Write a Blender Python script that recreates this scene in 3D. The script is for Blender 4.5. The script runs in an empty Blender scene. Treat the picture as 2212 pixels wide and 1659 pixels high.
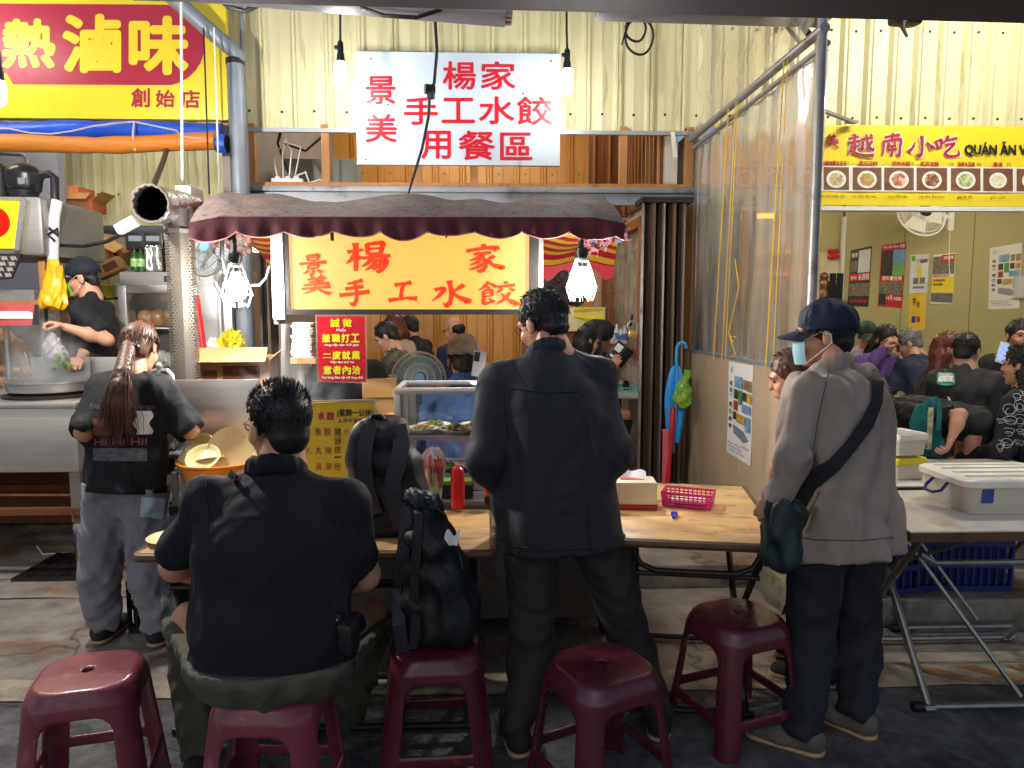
import bpy, bmesh, math, random
import numpy as np
from mathutils import Vector, Matrix
random.seed(7); R = math.radians
SC = bpy.context.scene
# ---------------------------------------------------------------- camera, world, exposure
CAM = Vector((0, 0, 1.6)); PITCH, YAW = 5.75, -2.0
F, CU, CV = 1580.0, 1106.0, 829.5            # photo measured on a 2212 x 1659 sheet
cd = bpy.data.cameras.new('camera'); co = bpy.data.objects.new('camera', cd)
SC.collection.objects.link(co)
co.location = CAM; co.rotation_euler = (R(90 - PITCH), 0, R(YAW))
cd.sensor_width = 36; cd.lens = 36 * F / 2212; cd.clip_start = .05; cd.clip_end = 400
SC.camera = co
w = bpy.data.worlds.new('World'); SC.world = w; w.use_nodes = True
bg = w.node_tree.nodes['Background']
sky = w.node_tree.nodes.new('ShaderNodeTexSky'); sky.sky_type = 'NISHITA'; sky.sun_disc = False
sky.sun_elevation = R(40); sky.sun_rotation = R(200)
w.node_tree.links.new(sky.outputs[0], bg.inputs[0]); bg.inputs[1].default_value = .062
SC.view_settings.view_transform = 'Standard'; SC.view_settings.look = 'None'
SC.view_settings.exposure = 0.35; SC.view_settings.gamma = 1
cy = SC.cycles; cy.use_denoising = True; cy.max_bounces = 7; cy.diffuse_bounces = 3; cy.glossy_bounces = 3
cy.transparent_max_bounces = 14; cy.transmission_bounces = 4; cy.sample_clamp_indirect = 4; cy.caustics_reflective = False
cy.caustics_refractive = False; cy.sample_clamp_direct = 0; cy.volume_bounces = 0
ROT = co.rotation_euler.to_matrix()
def ray(u, v): return ROT @ Vector(((u - CU) / F, (CV - v) / F, -1))
def P(u, v, y):
    d = ray(u, v); return CAM + d * ((y - CAM.y) / d.y)
def Pz(u, v, z=0.0):
    d = ray(u, v); return CAM + d * ((z - CAM.z) / d.z)
def Px(u, v, x):
    d = ray(u, v); return CAM + d * ((x - CAM.x) / d.x)
def Pp(u, v, o, n):
    d = ray(u, v); n = Vector(n); return CAM + d * ((Vector(o) - CAM).dot(n) / d.dot(n))
# ---------------------------------------------------------------- materials
def lin(c): return tuple(((x / 255 + .055) / 1.055) ** 2.4 if x > 10 else x / 255 / 12.92 for x in c)
MATS = {}
def mat(name, c, rough=.5, metal=0, var=.12, vs=6, bump=0, bs=60, sheen=0, coat=0, c2=None, c2s=3, c2t=.55, alpha=None, emit=None, es=0, stretch=None, spec=None, trans=0, wr=0):
    if name in MATS: return MATS[name]
    m = bpy.data.materials.new(name); m.use_nodes = True; nt = m.node_tree; N = nt.nodes; L = nt.links
    b = N['Principled BSDF']; MATS[name] = m
    c = lin(c); tc = N.new('ShaderNodeTexCoord'); co_ = tc.outputs['Object']
    if stretch:
        mp = N.new('ShaderNodeMapping'); mp.inputs['Scale'].default_value = stretch; L.new(co_, mp.inputs[0]); co_ = mp.outputs[0]
    b.inputs['Roughness'].default_value = rough; b.inputs['Metallic'].default_value = metal
    if spec is not None: b.inputs['Specular IOR Level'].default_value = spec
    if trans: b.inputs['Transmission Weight'].default_value = trans
    if sheen: b.inputs['Sheen Weight'].default_value = sheen
    if coat: b.inputs['Coat Weight'].default_value = coat; b.inputs['Coat Roughness'].default_value = .12
    n = N.new('ShaderNodeTexNoise'); n.inputs['Scale'].default_value = vs; n.inputs['Detail'].default_value = 5; n.inputs['Roughness'].default_value = .62; L.new(co_, n.inputs[0])
    rp = N.new('ShaderNodeValToRGB'); L.new(n.outputs[0], rp.inputs[0])
    rp.color_ramp.elements[0].position = .3; rp.color_ramp.elements[1].position = .7
    rp.color_ramp.elements[0].color = tuple(x * (1 - var) for x in c) + (1,); rp.color_ramp.elements[1].color = tuple(min(1, x * (1 + var)) for x in c) + (1,)
    out = rp.outputs[0]
    if c2:
        n2 = N.new('ShaderNodeTexNoise'); n2.inputs['Scale'].default_value = c2s; n2.inputs['Detail'].default_value = 7; n2.inputs['Roughness'].default_value = .65; L.new(co_, n2.inputs[0])
        r2 = N.new('ShaderNodeValToRGB'); r2.color_ramp.elements[0].position = c2t - .06; r2.color_ramp.elements[1].position = c2t + .1; L.new(n2.outputs[0], r2.inputs[0])
        mx = N.new('ShaderNodeMix'); mx.data_type = 'RGBA'; L.new(r2.outputs[0], mx.inputs[0]); L.new(out, mx.inputs[6]); mx.inputs[7].default_value = lin(c2) + (1,); out = mx.outputs[2]
    L.new(out, b.inputs['Base Color'])
    if rough > .02:
        mr = N.new('ShaderNodeMapRange'); L.new(n.outputs[0], mr.inputs[0]); mr.inputs[3].default_value = max(.03, rough - .1); mr.inputs[4].default_value = min(1, rough + .1); L.new(mr.outputs[0], b.inputs['Roughness'])
    if bump:
        nb = N.new('ShaderNodeTexNoise'); nb.inputs['Scale'].default_value = bs; nb.inputs['Detail'].default_value = 4; L.new(co_, nb.inputs[0])
        bm_ = N.new('ShaderNodeBump'); bm_.inputs['Strength'].default_value = bump; bm_.inputs['Distance'].default_value = .01; L.new(nb.outputs[0], bm_.inputs['Height']); L.new(bm_.outputs[0], b.inputs['Normal'])
        if wr:      # soft creases of worn cloth
            mp2 = N.new('ShaderNodeMapping'); mp2.inputs['Scale'].default_value = (1, 1, .55); mp2.inputs['Rotation'].default_value = (.3, .35, 0); L.new(tc.outputs['Object'], mp2.inputs[0]); nw = N.new('ShaderNodeTexNoise'); nw.inputs['Scale'].default_value = 5.5; nw.inputs['Detail'].default_value = 1.5; nw.inputs['Distortion'].default_value = 1.6; L.new(mp2.outputs[0], nw.inputs[0])
            b2 = N.new('ShaderNodeBump'); b2.inputs['Strength'].default_value = wr; b2.inputs['Distance'].default_value = .06; L.new(nw.outputs[0], b2.inputs['Height']); L.new(b2.outputs[0], bm_.inputs['Normal'])
    if alpha is not None: b.inputs['Alpha'].default_value = alpha
    if emit: b.inputs['Emission Color'].default_value = lin(emit) + (1,); b.inputs['Emission Strength'].default_value = es
    return m
def emis(name, c, s):
    m = bpy.data.materials.new(name); m.use_nodes = True; N = m.node_tree.nodes; N.remove(N['Principled BSDF'])
    e = N.new('ShaderNodeEmission'); e.inputs[0].default_value = lin(c) + (1,); e.inputs[1].default_value = s
    m.node_tree.links.new(e.outputs[0], N['Material Output'].inputs[0]); MATS[name] = m; return m
def glassy(name, tint=(255, 255, 255), gloss=.1, milk=0.0, rough=.03, bump=0, bs=8, stretch=(1, 1, 1)):
    m = bpy.data.materials.new(name); m.use_nodes = True; nt = m.node_tree; N = nt.nodes; L = nt.links; N.remove(N['Principled BSDF'])
    t = N.new('ShaderNodeBsdfTransparent'); t.inputs[0].default_value = lin(tint) + (1,)
    g = N.new('ShaderNodeBsdfGlossy'); g.inputs['Roughness'].default_value = rough
    lw = N.new('ShaderNodeLayerWeight'); lw.inputs[0].default_value = .25
    ma = N.new('ShaderNodeMath'); ma.operation = 'MULTIPLY_ADD'; L.new(lw.outputs['Fresnel'], ma.inputs[0]); ma.inputs[1].default_value = .8; ma.inputs[2].default_value = gloss * .5; ma.use_clamp = True
    x = N.new('ShaderNodeMixShader'); L.new(ma.outputs[0], x.inputs[0]); L.new(t.outputs[0], x.inputs[1]); L.new(g.outputs[0], x.inputs[2]); out = x.outputs[0]
    tc = N.new('ShaderNodeTexCoord'); mp = N.new('ShaderNodeMapping'); mp.inputs['Scale'].default_value = stretch; L.new(tc.outputs['Object'], mp.inputs[0])
    if milk:
        n = N.new('ShaderNodeTexNoise'); n.inputs['Scale'].default_value = 5; n.inputs['Detail'].default_value = 6; L.new(mp.outputs[0], n.inputs[0])
        mr = N.new('ShaderNodeMapRange'); mr.inputs[1].default_value = .35; mr.inputs[2].default_value = .75; mr.inputs[3].default_value = milk * .55; mr.inputs[4].default_value = min(1, milk * 1.5); L.new(n.outputs[0], mr.inputs[0])
        d = N.new('ShaderNodeBsdfDiffuse'); d.inputs[0].default_value = (.8, .75, .64, 1)
        tl = N.new('ShaderNodeBsdfTranslucent'); tl.inputs[0].default_value = (.8, .75, .64, 1)
        a = N.new('ShaderNodeMixShader'); L.new(d.outputs[0], a.inputs[1]); L.new(tl.outputs[0], a.inputs[2])
        y = N.new('ShaderNodeMixShader'); L.new(mr.outputs[0], y.inputs[0]); L.new(out, y.inputs[1]); L.new(a.outputs[0], y.inputs[2]); out = y.outputs[0]
    if bump:
        nb = N.new('ShaderNodeTexNoise'); nb.inputs['Scale'].default_value = bs; nb.inputs['Detail'].default_value = 3; L.new(mp.outputs[0], nb.inputs[0])
        b = N.new('ShaderNodeBump'); b.inputs['Strength'].default_value = bump; b.inputs['Distance'].default_value = .03; L.new(nb.outputs[0], b.inputs['Height']); L.new(b.outputs[0], g.inputs['Normal'])
    L.new(out, N['Material Output'].inputs[0]); MATS[name] = m; return m
# ---------------------------------------------------------------- mesh collector
def rotz(a): return Matrix.Rotation(R(a), 3, 'Z')
def frame(d, up=(0, 0, 1)):
    d = Vector(d).normalized(); up = Vector(up)
    if abs(d.dot(up)) > .98: up = Vector((0, 1, 0)) if abs(d.y) < .9 else Vector((1, 0, 0))
    x = d.cross(up).normalized(); y = x.cross(d).normalized(); return x, y, d
class MB:
    def __init__(s, m=None): s.v = []; s.f = []; s.mi = []; s.mats = [m] if m else []; s.cur = 0
    def m(s, mt):
        if mt not in s.mats: s.mats.append(mt)
        s.cur = s.mats.index(mt); return s
    def add(s, vs, fs):
        o = len(s.v); s.v.extend(tuple(p) for p in vs); s.f.extend(tuple(i + o for i in f) for f in fs); s.mi.extend([s.cur] * len(fs)); return s
    def box(s, c, sz, rot=None, bev=0):
        c = Vector(c); h = Vector(sz) / 2; M = rot if isinstance(rot, Matrix) else (rotz(rot) if rot else Matrix.Identity(3))
        if bev:
            bm = bmesh.new(); bmesh.ops.create_cube(bm, size=1)
            for v in bm.verts: v.co = Vector((v.co.x * sz[0], v.co.y * sz[1], v.co.z * sz[2]))
            bmesh.ops.bevel(bm, geom=list(bm.edges), offset=min(bev, min(sz) * .45), segments=2, profile=.6, affect='EDGES')
            bm.verts.index_update(); s.add([c + M @ v.co for v in bm.verts], [[v.index for v in f.verts] for f in bm.faces]); bm.free(); return s
        vs = [c + M @ Vector((h.x * a, h.y * b, h.z * d)) for a in (-1, 1) for b in (-1, 1) for d in (-1, 1)]
        return s.add(vs, [(0, 1, 3, 2), (4, 6, 7, 5), (0, 4, 5, 1), (2, 3, 7, 6), (0, 2, 6, 4), (1, 5, 7, 3)])
    def b2(s, lo, hi, bev=0): return s.box([(a + b) / 2 for a, b in zip(lo, hi)], [abs(b - a) for a, b in zip(lo, hi)], None, bev)
    def bar(s, a, b, w_, h_, up=(0, 0, 1), bev=0):
        a = Vector(a); b = Vector(b); x, y, d = frame(b - a, up); M = Matrix((x, y, d)).transposed()
        return s.box((a + b) / 2, (w_, h_, (b - a).length), M, bev)
    def tube(s, pts, r, n=8, closed=False, cap=True, sx=1, up=(0, 0, 1)):
        pts = [Vector(p) for p in pts]; k = len(pts); rs = r if isinstance(r, (list, tuple)) else [r] * k; vs = []; fs = []; X = None
        for i, p in enumerate(pts):
            d = (pts[(i + 1) % k] - pts[i - 1]) if closed else (pts[min(i + 1, k - 1)] - pts[max(i - 1, 0)])
            if d.length < 1e-9: d = Vector((0, 0, 1))
            d.normalize()
            if X is None: X, Y, _ = frame(d, up)
            else:
                X = X - d * X.dot(d)
                X = frame(d, up)[0] if X.length < 1e-6 else X.normalized()
            Y = d.cross(X)
            for j in range(n):
                a = 2 * math.pi * j / n; vs.append(p + (X * math.cos(a) * sx + Y * math.sin(a)) * rs[i])
        for i in range(k if closed else k - 1):
            i2 = (i + 1) % k
            for j in range(n): j2 = (j + 1) % n; fs.append((i * n + j, i * n + j2, i2 * n + j2, i2 * n + j))
        if cap and not closed: fs.append(tuple(range(n))[::-1]); fs.append(tuple((k - 1) * n + j for j in range(n)))
        return s.add(vs, fs)
    def lathe(s, prof, c, n=24, M=None, sq=0):
        M = M or Matrix.Identity(3); c = Vector(c); vs = []; fs = []
        for r, z in prof:
            for j in range(n):
                a = 2 * math.pi * j / n; vs.append(c + M @ Vector((r * math.cos(a), r * math.sin(a), z)))
        for i in range(len(prof) - 1):
            for j in range(n): j2 = (j + 1) % n; fs.append((i * n + j, i * n + j2, (i + 1) * n + j2, (i + 1) * n + j))
        if prof[0][0] > 1e-4: fs.append(tuple(range(n))[::-1])
        if prof[-1][0] > 1e-4: fs.append(tuple((len(prof) - 1) * n + j for j in range(n)))
        return s.add(vs, fs)
    def grid(s, fn, nu, nv, wrap=False):
        vs = [fn(i / nu, j / nv) for j in range(nv + 1) for i in range(nu + (0 if wrap else 1))]; k = nu if wrap else nu + 1
        return s.add(vs, [(j * k + i, j * k + (i + 1) % k, (j + 1) * k + (i + 1) % k, (j + 1) * k + i) for j in range(nv) for i in range(nu)])
    def prism(s, poly, n, t):
        n = Vector(n) * t; k = len(poly); a = [Vector(p) for p in poly]
        return s.add(a + [p + n for p in a], [tuple(range(k))[::-1], tuple(range(k, 2 * k))] + [(i, (i + 1) % k, k + (i + 1) % k, k + i) for i in range(k)])
    def quad(s, a, b, c, d): return s.add([a, b, c, d], [(0, 1, 2, 3)])
    def sph(s, c, r, n=12, M=None):
        r = r if isinstance(r, (tuple, list)) else (r, r, r); c = Vector(c); M = M or Matrix.Identity(3)
        vs = []; fs = []; m = n // 2
        for i in range(m + 1):
            t = math.pi * i / m
            for j in range(n): a = 2 * math.pi * j / n; vs.append(c + M @ Vector((r[0] * math.sin(t) * math.cos(a), r[1] * math.sin(t) * math.sin(a), r[2] * math.cos(t))))
        for i in range(m):
            for j in range(n): j2 = (j + 1) % n; fs.append((i * n + j, (i + 1) * n + j, (i + 1) * n + j2, i * n + j2))
        return s.add(vs, fs)
def inv_of(par):
    M = Matrix.Identity(4)
    while par: M = par_m(par) @ M; par = par.parent
    return M.inverted()
def par_m(o): return Matrix.Translation(o.location) @ o.rotation_euler.to_matrix().to_4x4()
def obj(name, mb, mt=None, parent=None, world=True, smooth=40, label=None):
    me = bpy.data.meshes.new(name); V = mb.v
    if parent and world:
        Mi = inv_of(parent); V = [Mi @ Vector(p) for p in V]
    me.from_pydata([tuple(p) for p in V], [], mb.f)
    ms = mb.mats or ([mt] if mt else [])
    for q in ms: me.materials.append(q)
    if len(ms) > 1: me.polygons.foreach_set('material_index', mb.mi)
    if smooth: me.polygons.foreach_set('use_smooth', [True] * len(me.polygons)); me.set_sharp_from_angle(angle=R(smooth))
    me.validate(); me.update()
    o = bpy.data.objects.new(name, me); SC.collection.objects.link(o); o.parent = parent
    if label: o['label'] = label
    return o
def tag(o, label, cat, group=None):
    o['label'] = label; o['category'] = cat
    if group: o['group'] = group
    return o
def thing(name, label, cat, loc=(0, 0, 0), rz=0, group=None):
    o = bpy.data.objects.new(name, None); SC.collection.objects.link(o); o.empty_display_size = .1
    o.location = loc; o.rotation_euler = (0, 0, R(rz)); return tag(o, label, cat, group)
def struct(name, mb, mt=None, smooth=40):
    o = obj(name, mb, mt, None, smooth=smooth); o['kind'] = 'structure'; return o
def one(name, mb, mt, label, cat, group=None, smooth=40):
    """a thing that is one mesh, its origin moved to its base"""
    V = np.array([tuple(p) for p in mb.v]); c = Vector(((V[:, 0].min() + V[:, 0].max()) / 2, (V[:, 1].min() + V[:, 1].max()) / 2, V[:, 2].min()))
    mb.v = [tuple(Vector(p) - c) for p in mb.v]; o = obj(name, mb, mt, None, smooth=smooth); o.location = c; return tag(o, label, cat, group)
def dup(root, loc, rz=0, label=None, group=None):
    r = root.copy(); SC.collection.objects.link(r); r.location = loc; r.rotation_euler = (0, 0, R(rz))
    if label: r['label'] = label
    if group: r['group'] = group
    for ch in list(root.children):
        c = ch.copy(); SC.collection.objects.link(c); c.parent = r
        for g in ch.children: d = g.copy(); SC.collection.objects.link(d); d.parent = c
    return r
# ---------------------------------------------------------------- lettering
_glyph = {}
def glyph(t):
    k = t
    if k in _glyph: return _glyph[k]
    cu = bpy.data.curves.new('lettering', 'FONT'); cu.body = t; cu.resolution_u = 3 if len(t) < 2 else 2
    o = bpy.data.objects.new('lettering', cu); SC.collection.objects.link(o); bpy.context.view_layer.update()
    me = bpy.data.meshes.new_from_object(o.evaluated_get(bpy.context.evaluated_depsgraph_get()))
    v = np.empty(len(me.vertices) * 3); me.vertices.foreach_get('co', v); v = v.reshape(-1, 3)[:, :2]
    f = [tuple(p.vertices) for p in me.polygons]; bpy.data.objects.remove(o); bpy.data.curves.remove(cu); bpy.data.meshes.remove(me)
    lo = v.min(0); sz = v.max(0) - lo; sz[sz < 1e-6] = 1; _glyph[k] = ((v - lo) / sz, f, sz); return _glyph[k]
def text(mb, t, mapf, box, bold=0.0, shear=0.0, wob=0.0, eps=(0, -.00006, 0)):
    """t fills the rectangle box=(u0,v0,u1,v1) of the sheet, laid on the surface mapf; bold = stroke growth as a share of the box height"""
    v, f, _ = glyph(t); u0, v0, u1, v1 = box; r = bold * (v1 - v0); k = 8 if r > 2.5 else 5; e = Vector(eps)
    u0 += r; u1 -= r; v0 += r; v1 -= r
    for c in range(k + 1 if bold else 1):
        du, dv = (0, 0) if c == 0 else (r * math.cos(6.283 * c / k), r * math.sin(6.283 * c / k)); pts = []
        for x, y in v:
            if wob: x += wob * math.sin(y * 7 + u0); y += wob * math.sin(x * 6 + v0)
            pts.append(mapf(u0 + du + (x + shear * (y - .5)) * (u1 - u0), v1 + dv + y * (v0 - v1)) + e * c)
        mb.add(pts, f)
def chars(mb, s, mapf, boxes, **k):
    for c, b in zip(s, boxes): text(mb, c, mapf, b, **k)
def brush(mb, strokes, mapf, box, wd=9):
    """calligraphy: strokes are lists of (x, y[, width factor]) on a 100 x 100 square, y downward"""
    u0, v0, u1, v1 = box; sx = (u1 - u0) / 100; sy = (v1 - v0) / 100
    for si, st in enumerate(strokes):
        pts = [(p[0], p[1], p[2] if len(p) > 2 else 1.0) for p in st]
        # Catmull-Rom resample
        out = []
        for i in range(len(pts) - 1):
            p0 = pts[max(i - 1, 0)]; p1 = pts[i]; p2 = pts[i + 1]; p3 = pts[min(i + 2, len(pts) - 1)]
            for k in range(5):
                t = k / 5
                out.append(tuple(.5 * (2 * b + (c - a) * t + (2 * a - 5 * b + 4 * c - d) * t * t + (3 * b - a - 3 * c + d) * t ** 3) for a, b, c, d in zip(p0, p1, p2, p3)))
        out.append(pts[-1]); L_ = []; Rr = []
        for i, p in enumerate(out):
            a = out[max(i - 1, 0)]; b = out[min(i + 1, len(out) - 1)]; dx, dy = b[0] - a[0], b[1] - a[1]; l = math.hypot(dx, dy) or 1
            nx, ny = -dy / l, dx / l; h = wd / 2 * max(.12, p[2]) * (1 + .12 * math.sin(i * 1.7 + si)); L_.append((p[0] + nx * h, p[1] + ny * h)); Rr.append((p[0] - nx * h, p[1] - ny * h))
        q = [mapf(u0 + x * sx, v0 + y * sy) for x, y in L_] + [mapf(u0 + x * sx, v0 + y * sy) for x, y in Rr]; k = len(out)
        e = mb.mapn * (.0004 * si) if hasattr(mb, 'mapn') else Vector((0, -.0004 * si, 0))
        mb.add([p + e for p in q], [(i, i + 1, k + i + 1, k + i) for i in range(k - 1)])
def onY(y): return lambda u, v: P(u, v, y)
def onX(x): return lambda u, v: Px(u, v, x)
# ---------------------------------------------------------------- implicit surfaces (bodies, cloth, moulded things)
def surfnets(D, org, vx):
    I = D < 0; nx, ny, nz = D.shape
    cs = [(i, j, k) for i in (0, 1) for j in (0, 1) for k in (0, 1)]
    st = sum(I[i:nx - 1 + i, j:ny - 1 + j, k:nz - 1 + k].astype(np.int8) for i, j, k in cs)
    C = np.argwhere((st > 0) & (st < 8))
    if len(C) == 0: return np.zeros((0, 3)), []
    val = np.stack([D[C[:, 0] + i, C[:, 1] + j, C[:, 2] + k] for i, j, k in cs], 1); pos = np.zeros((len(C), 3)); cnt = np.zeros(len(C)); ca = np.array(cs, float)
    for a in range(8):
        for b in range(a + 1, 8):
            if sum(abs(x - y) for x, y in zip(cs[a], cs[b])) != 1: continue
            va, vb = val[:, a], val[:, b]; mk = (va < 0) != (vb < 0); t = np.where(mk, va / np.where(mk, va - vb, 1), 0)
            pos += np.where(mk[:, None], ca[a] + (ca[b] - ca[a]) * t[:, None], 0); cnt += mk
    V = org + (C + pos / cnt[:, None]) * vx
    idx = -np.ones((nx - 1, ny - 1, nz - 1), int); idx[C[:, 0], C[:, 1], C[:, 2]] = np.arange(len(C)); Fs = []
    for ax in range(3):
        sl0 = [slice(None)] * 3; sl1 = [slice(None)] * 3; sl0[ax] = slice(0, -1); sl1[ax] = slice(1, None)
        E = np.argwhere(I[tuple(sl0)] != I[tuple(sl1)]); b, c = (ax + 1) % 3, (ax + 2) % 3
        E = E[(E[:, b] > 0) & (E[:, c] > 0) & (E[:, b] < D.shape[b] - 1) & (E[:, c] < D.shape[c] - 1)]
        q = []
        for db, dc in ((-1, -1), (0, -1), (0, 0), (-1, 0)):
            X = E.copy(); X[:, b] += db; X[:, c] += dc; q.append(idx[X[:, 0], X[:, 1], X[:, 2]])
        q = np.stack(q, 1); fl = ~I[E[:, 0], E[:, 1], E[:, 2]]; q[fl] = q[fl][:, ::-1]; Fs.append(q)
    Fs = np.concatenate(Fs); Fs = Fs[(Fs >= 0).all(1)]
    return V, Fs
class SDF:
    def __init__(s, k=.03): s.p = []; s.k = k; s.clips = []; s.subs = []; s.disp = None
    def rc(s, a, b, ra, rb=None, flat=None, k=None):
        a = np.array(a, float); b = np.array(b, float); rb = ra if rb is None else rb; m = max(ra, rb) * max(1, flat[1] if flat else 1)
        s.p.append(('rc', a, b, ra, rb, flat, np.minimum(a, b) - m, np.maximum(a, b) + m, k)); return s
    def el(s, c, r, M=None, k=None):
        c = np.array(c, float); m = max(r); s.p.append(('el', c, np.array(r, float), np.array(M) if M is not None else None, None, None, c - m, c + m, k)); return s
    def chain(s, pts, rs, flat=None, k=None):
        for i in range(len(pts) - 1): s.rc(pts[i], pts[i + 1], rs[i], rs[i + 1], flat, k)
        return s
    def cut(s, pt, n): s.clips.append((np.array(pt, float), np.array(Vector(n).normalized()))); return s
    def sub(s, c, r, M=None, k=.01): s.subs.append((np.array(c, float), np.array(r, float), np.array(M) if M is not None else None, k)); return s
    @staticmethod
    def _el(q, r, M):
        if M is not None: q = q @ M
        k0 = np.linalg.norm(q / r, axis=-1); k1 = np.linalg.norm(q / (r * r), axis=-1); return k0 * (k0 - 1) / np.maximum(k1, 1e-9)
    def mesh(s, vx):
        pad = max(.02, 3 * vx); lo = np.min([p[6] for p in s.p], 0) - pad; hi = np.max([p[7] for p in s.p], 0) + pad
        for pt, n in s.clips:      # trim the box along axis-aligned cuts
            ax = int(np.argmax(abs(n)))
            if abs(n[ax]) > .97:
                if n[ax] < 0: lo[ax] = max(lo[ax], pt[ax] - 3 * vx - .1 * (abs(n[ax]) < .9999))
                else: hi[ax] = min(hi[ax], pt[ax] + 3 * vx + .1 * (abs(n[ax]) < .9999))
        n = np.ceil((hi - lo) / vx).astype(int) + 1; D = np.full(n, .5, np.float32); axs = [lo[i] + np.arange(n[i]) * vx for i in range(3)]
        for p in s.p:
            k = p[8] or s.k; mg = k + 4 * vx + .02; i0 = np.maximum(((p[6] - mg - lo) / vx).astype(int), 0); i1 = np.minimum(((p[7] + mg - lo) / vx).astype(int) + 2, n)
            if (i1 <= i0).any(): continue
            sl = tuple(slice(a, b) for a, b in zip(i0, i1)); Q = np.stack(np.meshgrid(*[axs[i][sl[i]] for i in range(3)], indexing='ij'), -1)
            if p[0] == 'rc':
                _, a, b, ra, rb, flat = p[:6]; q = Q - a; ba = b - a
                if flat is not None:
                    fn = np.array(flat[0], float); f = 1 / flat[1] - 1; q = q + fn * ((q @ fn) * f)[..., None]; ba = ba + fn * (ba @ fn) * f
                t = np.clip((q @ ba) / max(ba @ ba, 1e-12), 0, 1); d = np.linalg.norm(q - t[..., None] * ba, axis=-1) - (ra + (rb - ra) * t)
                if flat is not None and flat[1] < 1: d = d * flat[1]
            else: d = s._el(Q - p[1], p[2], p[3])
            A = D[sl]; h = np.maximum(k - abs(A - d), 0) / k; D[sl] = np.minimum(A, d) - h * h * k * .25
        for c, r, M, k in s.subs:
            m = max(r) + k + 3 * vx; i0 = np.maximum(((c - m - lo) / vx).astype(int), 0); i1 = np.minimum(((c + m - lo) / vx).astype(int) + 2, n)
            if (i1 <= i0).any(): continue
            sl = tuple(slice(a, b) for a, b in zip(i0, i1)); Q = np.stack(np.meshgrid(*[axs[i][sl[i]] for i in range(3)], indexing='ij'), -1)
            d = -s._el(Q - c, r, M); A = D[sl]; h = np.maximum(k - abs(A - d), 0) / k; D[sl] = np.maximum(A, d) + h * h * k * .25
        if s.disp is not None or s.clips:
            X, Y, Z = np.meshgrid(*axs, indexing='ij', sparse=True)
            if s.disp is not None: D = D + s.disp(X, Y, Z)
            for pt, nn in s.clips: D = np.maximum(D, (X - pt[0]) * nn[0] + (Y - pt[1]) * nn[1] + (Z - pt[2]) * nn[2])
        return surfnets(D, lo, vx)
    def into(s, mb, vx):
        V, Fq = s.mesh(vx); mb.add([tuple(p) for p in V], [tuple(int(i) for i in f) for f in Fq]); return mb
def folds(seed, amp, wl=.14, vert=.35, ridge=True):
    """cloth folds: several warped waves, drawn out along z by 1/vert"""
    g = np.random.default_rng(seed); W = g.normal(size=(6, 3)); W /= np.linalg.norm(W, axis=1)[:, None]; W[:, 2] *= vert; ph = g.uniform(0, 6.28, 6); fr = 2 * np.pi / (wl * g.uniform(.6, 1.7, 6))
    def f(X, Y, Z):
        wx = .25 * wl * np.sin(9 * Z + ph[0] + 5 * X); o = 0
        for i in range(6):
            q = np.sin((W[i, 0] * (X + wx) + W[i, 1] * (Y + wx) + W[i, 2] * Z) * fr[i] + ph[i]); o = o + (abs(q) - .6 if ridge else q)
        return o * (amp / 1.7) * (1 if ridge else .5)
    return f
# ---------------------------------------------------------------- shared materials
M_conc = mat('stained_concrete', (140, 132, 122), .5, var=.42, vs=4.5, bump=1.0, bs=22, c2=(122, 82, 44), c2s=1.9, c2t=.57)
M_asph = mat('asphalt', (106, 104, 103), .62, var=.5, vs=14, bump=1.2, bs=160, c2=(60, 58, 56), c2s=2, c2t=.55)
M_line = mat('worn_line_paint', (180, 168, 142), .7, var=.2, vs=9, bump=.3, bs=60, c2=(120, 105, 84), c2s=4, c2t=.52)
M_cream = mat('cream_sheet_metal', (220, 214, 170), .42, var=.06, vs=3, bump=.06, bs=20, c2=(150, 138, 98), c2s=7, c2t=.63, stretch=(1.6, 1, .16))
M_gold = mat('varnished_panel', (214, 150, 70), .35, var=.1, vs=4, stretch=(6, 6, .6), bump=.05)
M_screw = mat('screw_head', (60, 55, 45), .5, .6)
M_galv = mat('galvanised_steel', (165, 172, 178), .42, .75, var=.18, vs=14, bump=.05, bs=30)
M_zinc = mat('painted_grey_pipe', (140, 148, 158), .5, .25, var=.12, vs=7, bump=.1, bs=40, c2=(90, 84, 78), c2s=5, c2t=.63)
M_steel = mat('stainless_steel', (190, 186, 182), .38, .85, var=.07, vs=5, stretch=(1, 1, 8), bump=.03, bs=30)
M_steeld = mat('worn_steel', (140, 134, 128), .42, .8, var=.2, vs=6, c2=(88, 66, 48), c2s=4, c2t=.62)
M_iron = mat('dark_iron', (48, 44, 42), .5, .5, var=.3, vs=10, bump=.2, bs=40)
M_rust = mat('rusty_iron', (110, 66, 42), .8, .2, var=.3, vs=9, bump=.4, bs=50)
M_timber = mat('raw_timber', (176, 124, 74), .65, var=.16, vs=5, stretch=(5, 5, .7), bump=.12, bs=30, c2=(120, 78, 44), c2s=3, c2t=.62)
M_plank = mat('brown_planks', (128, 76, 38), .55, var=.22, vs=4, stretch=(6, 6, .5), bump=.1, c2=(70, 38, 20), c2s=4, c2t=.66)
M_gate = mat('brown_gate_slats', (104, 86, 74), .42, .35, var=.15, vs=5, stretch=(4, 4, .6))
M_white = mat('white_enamel', (226, 226, 224), .38, var=.03)
M_black = mat('black_rubber', (22, 22, 24), .5, var=.2)
M_blackpl = mat('black_plastic', (26, 27, 30), .35, var=.15)
M_card = mat('brown_cardboard', (186, 142, 92), .8, var=.08, vs=6, bump=.08, bs=30)
M_cardo = mat('orange_print_cardboard', (196, 104, 62), .75, var=.1, vs=6, bump=.08)
M_glass = glassy('clear_glass', gloss=.12)
M_red = mat('red_vinyl', (196, 20, 36), .35, var=.04)
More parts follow.
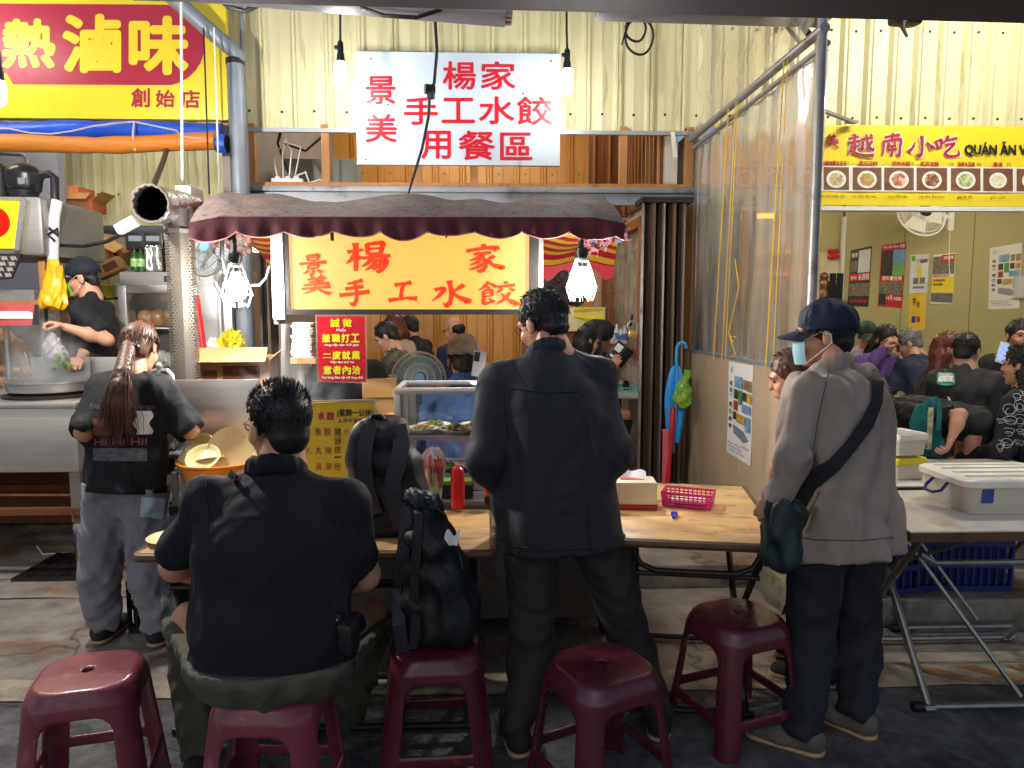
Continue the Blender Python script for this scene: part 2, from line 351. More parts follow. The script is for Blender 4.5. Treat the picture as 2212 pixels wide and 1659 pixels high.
M_yel = mat('yellow_vinyl', (240, 214, 40), .38, var=.03)
M_maroon = mat('maroon_print', (172, 28, 58), .38, var=.04)
M_ink = mat('black_ink', (24, 20, 24), .5, var=.1)
M_wht = mat('white_paper', (236, 234, 228), .7, var=.03)
M_pink = mat('magenta_plastic', (206, 36, 120), .35, var=.05)
M_green_wall = mat('olive_green_paint', (176, 170, 120), .6, var=.06, vs=2, bump=.05, bs=15)
M_grey_wall = mat('lavender_grey_paint', (150, 152, 168), .6, var=.05, vs=2)
M_beige = mat('beige_panel', (190, 168, 138), .6, var=.06, vs=3, bump=.04, bs=12, c2=(150, 126, 96), c2s=1.2, c2t=.66)
M_ceil = mat('ceiling_board', (180, 176, 160), .7)
YW = 6.0
def crack(m, sc=.8, w_=.012, dark=.35):
    nt = m.node_tree; N = nt.nodes; L = nt.links; tc = N.new('ShaderNodeTexCoord'); nz = N.new('ShaderNodeTexNoise'); nz.inputs['Scale'].default_value = 3; nz.inputs['Detail'].default_value = 5; L.new(tc.outputs['Object'], nz.inputs[0]); ad = N.new('ShaderNodeMix'); ad.data_type = 'RGBA'; ad.blend_type = 'LINEAR_LIGHT'; ad.inputs[0].default_value = .22; L.new(tc.outputs['Object'], ad.inputs[6]); L.new(nz.outputs[1], ad.inputs[7])
    vo = N.new('ShaderNodeTexVoronoi'); vo.feature = 'DISTANCE_TO_EDGE'; vo.inputs['Scale'].default_value = sc; L.new(ad.outputs[2], vo.inputs[0]); mr = N.new('ShaderNodeMapRange'); mr.inputs[2].default_value = w_; mr.inputs[3].default_value = dark; mr.inputs[4].default_value = 1; L.new(vo.outputs[0], mr.inputs[0])
    b = N['Principled BSDF']; src = b.inputs['Base Color'].links[0].from_socket; mx = N.new('ShaderNodeMix'); mx.data_type = 'RGBA'; mx.blend_type = 'MULTIPLY'; mx.inputs[0].default_value = 1; L.new(src, mx.inputs[6]); L.new(mr.outputs[0], mx.inputs[7]); L.new(mx.outputs[2], b.inputs['Base Color'])
crack(M_conc); crack(M_asph, .6, .008, .5)
PLAT = .14
# ---------------------------------------------------------------- ground
g = MB(M_conc); g.quad((-40, -30, 0), (40, -30, 0), (40, 40, 0), (-40, 40, 0)); struct('ground', g)
ya = Pz(1000, 1503).y; yb = Pz(1000, 1457).y
g = MB(M_asph); g.quad((-30, -20, .004), (30, -20, .004), (30, ya, .004), (-30, ya, .004)); struct('road', g)
rng = random.Random(3)
g = MB(M_line)
for x0, x1 in ((-5, -1.62), (-1.58, 1.4), (1.43, 5)):
    n = 30; top = [(x0 + (x1 - x0) * i / n, yb + rng.uniform(-.012, .012), .008) for i in range(n + 1)]; bot = [(x0 + (x1 - x0) * i / n, ya + rng.uniform(-.012, .012), .008) for i in range(n + 1)]
    o_ = len(g.v); g.add(bot + top, [(i, i + 1, n + 2 + i, n + 1 + i) for i in range(n)])
struct('road_line', g)
g = MB(mat('chevron_paint', (190, 130, 70), .7, var=.25, vs=9, c2=(120, 100, 80), c2s=6, c2t=.5))
for k in range(3):
    x = 2.05 + k * .22; g.quad((x, ya + .02, .012), (x + .1, ya + .02, .012), (x - .08, yb - .02, .012), (x - .18, yb - .02, .012))
struct('road_marking', g)
g = MB(M_conc); g.b2((1.64, 3.5, 0), (12, 14, PLAT), .012); struct('floor_slab', g)
g = MB(M_conc); g.b2((-.2, 4.05, 0), (1.615, 12, PLAT), .012); g.b2((-2, 5.6, 0), (-.205, 12, PLAT), .012); struct('shop_floor', g)
g = MB(mat('floor_joint', (58, 52, 46), .9, var=.4, vs=30))
for y_, x0_, x1_ in ((4.02, -7, -.22), (5.5, -7, -2.2)):
    n = 60; o_ = [(x0_ + (x1_ - x0_) * i / n, y_ + .008 * math.sin(i * 1.3) + .005 * math.sin(i * 3.7)) for i in range(n + 1)]; g.add([(x, y, .0045) for x, y in o_] + [(x, y + .009 + .005 * math.sin(x * 9), .0045) for x, y in o_], [(i, i + 1, n + 2 + i, n + 1 + i) for i in range(n)])
struct('floor_joint', g)
# drain grate
d0 = Pz(165, 1226); t = thing('drain_grate', 'black slotted iron drain grate set in the wet concrete beside the grey jeans', 'grate', (d0.x, d0.y, 0))
mb = MB(M_iron)
for i in range(9): mb.box((d0.x, d0.y - .2 + i * .05, .008), (.46, .016, .012))
for i in (-1, 0, 1): mb.box((d0.x + i * .2, d0.y, .011), (.016, .42, .018))
obj('grating', mb, M_iron, t)
mb = MB(M_iron)
for sx in (-1, 1): mb.box((d0.x + sx * .24, d0.y, .01), (.025, .47, .02)); mb.box((d0.x, d0.y + sx * .222, .0095), (.45, .025, .0185))
obj('surround', mb, M_iron, t)
# ---------------------------------------------------------------- walls
def corr(mb, x0, x1, z0, z1, y, pitch=.253, d=.03, face=-1, rib=.085, off=0, minor=True):
    x = x0; pr = [(x0, 0)]
    k = math.ceil((x0 - off) / pitch)
    while off + k * pitch < x1 - rib:
        a = off + k * pitch; k += 1
        if a < x0 + .005: continue
        pr += [(a, 0), (a + rib * .22, d), (a + rib * .42, d), (a + rib * .5, d * .55), (a + rib * .58, d), (a + rib * .78, d), (a + rib, 0)]
        if minor:
            m = a + rib + (pitch - rib) * .5
            if m + .01 < x1: pr += [(m - .006, 0), (m, d * .16), (m + .006, 0)]
    pr.append((x1, 0)); n = len(pr)
    mb.add([(a, y + face * b, z0) for a, b in pr] + [(a, y + face * b, z1) for a, b in pr] + [(a, y + face * b + .004 * -face, z0) for a, b in pr], [(i, i + 1, n + i + 1, n + i) for i in range(n - 1)] + [(2 * n + i, 2 * n + i + 1, i + 1, i) for i in range(n - 1)])
def screws(mb, x0, x1, z, y, pitch=.253, off=.17):
    mb.m(M_screw); k = math.ceil((x0 - off) / pitch)
    while off + k * pitch < x1: mb.lathe([(.011, 0), (.011, .004), (.005, .008), (0, .008)], (off + k * pitch, y, z + .004 * math.sin(k * 3)), 8, Matrix.Rotation(R(90), 3, 'X')); k += 1
zb = P(1000, 281, YW).z
mb = MB(M_cream); corr(mb, -2.02, 1.80, zb, 5.4, YW); screws(mb, -1.9, 1.75, zb + .13, YW - .001); screws(mb, -1.9, 1.75, zb + 1.0, YW - .001)
one('corrugated_wall', mb, None, 'cream ribbed metal wall carrying the white dumpling sign', 'wall')
mb = MB(M_cream); corr(mb, 1.81, 7.5, P(1900, 272, YW).z - .02, 5.4, YW - .004, .2, .045, rib=.1, off=.03, minor=False); screws(mb, 1.9, 7.4, P(1900, 255, YW).z, YW - .005, .2, .16); screws(mb, 1.9, 7.4, P(1900, 68, YW).z, YW - .005, .2, .16)
one('corrugated_wall', mb, None, 'cream ribbed metal wall above the yellow food banner', 'wall')
mb = MB(M_cream); corr(mb, -7, -2.12, P(200, 265, YW).z, 5.4, YW + .0); screws(mb, -7, -2.2, P(200, 254, YW).z + .02, YW - .001)
one('corrugated_wall', mb, None, 'cream ribbed metal wall strip behind the yellow and maroon sign', 'wall')
mb = MB(M_cream); corr(mb, -5.25, -2.1, 0, 4.3, 8.3, .22, .02, rib=.06); screws(mb, -5.2, -2.2, P(300, 420, 8.3).z, 8.299, .22); screws(mb, -5.2, -2.2, P(300, 597, 8.3).z, 8.299, .22)
one('corrugated_wall', mb, None, 'cream metal wall at the back of the left stall behind stacked boxes', 'wall')
mb = MB(M_grey_wall); mb.b2((-9, 7.3, 0), (P(126, 400, 7.3).x, 7.42, 4.3)); one('stall_wall', mb, None, 'lavender grey painted wall behind the black compressor', 'wall')
mb = MB(M_ceil); mb.b2((-9, 6.05, 4.3), (1.6, 12.2, 4.4)); struct('ceiling', mb)
mb = MB(M_ceil); mb.b2((1.68, 6.05, 2.98), (8, 12.2, 3.06)); struct('stall_ceiling', mb)
mb = MB(M_gold); corr(mb, -2.0, 1.5, 0, 4.3, 10.0, .36, .035, rib=.1, minor=True); screws(mb, -1.9, 1.4, P(900, 375, 10).z, 9.998, .36)
one('panelled_wall', mb, None, 'golden varnished panel wall at the back of the dining shop', 'wall')
mb = MB(mat('grey_plaster', (168, 160, 150), .7)); mb.b2((-2.1, 6.06, 0), (-2.0, 12, 4.3)); one('side_wall', mb, None, 'pale plaster side wall of the dining shop beside the left gate', 'wall')
# right side wall of dining shop: white tile, window opening
M_tile = mat('white_wall_tile', (214, 208, 192), .3, var=.05, vs=8)
wx = 1.46
wl = thing('tiled_wall', 'white tiled side wall with a brown framed frosted window', 'wall', (wx, 8.5, 0))
y0, y1 = Px(1375, 600, wx).y - .25, Px(1304, 600, wx).y; zt = Px(1340, 505, wx).z; zs = Px(1375, 770, wx).z + .02; ym = Px(1322, 600, wx).y
mb = MB(M_tile); mb.b2((wx, 6.06, PLAT), (wx + .1, 9.95, zs)); mb.b2((wx, 6.06, zt), (wx + .1, 9.95, 4.3)); mb.b2((wx, y1, zs), (wx + .1, 9.95, zt)); mb.b2((wx, 6.06, zs), (wx + .1, y0, zt))
mb.m(mat('tile_grout', (170, 160, 140), .8))
for i in range(22):
    z = .3 + i * .19; mb.b2((wx - .002, 6.08, z), (wx - .0004, 9.93, z + .008))
for i in range(14):
    y = 6.2 + i * .28; mb.b2((wx - .0018, y, PLAT), (wx - .0006, y + .008, 4.25))
obj('wall_face', mb, None, wl)
M_wood = mat('brown_window_wood', (158, 96, 58), .4, var=.12, vs=5, stretch=(5, 1, 1))
wf = MB(M_wood)
for a, b in (((y0, zs), (y1, zs)), ((y0, zt), (y1, zt))): wf.b2((wx - .03, a[0], a[1] - .045), (wx + .08, b[0], a[1] + .045))
for y in (y0 + .04, ym, y1 - .04): wf.b2((wx - .026, y - .045, zs + .045), (wx + .078, y + .045, zt - .045))
wo = obj('window', wf, M_wood, wl)
mb = MB(glassy('frosted_glass', (225, 232, 235), .15, .75, .2)); mb.b2((wx + .02, y0 + .085, zs + .046), (wx + .026, ym - .046, zt - .046)); mb.b2((wx + .03, ym + .046, zs + .046), (wx + .036, y1 - .086, zt - .046)); obj('pane', mb, None, wo)
# upper boarded wall seen through the transom, right
a = P(1272, 350, 7.6); mb = MB(M_plank); x = a.x
while x < 1.44: mb.b2((x, 7.6, 2.55), (x + .155, 7.63, 4.28)); x += .16
mb.m(M_timber); x = a.x + .04
while x < 1.44: mb.b2((x, 7.575, 2.56), (x + .022, 7.599, 4.27)); x += .155
mb.m(M_plank); y = 6.12
while y < 7.5: mb.b2((wx - .03, y, 2.56), (wx - .004, y + .15, 4.27)); y += .155
mb.m(M_timber); y = 6.12
while y < 7.5: mb.b2((wx - .05, y - .01, 2.57), (wx - .031, y + .012, 4.26)); y += .155
one('board_wall', mb, None, 'dark brown plank wall with pale battens behind the transom', 'wall')
# right room walls (olive)
cA = P(1822, 560, 9.3); cB = P(2330, 560, 8.1); dirr = (cB - cA); dirr.z = 0; cA.z = cB.z = 0
mb = MB(M_green_wall); mb.prism([cA, cB, cB + Vector((0, 0, 3)), cA + Vector((0, 0, 3))], (dirr.normalized().cross(Vector((0, 0, 1)))) * -1, .1)
for f in (.28, .58, .86):
    q = cA + dirr * f; mb.m(mat('panel_seam', (110, 106, 56), .7)); mb.bar(q + Vector((0, -.002, .2)), q + Vector((0, -.002, 2.9)), .006, .004)
one('stall_wall', mb, None, 'olive green wall hung with posters in the right stall', 'wall')
mb = MB(M_green_wall); mb.b2((1.75, 9.35, 0), (cA.x - .005, 9.45, 2.98)); one('stall_wall', mb, None, 'olive green back wall behind the clear plastic sheet', 'wall')
mb = MB(M_white); pA = cA + Vector((-.03, -.03, 0)); mb.bar(pA + Vector((0, 0, .2)), pA + Vector((0, 0, 2.78)), .045, .045); mb.bar(P(1700, 456, 9.3), P(1826, 456, 9.3), .035, .03); mb.bar(P(1826, 454, 9.25), P(1960, 430, 8.95), .035, .03)
one('cable_trunking', mb, None, 'white cable trunking up the corner of the olive room', 'trunking')
mb = MB(mat('grey_shed_wall', (120, 116, 112), .7)); mb.b2((1.6, 6.2, PLAT), (1.68, 9.3, 2.97)); one('dividing_wall', mb, None, 'grey dividing wall between dining shop and olive room', 'wall')
mb = MB(M_grey_wall); mb.b2((7.5, 4, 0), (7.6, 12, 3)); one('end_wall', mb, None, 'grey end wall far right of the olive room', 'wall')
# ---------------------------------------------------------------- transom + posts (centre shop front)
def pbar(u0, v0, u1, v1, y, w_, d): return P(u0, v0, y), P(u1, v1, y), w_, d
fr = thing('transom_frame', 'grey steel lintel and raw timber transom above the shop opening', 'shop front', (-.2, YW, 0))
mb = MB(mat('grey_lintel', (150, 154, 162), .5, .3, var=.12, vs=5, c2=(96, 92, 92), c2s=4, c2t=.62)); z0 = P(1000, 424, 5.95).z; z1 = P(1000, 404, 5.95).z; mb.b2((P(535, 400, 5.95).x, 5.93, z0 + .03), (P(1500, 400, 5.95).x, 6.05, z1), .006); mb.b2((P(535, 400, 5.95).x, 5.96, z0 - .06), (P(1500, 400, 5.95).x, 6.03, z0 + .028)); obj('lintel', mb, None, fr)
for u in (545, 705, 903, 1024, 1345, 1487):
    mb = MB(M_timber); x = P(u, 350, 6).x; mb.b2((x - .03, 5.965, z1 + .001), (x + .03, 6.03, zb + .03)); obj('stud', mb, M_timber, fr)
mb = MB(M_timber); mb.b2((P(535, 400, 6).x, 5.97, z1), (P(1484, 400, 6).x, 6.02, z1 + .035)); obj('sill_rail', mb, M_timber, fr)
mb = MB(mat('zinc_flashing', (170, 172, 176), .45, .5)); mb.b2((P(535, 400, 6).x, 5.955, zb - .035), (P(1500, 400, 6).x, 5.985, zb - .004)); obj('flashing', mb, None, fr)
mb = MB(M_timber); x = P(1487, 700, 5.95).x; mb.b2((x - .05, 5.92, PLAT), (x + .03, 6.04, z0 - .062)); obj('door_post', mb, M_timber, fr)
# wood post, steel channel
mb = MB(M_galv); x = P(1510, 500, 5.9).x; mb.b2((x - .035, 5.86, PLAT), (x + .035, 5.94, 3.06)); mb.b2((x + .037, 5.88, PLAT), (x + .085, 5.93, 3.02)); one('steel_channel', mb, M_galv, 'galvanised channel post between the timber jamb and plastic sheet', 'post')
# board leaning behind the transom, wall unit, power strips
mb = MB(M_wht); q = [P(1385, 408, 6.6), P(1477, 408, 6.6), P(1477, 370, 6.6)]; mb.prism(q, (0, 1, 0), .015); one('white_board', mb, None, 'white triangular board end showing in the transom', 'board')
mb = MB(mat('dusty_grey_metal', (150, 156, 152), .55, var=.1, vs=4)); a = P(612, 405, 6.9); b = P(766, 342, 6.9); mb.b2((a.x, 6.9, a.z - .1), (b.x, 7.3, b.z), .03); one('cabinet', mb, None, 'dusty grey metal box standing inside the transom', 'box')
ps = thing('power_strip', 'white power strip tangled with cords on the transom sill', 'power strip', P(640, 392, 6.12))
mb = MB(M_white); mb.bar(P(588, 392, 6.1), P(655, 393, 6.1), .07, .045, bev=.008); obj('case', mb, None, ps)
for u in (600, 622, 640):
    mb = MB(M_white); mb.box(P(u, 386, 6.09), (.04, .05, .035), 10, .008); obj('plug', mb, None, ps)
mb = MB(M_white)
for k in range(4): mb.tube([P(600 + 12 * k, 386, 6.08), P(590 + 20 * k, 340 - 8 * k, 6.2), P(612 + 3 * k, 310, 6.3), P(598 + 5 * k, 284, 6.35)], .0055, 6)
mb.tube([P(640, 380, 6.07), P(660, 372, 6.07), P(668, 395, 6.06), P(690, 388, 6.07), P(712, 397, 6.06)], .008, 6)
obj('cable', mb, None, ps)
mb = MB(M_black); mb.tube([P(612, 310, 6.31), P(660, 326, 6.2), P(700, 292, 6.25)], .01, 6); mb.tube([P(606, 284, 6.33), P(600, 310, 6.3), P(614, 350, 6.2), P(628, 385, 6.1)], .011, 6); one('loose_cable', mb, None, 'black cables looping across the left transom opening', 'cable')
mb = MB(M_wht); mb.quad(P(1448, 284, 5.95), P(1458, 284, 5.95), P(1462, 340, 5.95), P(1452, 338, 5.95)); one('paper_strip', MB(M_wht).bar(P(1453, 285, 5.95), P(1459, 340, 5.94), .035, .003), None, 'white paper strip hanging from the transom corner', 'paper strip')
# ---------------------------------------------------------------- pipes left
pp = thing('drain_pipe', 'grey painted downpipe with a slanting upper arm', 'pipe', (P(515, 900, 5.7).x, 5.7, 0))
mb = MB(M_zinc); x = P(514, 300, 5.7).x; top = P(513, 128, 5.7)
mb.tube([(x, 5.7, 0), (x, 5.7, 1), (x, 5.7, top.z - .05), top + Vector((0, 0, .03)), P(500, 106, 5.68), P(440, 55, 5.6), P(355, -22, 5.5)], [.062, .062, .062, .06, .056, .056, .056], 16)
obj('pipe', mb, M_zinc, pp)
mb = MB(M_iron)
for z in (top.z - .02, 1.1): mb.lathe([(.066, -.02), (.068, -.015), (.068, .015), (.066, .02)], (x, 5.7, z), 16)
obj('clamp', mb, M_iron, pp)
mb = MB(M_zinc); x2 = P(531, 300, 5.9).x; mb.tube([(x2, 5.9, 0.2), (x2, 5.9, 4.9)], .018, 8); one('conduit', mb, None, 'thin grey conduit beside the downpipe', 'conduit')
# ---------------------------------------------------------------- overhead beams
mb = MB(mat('dark_beam', (20, 22, 34), .6)); a = P(250, -34, 2.6); b = P(2330, 20, 2.6); mb.bar(a + Vector((0, 0, .15)), b + Vector((0, 0, .15)), .26, .3); one('roof_beam', mb, None, 'near black roof beam crossing overhead at the top', 'beam')
def rail(label, u0, v0, u1, v1, y, m=None):
    t = thing('light_trough', label, 'trough', P((u0 + u1) / 2, (v0 + v1) / 2, y)); a = P(u0, v0, y); b = P(u1, v1, y)
    mb = MB(M_zinc); mb.bar(a, b, .22, .045, bev=.004); obj('channel', mb, M_zinc, t)
    mb = MB(M_timber)
    for k in (-1, 0, 1): mb.bar(a + Vector((0, k * .075, .055)), b + Vector((.02, k * .075, .055)), .06, .05)
    obj('batten', mb, M_plank, t)
    mb = MB(M_steeld)
    for k in (-1, 0, 1): mb.bar(b + Vector((.0, k * .07, .012)), b + Vector((.04, k * .07, .012)), .055, .06, bev=.008)
    obj('end_cap', mb, M_steeld, t)
rail('brown slatted trough overhead with a ragged right end', 380, -22, 1092, 36, 4.6)
rail('brown slatted trough overhead starting above the coiled cable', 1790, 38, 1290, 22, 4.6)
# ---------------------------------------------------------------- white sign of the dumpling dining area
sg = thing('shop_sign', 'large white board with red rounded lettering on the cream wall', 'sign', P(990, 356, 5.88)); y = 5.88
a = P(771, 355, y); b = P(1211, 116, y)
M_sign = mat('pale_blue_white_sheet', (214, 228, 240), .22, var=.03, vs=2); M_letter = mat('red_letter_vinyl', (214, 16, 40), .35, var=.03)
mb = MB(M_sign); mb.b2((a.x, y, a.z), (b.x, y + .05, b.z), .004); obj('board', mb, M_sign, sg)
L_ = MB(M_letter); f = onY(y - .003)
chars(L_, '景美', f, [(789, 164, 855, 226), (789, 246, 858, 308)], bold=.022)
chars(L_, '楊家', f, [(956, 132, 1028, 194), (1038, 132, 1114, 194)], bold=.022)
chars(L_, '手工水餃', f, [(872, 208, 946, 270), (954, 211, 1026, 266), (1034, 208, 1112, 268), (1116, 208, 1194, 270)], bold=.022)
chars(L_, '用餐區', f, [(910, 282, 974, 344), (990, 282, 1070, 346), (1080, 286, 1150, 346)], bold=.022)
obj('lettering', L_, M_letter, sg)
mb = MB(M_screw)
for u, v in ((801, 127), (838, 226), (1000, 215), (1130, 202), (1190, 132), (790, 345)): mb.sph(f(u, v), (.008, .004, .008), 8)
obj('bolt', mb, M_screw, sg)
# ---------------------------------------------------------------- yellow sign top left
sg = thing('shop_sign', 'yellow sign board with a maroon lozenge and yellow rounded lettering', 'sign', P(200, 256, 5.75)); y = 5.75
a = P(-260, 252, y); b = P(484, -60, y); mb = MB(M_yel); mb.b2((a.x, y, a.z), (b.x, y + .05, b.z), .004); obj('board', mb, M_yel, sg)
f = onY(y - .003); pts = [f(-240, 6), f(360, 10)] + [f(350 + 92 * math.sin(t), 98 - 88 * math.cos(t)) for t in [i * math.pi / 14 for i in range(1, 14)]] + [f(360, 184), f(28, 182), f(14, 158), f(-240, 158)]
mb = MB(M_maroon); mb.add(pts, [tuple(range(len(pts)))]); obj('lozenge', mb, M_maroon, sg)
L_ = MB(M_yel); f = onY(y - .006); chars(L_, '熱滷味', f, [(4, 40, 120, 148), (134, 30, 262, 158), (278, 34, 408, 162)], bold=.04)
L_.m(M_maroon); f = onY(y - .0035); chars(L_, '創始店', f, [(283, 190, 324, 232), (336, 194, 378, 232), (390, 194, 432, 234)], bold=.03)
obj('lettering', L_, None, sg)
# rolled tarpaulins under it
def roll(name, label, c, u0, v0, u1, v1, y, r, seed):
    rg = random.Random(seed); n = 36; a = P(u0, v0, y); b = P(u1, v1, y); pts = []; rs = []
    for i in range(n + 1):
        t = i / n; pts.append(a.lerp(b, t) + Vector((0, 0, .012 * math.sin(t * 9 + seed)))); rs.append(r * (1 - .16 * max(0, 1 - abs(t - .64) * 22) + .05 * math.sin(t * 23 + seed)))
    mb = MB(c); mb.tube(pts, rs, 18)
    return one(name, mb, c, label, 'tarpaulin')
M_blue = mat('blue_tarpaulin', (28, 82, 200), .35, var=.12, vs=5, bump=.5, bs=14, stretch=(.5, 3, 3)); M_oran = mat('orange_tarpaulin', (214, 128, 44), .5, var=.1, vs=5, bump=.5, bs=12, stretch=(.5, 3, 3))
roll('rolled_tarpaulin', 'rolled blue tarpaulin tied under the yellow sign', M_blue, -260, 282, 482, 284, 5.78, .072, 2); roll('rolled_tarpaulin', 'rolled orange tarpaulin hanging below the blue one', M_oran, -260, 314, 472, 308, 5.66, .062, 5)
mb = MB(M_blue); c = P(474, 310, 5.66); mb.tube([c + Vector((-.02, 0, 0)), c + Vector((.055, 0, 0))], .068, 16); mb.m(M_black); mb.tube([c + Vector((.055, 0, 0)), c + Vector((.058, 0, 0))], .06, 16); one('roll_end', mb, None, 'blue end collar on the orange tarpaulin roll', 'collar')
mb = MB(mat('pale_string', (196, 190, 180), .8)); mb.tube([P(-200, 268, 5.66)] + [P(20 + i * 45, 272 + 12 * math.sin(i * .9) + (6 if i < 6 else 0), 5.69) for i in range(9)] + [P(395, 295, 5.58), P(440, 300, 5.6)], .006, 5); mb.tube([P(290, 262, 5.66), P(287, 290, 5.6), P(292, 326, 5.62)], .007, 5)
one('tie_string', mb, None, 'pale string looped along the blue tarpaulin roll', 'string')
mb = MB(M_white); mb.tube([P(391, -20, 5.0), P(394, 425, 5.0)], .009, 6); one('hanging_rod', mb, None, 'thin white rod hanging before the maroon lozenge', 'rod')
for u0, u1, v1, lab in ((440, 452, 418, 'dark thin cord hanging by the sign edge'), (462, 474, 420, 'pale thin cord hanging by the sign edge')):
    mb = MB(M_black if u0 == 440 else M_wht); mb.tube([P(u0 + (u1 - u0) * t, 60 + (v1 - 60) * t + 3 * math.sin(9 * t), 5.5) for t in [i / 8 for i in range(9)]], .006, 5); one('hanging_string', mb, None, lab, 'cord')
# ---------------------------------------------------------------- lamps
E_bulb = emis('lit_lamp_white', (255, 250, 244), 72); E_cage = emis('lit_caged_lamp', (255, 251, 246), 420); E_tube = emis('lit_tube', (255, 249, 240), 100)
E_left = emis('lit_lamp_near', (255, 250, 242), 1900)
def bulb(label, u, vtop, vb0, vb1, y, r, cordtop, E_bulb=None):
    E_bulb = E_bulb or MATS['lit_lamp_white']
    t = thing('pendant_bulb', label, 'lamp', P(u, vb1, y)); a = P(u, vb0, y); b = P(u, vb1, y); L = (a - b).length
    mb = MB(E_bulb); mb.lathe([(0, 0), (r * .75, .015), (r, .05), (r, L * .8), (r * .95, L * .9), (r * .7, L)], b, 28); obj('bulb', mb, E_bulb, t)
    mb = MB(M_blackpl); mb.lathe([(r * .72, 0), (r * .66, .04), (r * .5, .07), (r * .55, .09), (r * .5, .13), (.008, .15)], a, 14); mb.box(a + Vector((-r * .6, 0, .1)), (.03, .03, .02)); obj('socket', mb, M_blackpl, t)
    mb = MB(M_black); mb.tube([a + Vector((0, 0, .14)), P(u - 1, (vtop + cordtop) / 2, y), P(u - 1, cordtop, y)], .008, 6); obj('cord', mb, M_black, t)
bulb('lit white bulb hanging left of the white sign', 736, 105, 134, 192, 5.45, .042, 20)
bulb('lit white bulb hanging at the right edge of the white sign', 1225, 120, 150, 208, 5.45, .042, 10)
bulb('glaring white bulb at the left frame edge below the maroon lozenge', -4, 150, 176, 232, 3.5, .036, -60, E_left)
mb = MB(M_black); pts = [P(940, 38, 5.2), P(941, 60, 5.2), P(944, 110, 5.2), P(938, 180, 5.2), P(930, 190, 5.2)]; mb.tube(pts, .011, 6); mb.tube([P(928, 205, 5.2), P(926, 250, 5.2), P(912, 320, 5.2), P(892, 385, 5.2), P(881, 422, 5.2)], [.011, .011, .01, .009, .006], 6); mb.box(P(928, 193, 5.2), (.075, .05, .06), 20, .01); mb.box(P(931, 205, 5.19), (.05, .04, .05), -15, .01)
one('hanging_cable', mb, None, 'black cable with a taped connector hanging before the white sign', 'cable')
mb = MB(M_black); c = P(1378, 78, 5.2)
def loop(cx, cz, rx, rz, y0, t0=0, t1=6.28): return [c + Vector((cx + rx * math.sin(t0 + (t1 - t0) * i / 20), y0 + .01 * math.sin(i), cz + rz * math.cos(t0 + (t1 - t0) * i / 20))) for i in range(21)]
mb.tube(loop(.01, 0, .095, .125, 0), .0085, 6); mb.tube(loop(-.02, .04, .068, .085, -.02), .0085, 6); mb.tube([c + Vector((-.09, 0, .06)), c + Vector((0, -.01, .13)), c + Vector((.02, 0, .16))], .008, 6); mb.tube([c + Vector((-.08, 0, .06)), c + Vector((-.1, 0, -.02)), c + Vector((-.11, 0, -.06))], .006, 6)
one('coiled_cable', mb, None, 'black cable coiled in loops under the right trough', 'cable')
mb = MB(M_black); mb.tube([P(468, -6, 4.8), P(490, 14, 4.8), P(530, 24, 4.8), P(570, 6, 4.8), P(590, -8, 4.8)], .014, 6); one('looped_cable', mb, None, 'black cable drooping at the top beside the yellow sign', 'cable')
mb = MB(M_black); mb.tube([P(780, 16, 4.55), P(830, 34, 4.5), P(900, 38, 4.5), P(950, 22, 4.52), P(980, 6, 4.55)], .012, 6); one('looped_cable', mb, None, 'black cable sagging from the left trough', 'cable')
mb = MB(M_black); mb.box(P(2240 / 1.1573 + 20, 40, 5.0), (.2, .12, .09), 12, .03); mb.tube([P(1952, 40, 4.95), P(1950, 60, 4.94), P(1960, 80, 4.94)], [.03, .014, .01], 7); mb.box(P(1975, 34, 4.95), (.16, .1, .05), -14, .02); one('junction_box', mb, None, 'ragged black junction box hanging from the right beam', 'box')
for i, (y, z, x) in enumerate(((8.4, 4.15, -.6), (7.2, 4.15, .4))):  # unseen shop tubes, added to stand in for the room lighting
    t = thing('added_tube_light', ('added unseen tube light on the shop ceiling over the window', 'added unseen tube light on the shop ceiling over the diners')[1 - i], 'lamp', (x, y, z)); mb = MB(M_white); mb.box((x, y, z + .07), (1.25, .12, .05)); obj('fixture', mb, M_white, t); mb = MB(E_tube); mb.tube([(x - .6, y, z + .02), (x + .6, y, z + .02)], .018, 10); obj('tube', mb, E_tube, t)
E_warm = emis('lit_added_tube_warm', (255, 240, 206), 95); E_added_eave = emis('lit_added_eave_tube', (255, 246, 226), 340)  # the eave tube is added above the frame to brighten banner and tables
for i, (x, y) in enumerate(((3.2, 7.9), (5.0, 7.0), (3.6, 4.3))):  # unseen tubes added as stand-in lighting for the olive room and its front
    t = thing('added_tube_light', ('added unseen warm tube light over the back of the olive room', 'added unseen warm tube light over the posters', 'added unseen warm tube light under the front eave')[i], 'lamp', (x, y, 2.8 if i < 2 else 4.0)); mb = MB(M_white); z = 2.9 if i < 2 else 4.1; mb.box((x, y, z + .05), (1.25, .12, .05)); obj('fixture', mb, M_white, t); E_ = E_warm if i < 2 else E_added_eave; mb = MB(E_); mb.tube([(x - .6, y, z), (x + .6, y, z)], .018, 10); obj('tube', mb, E_, t)
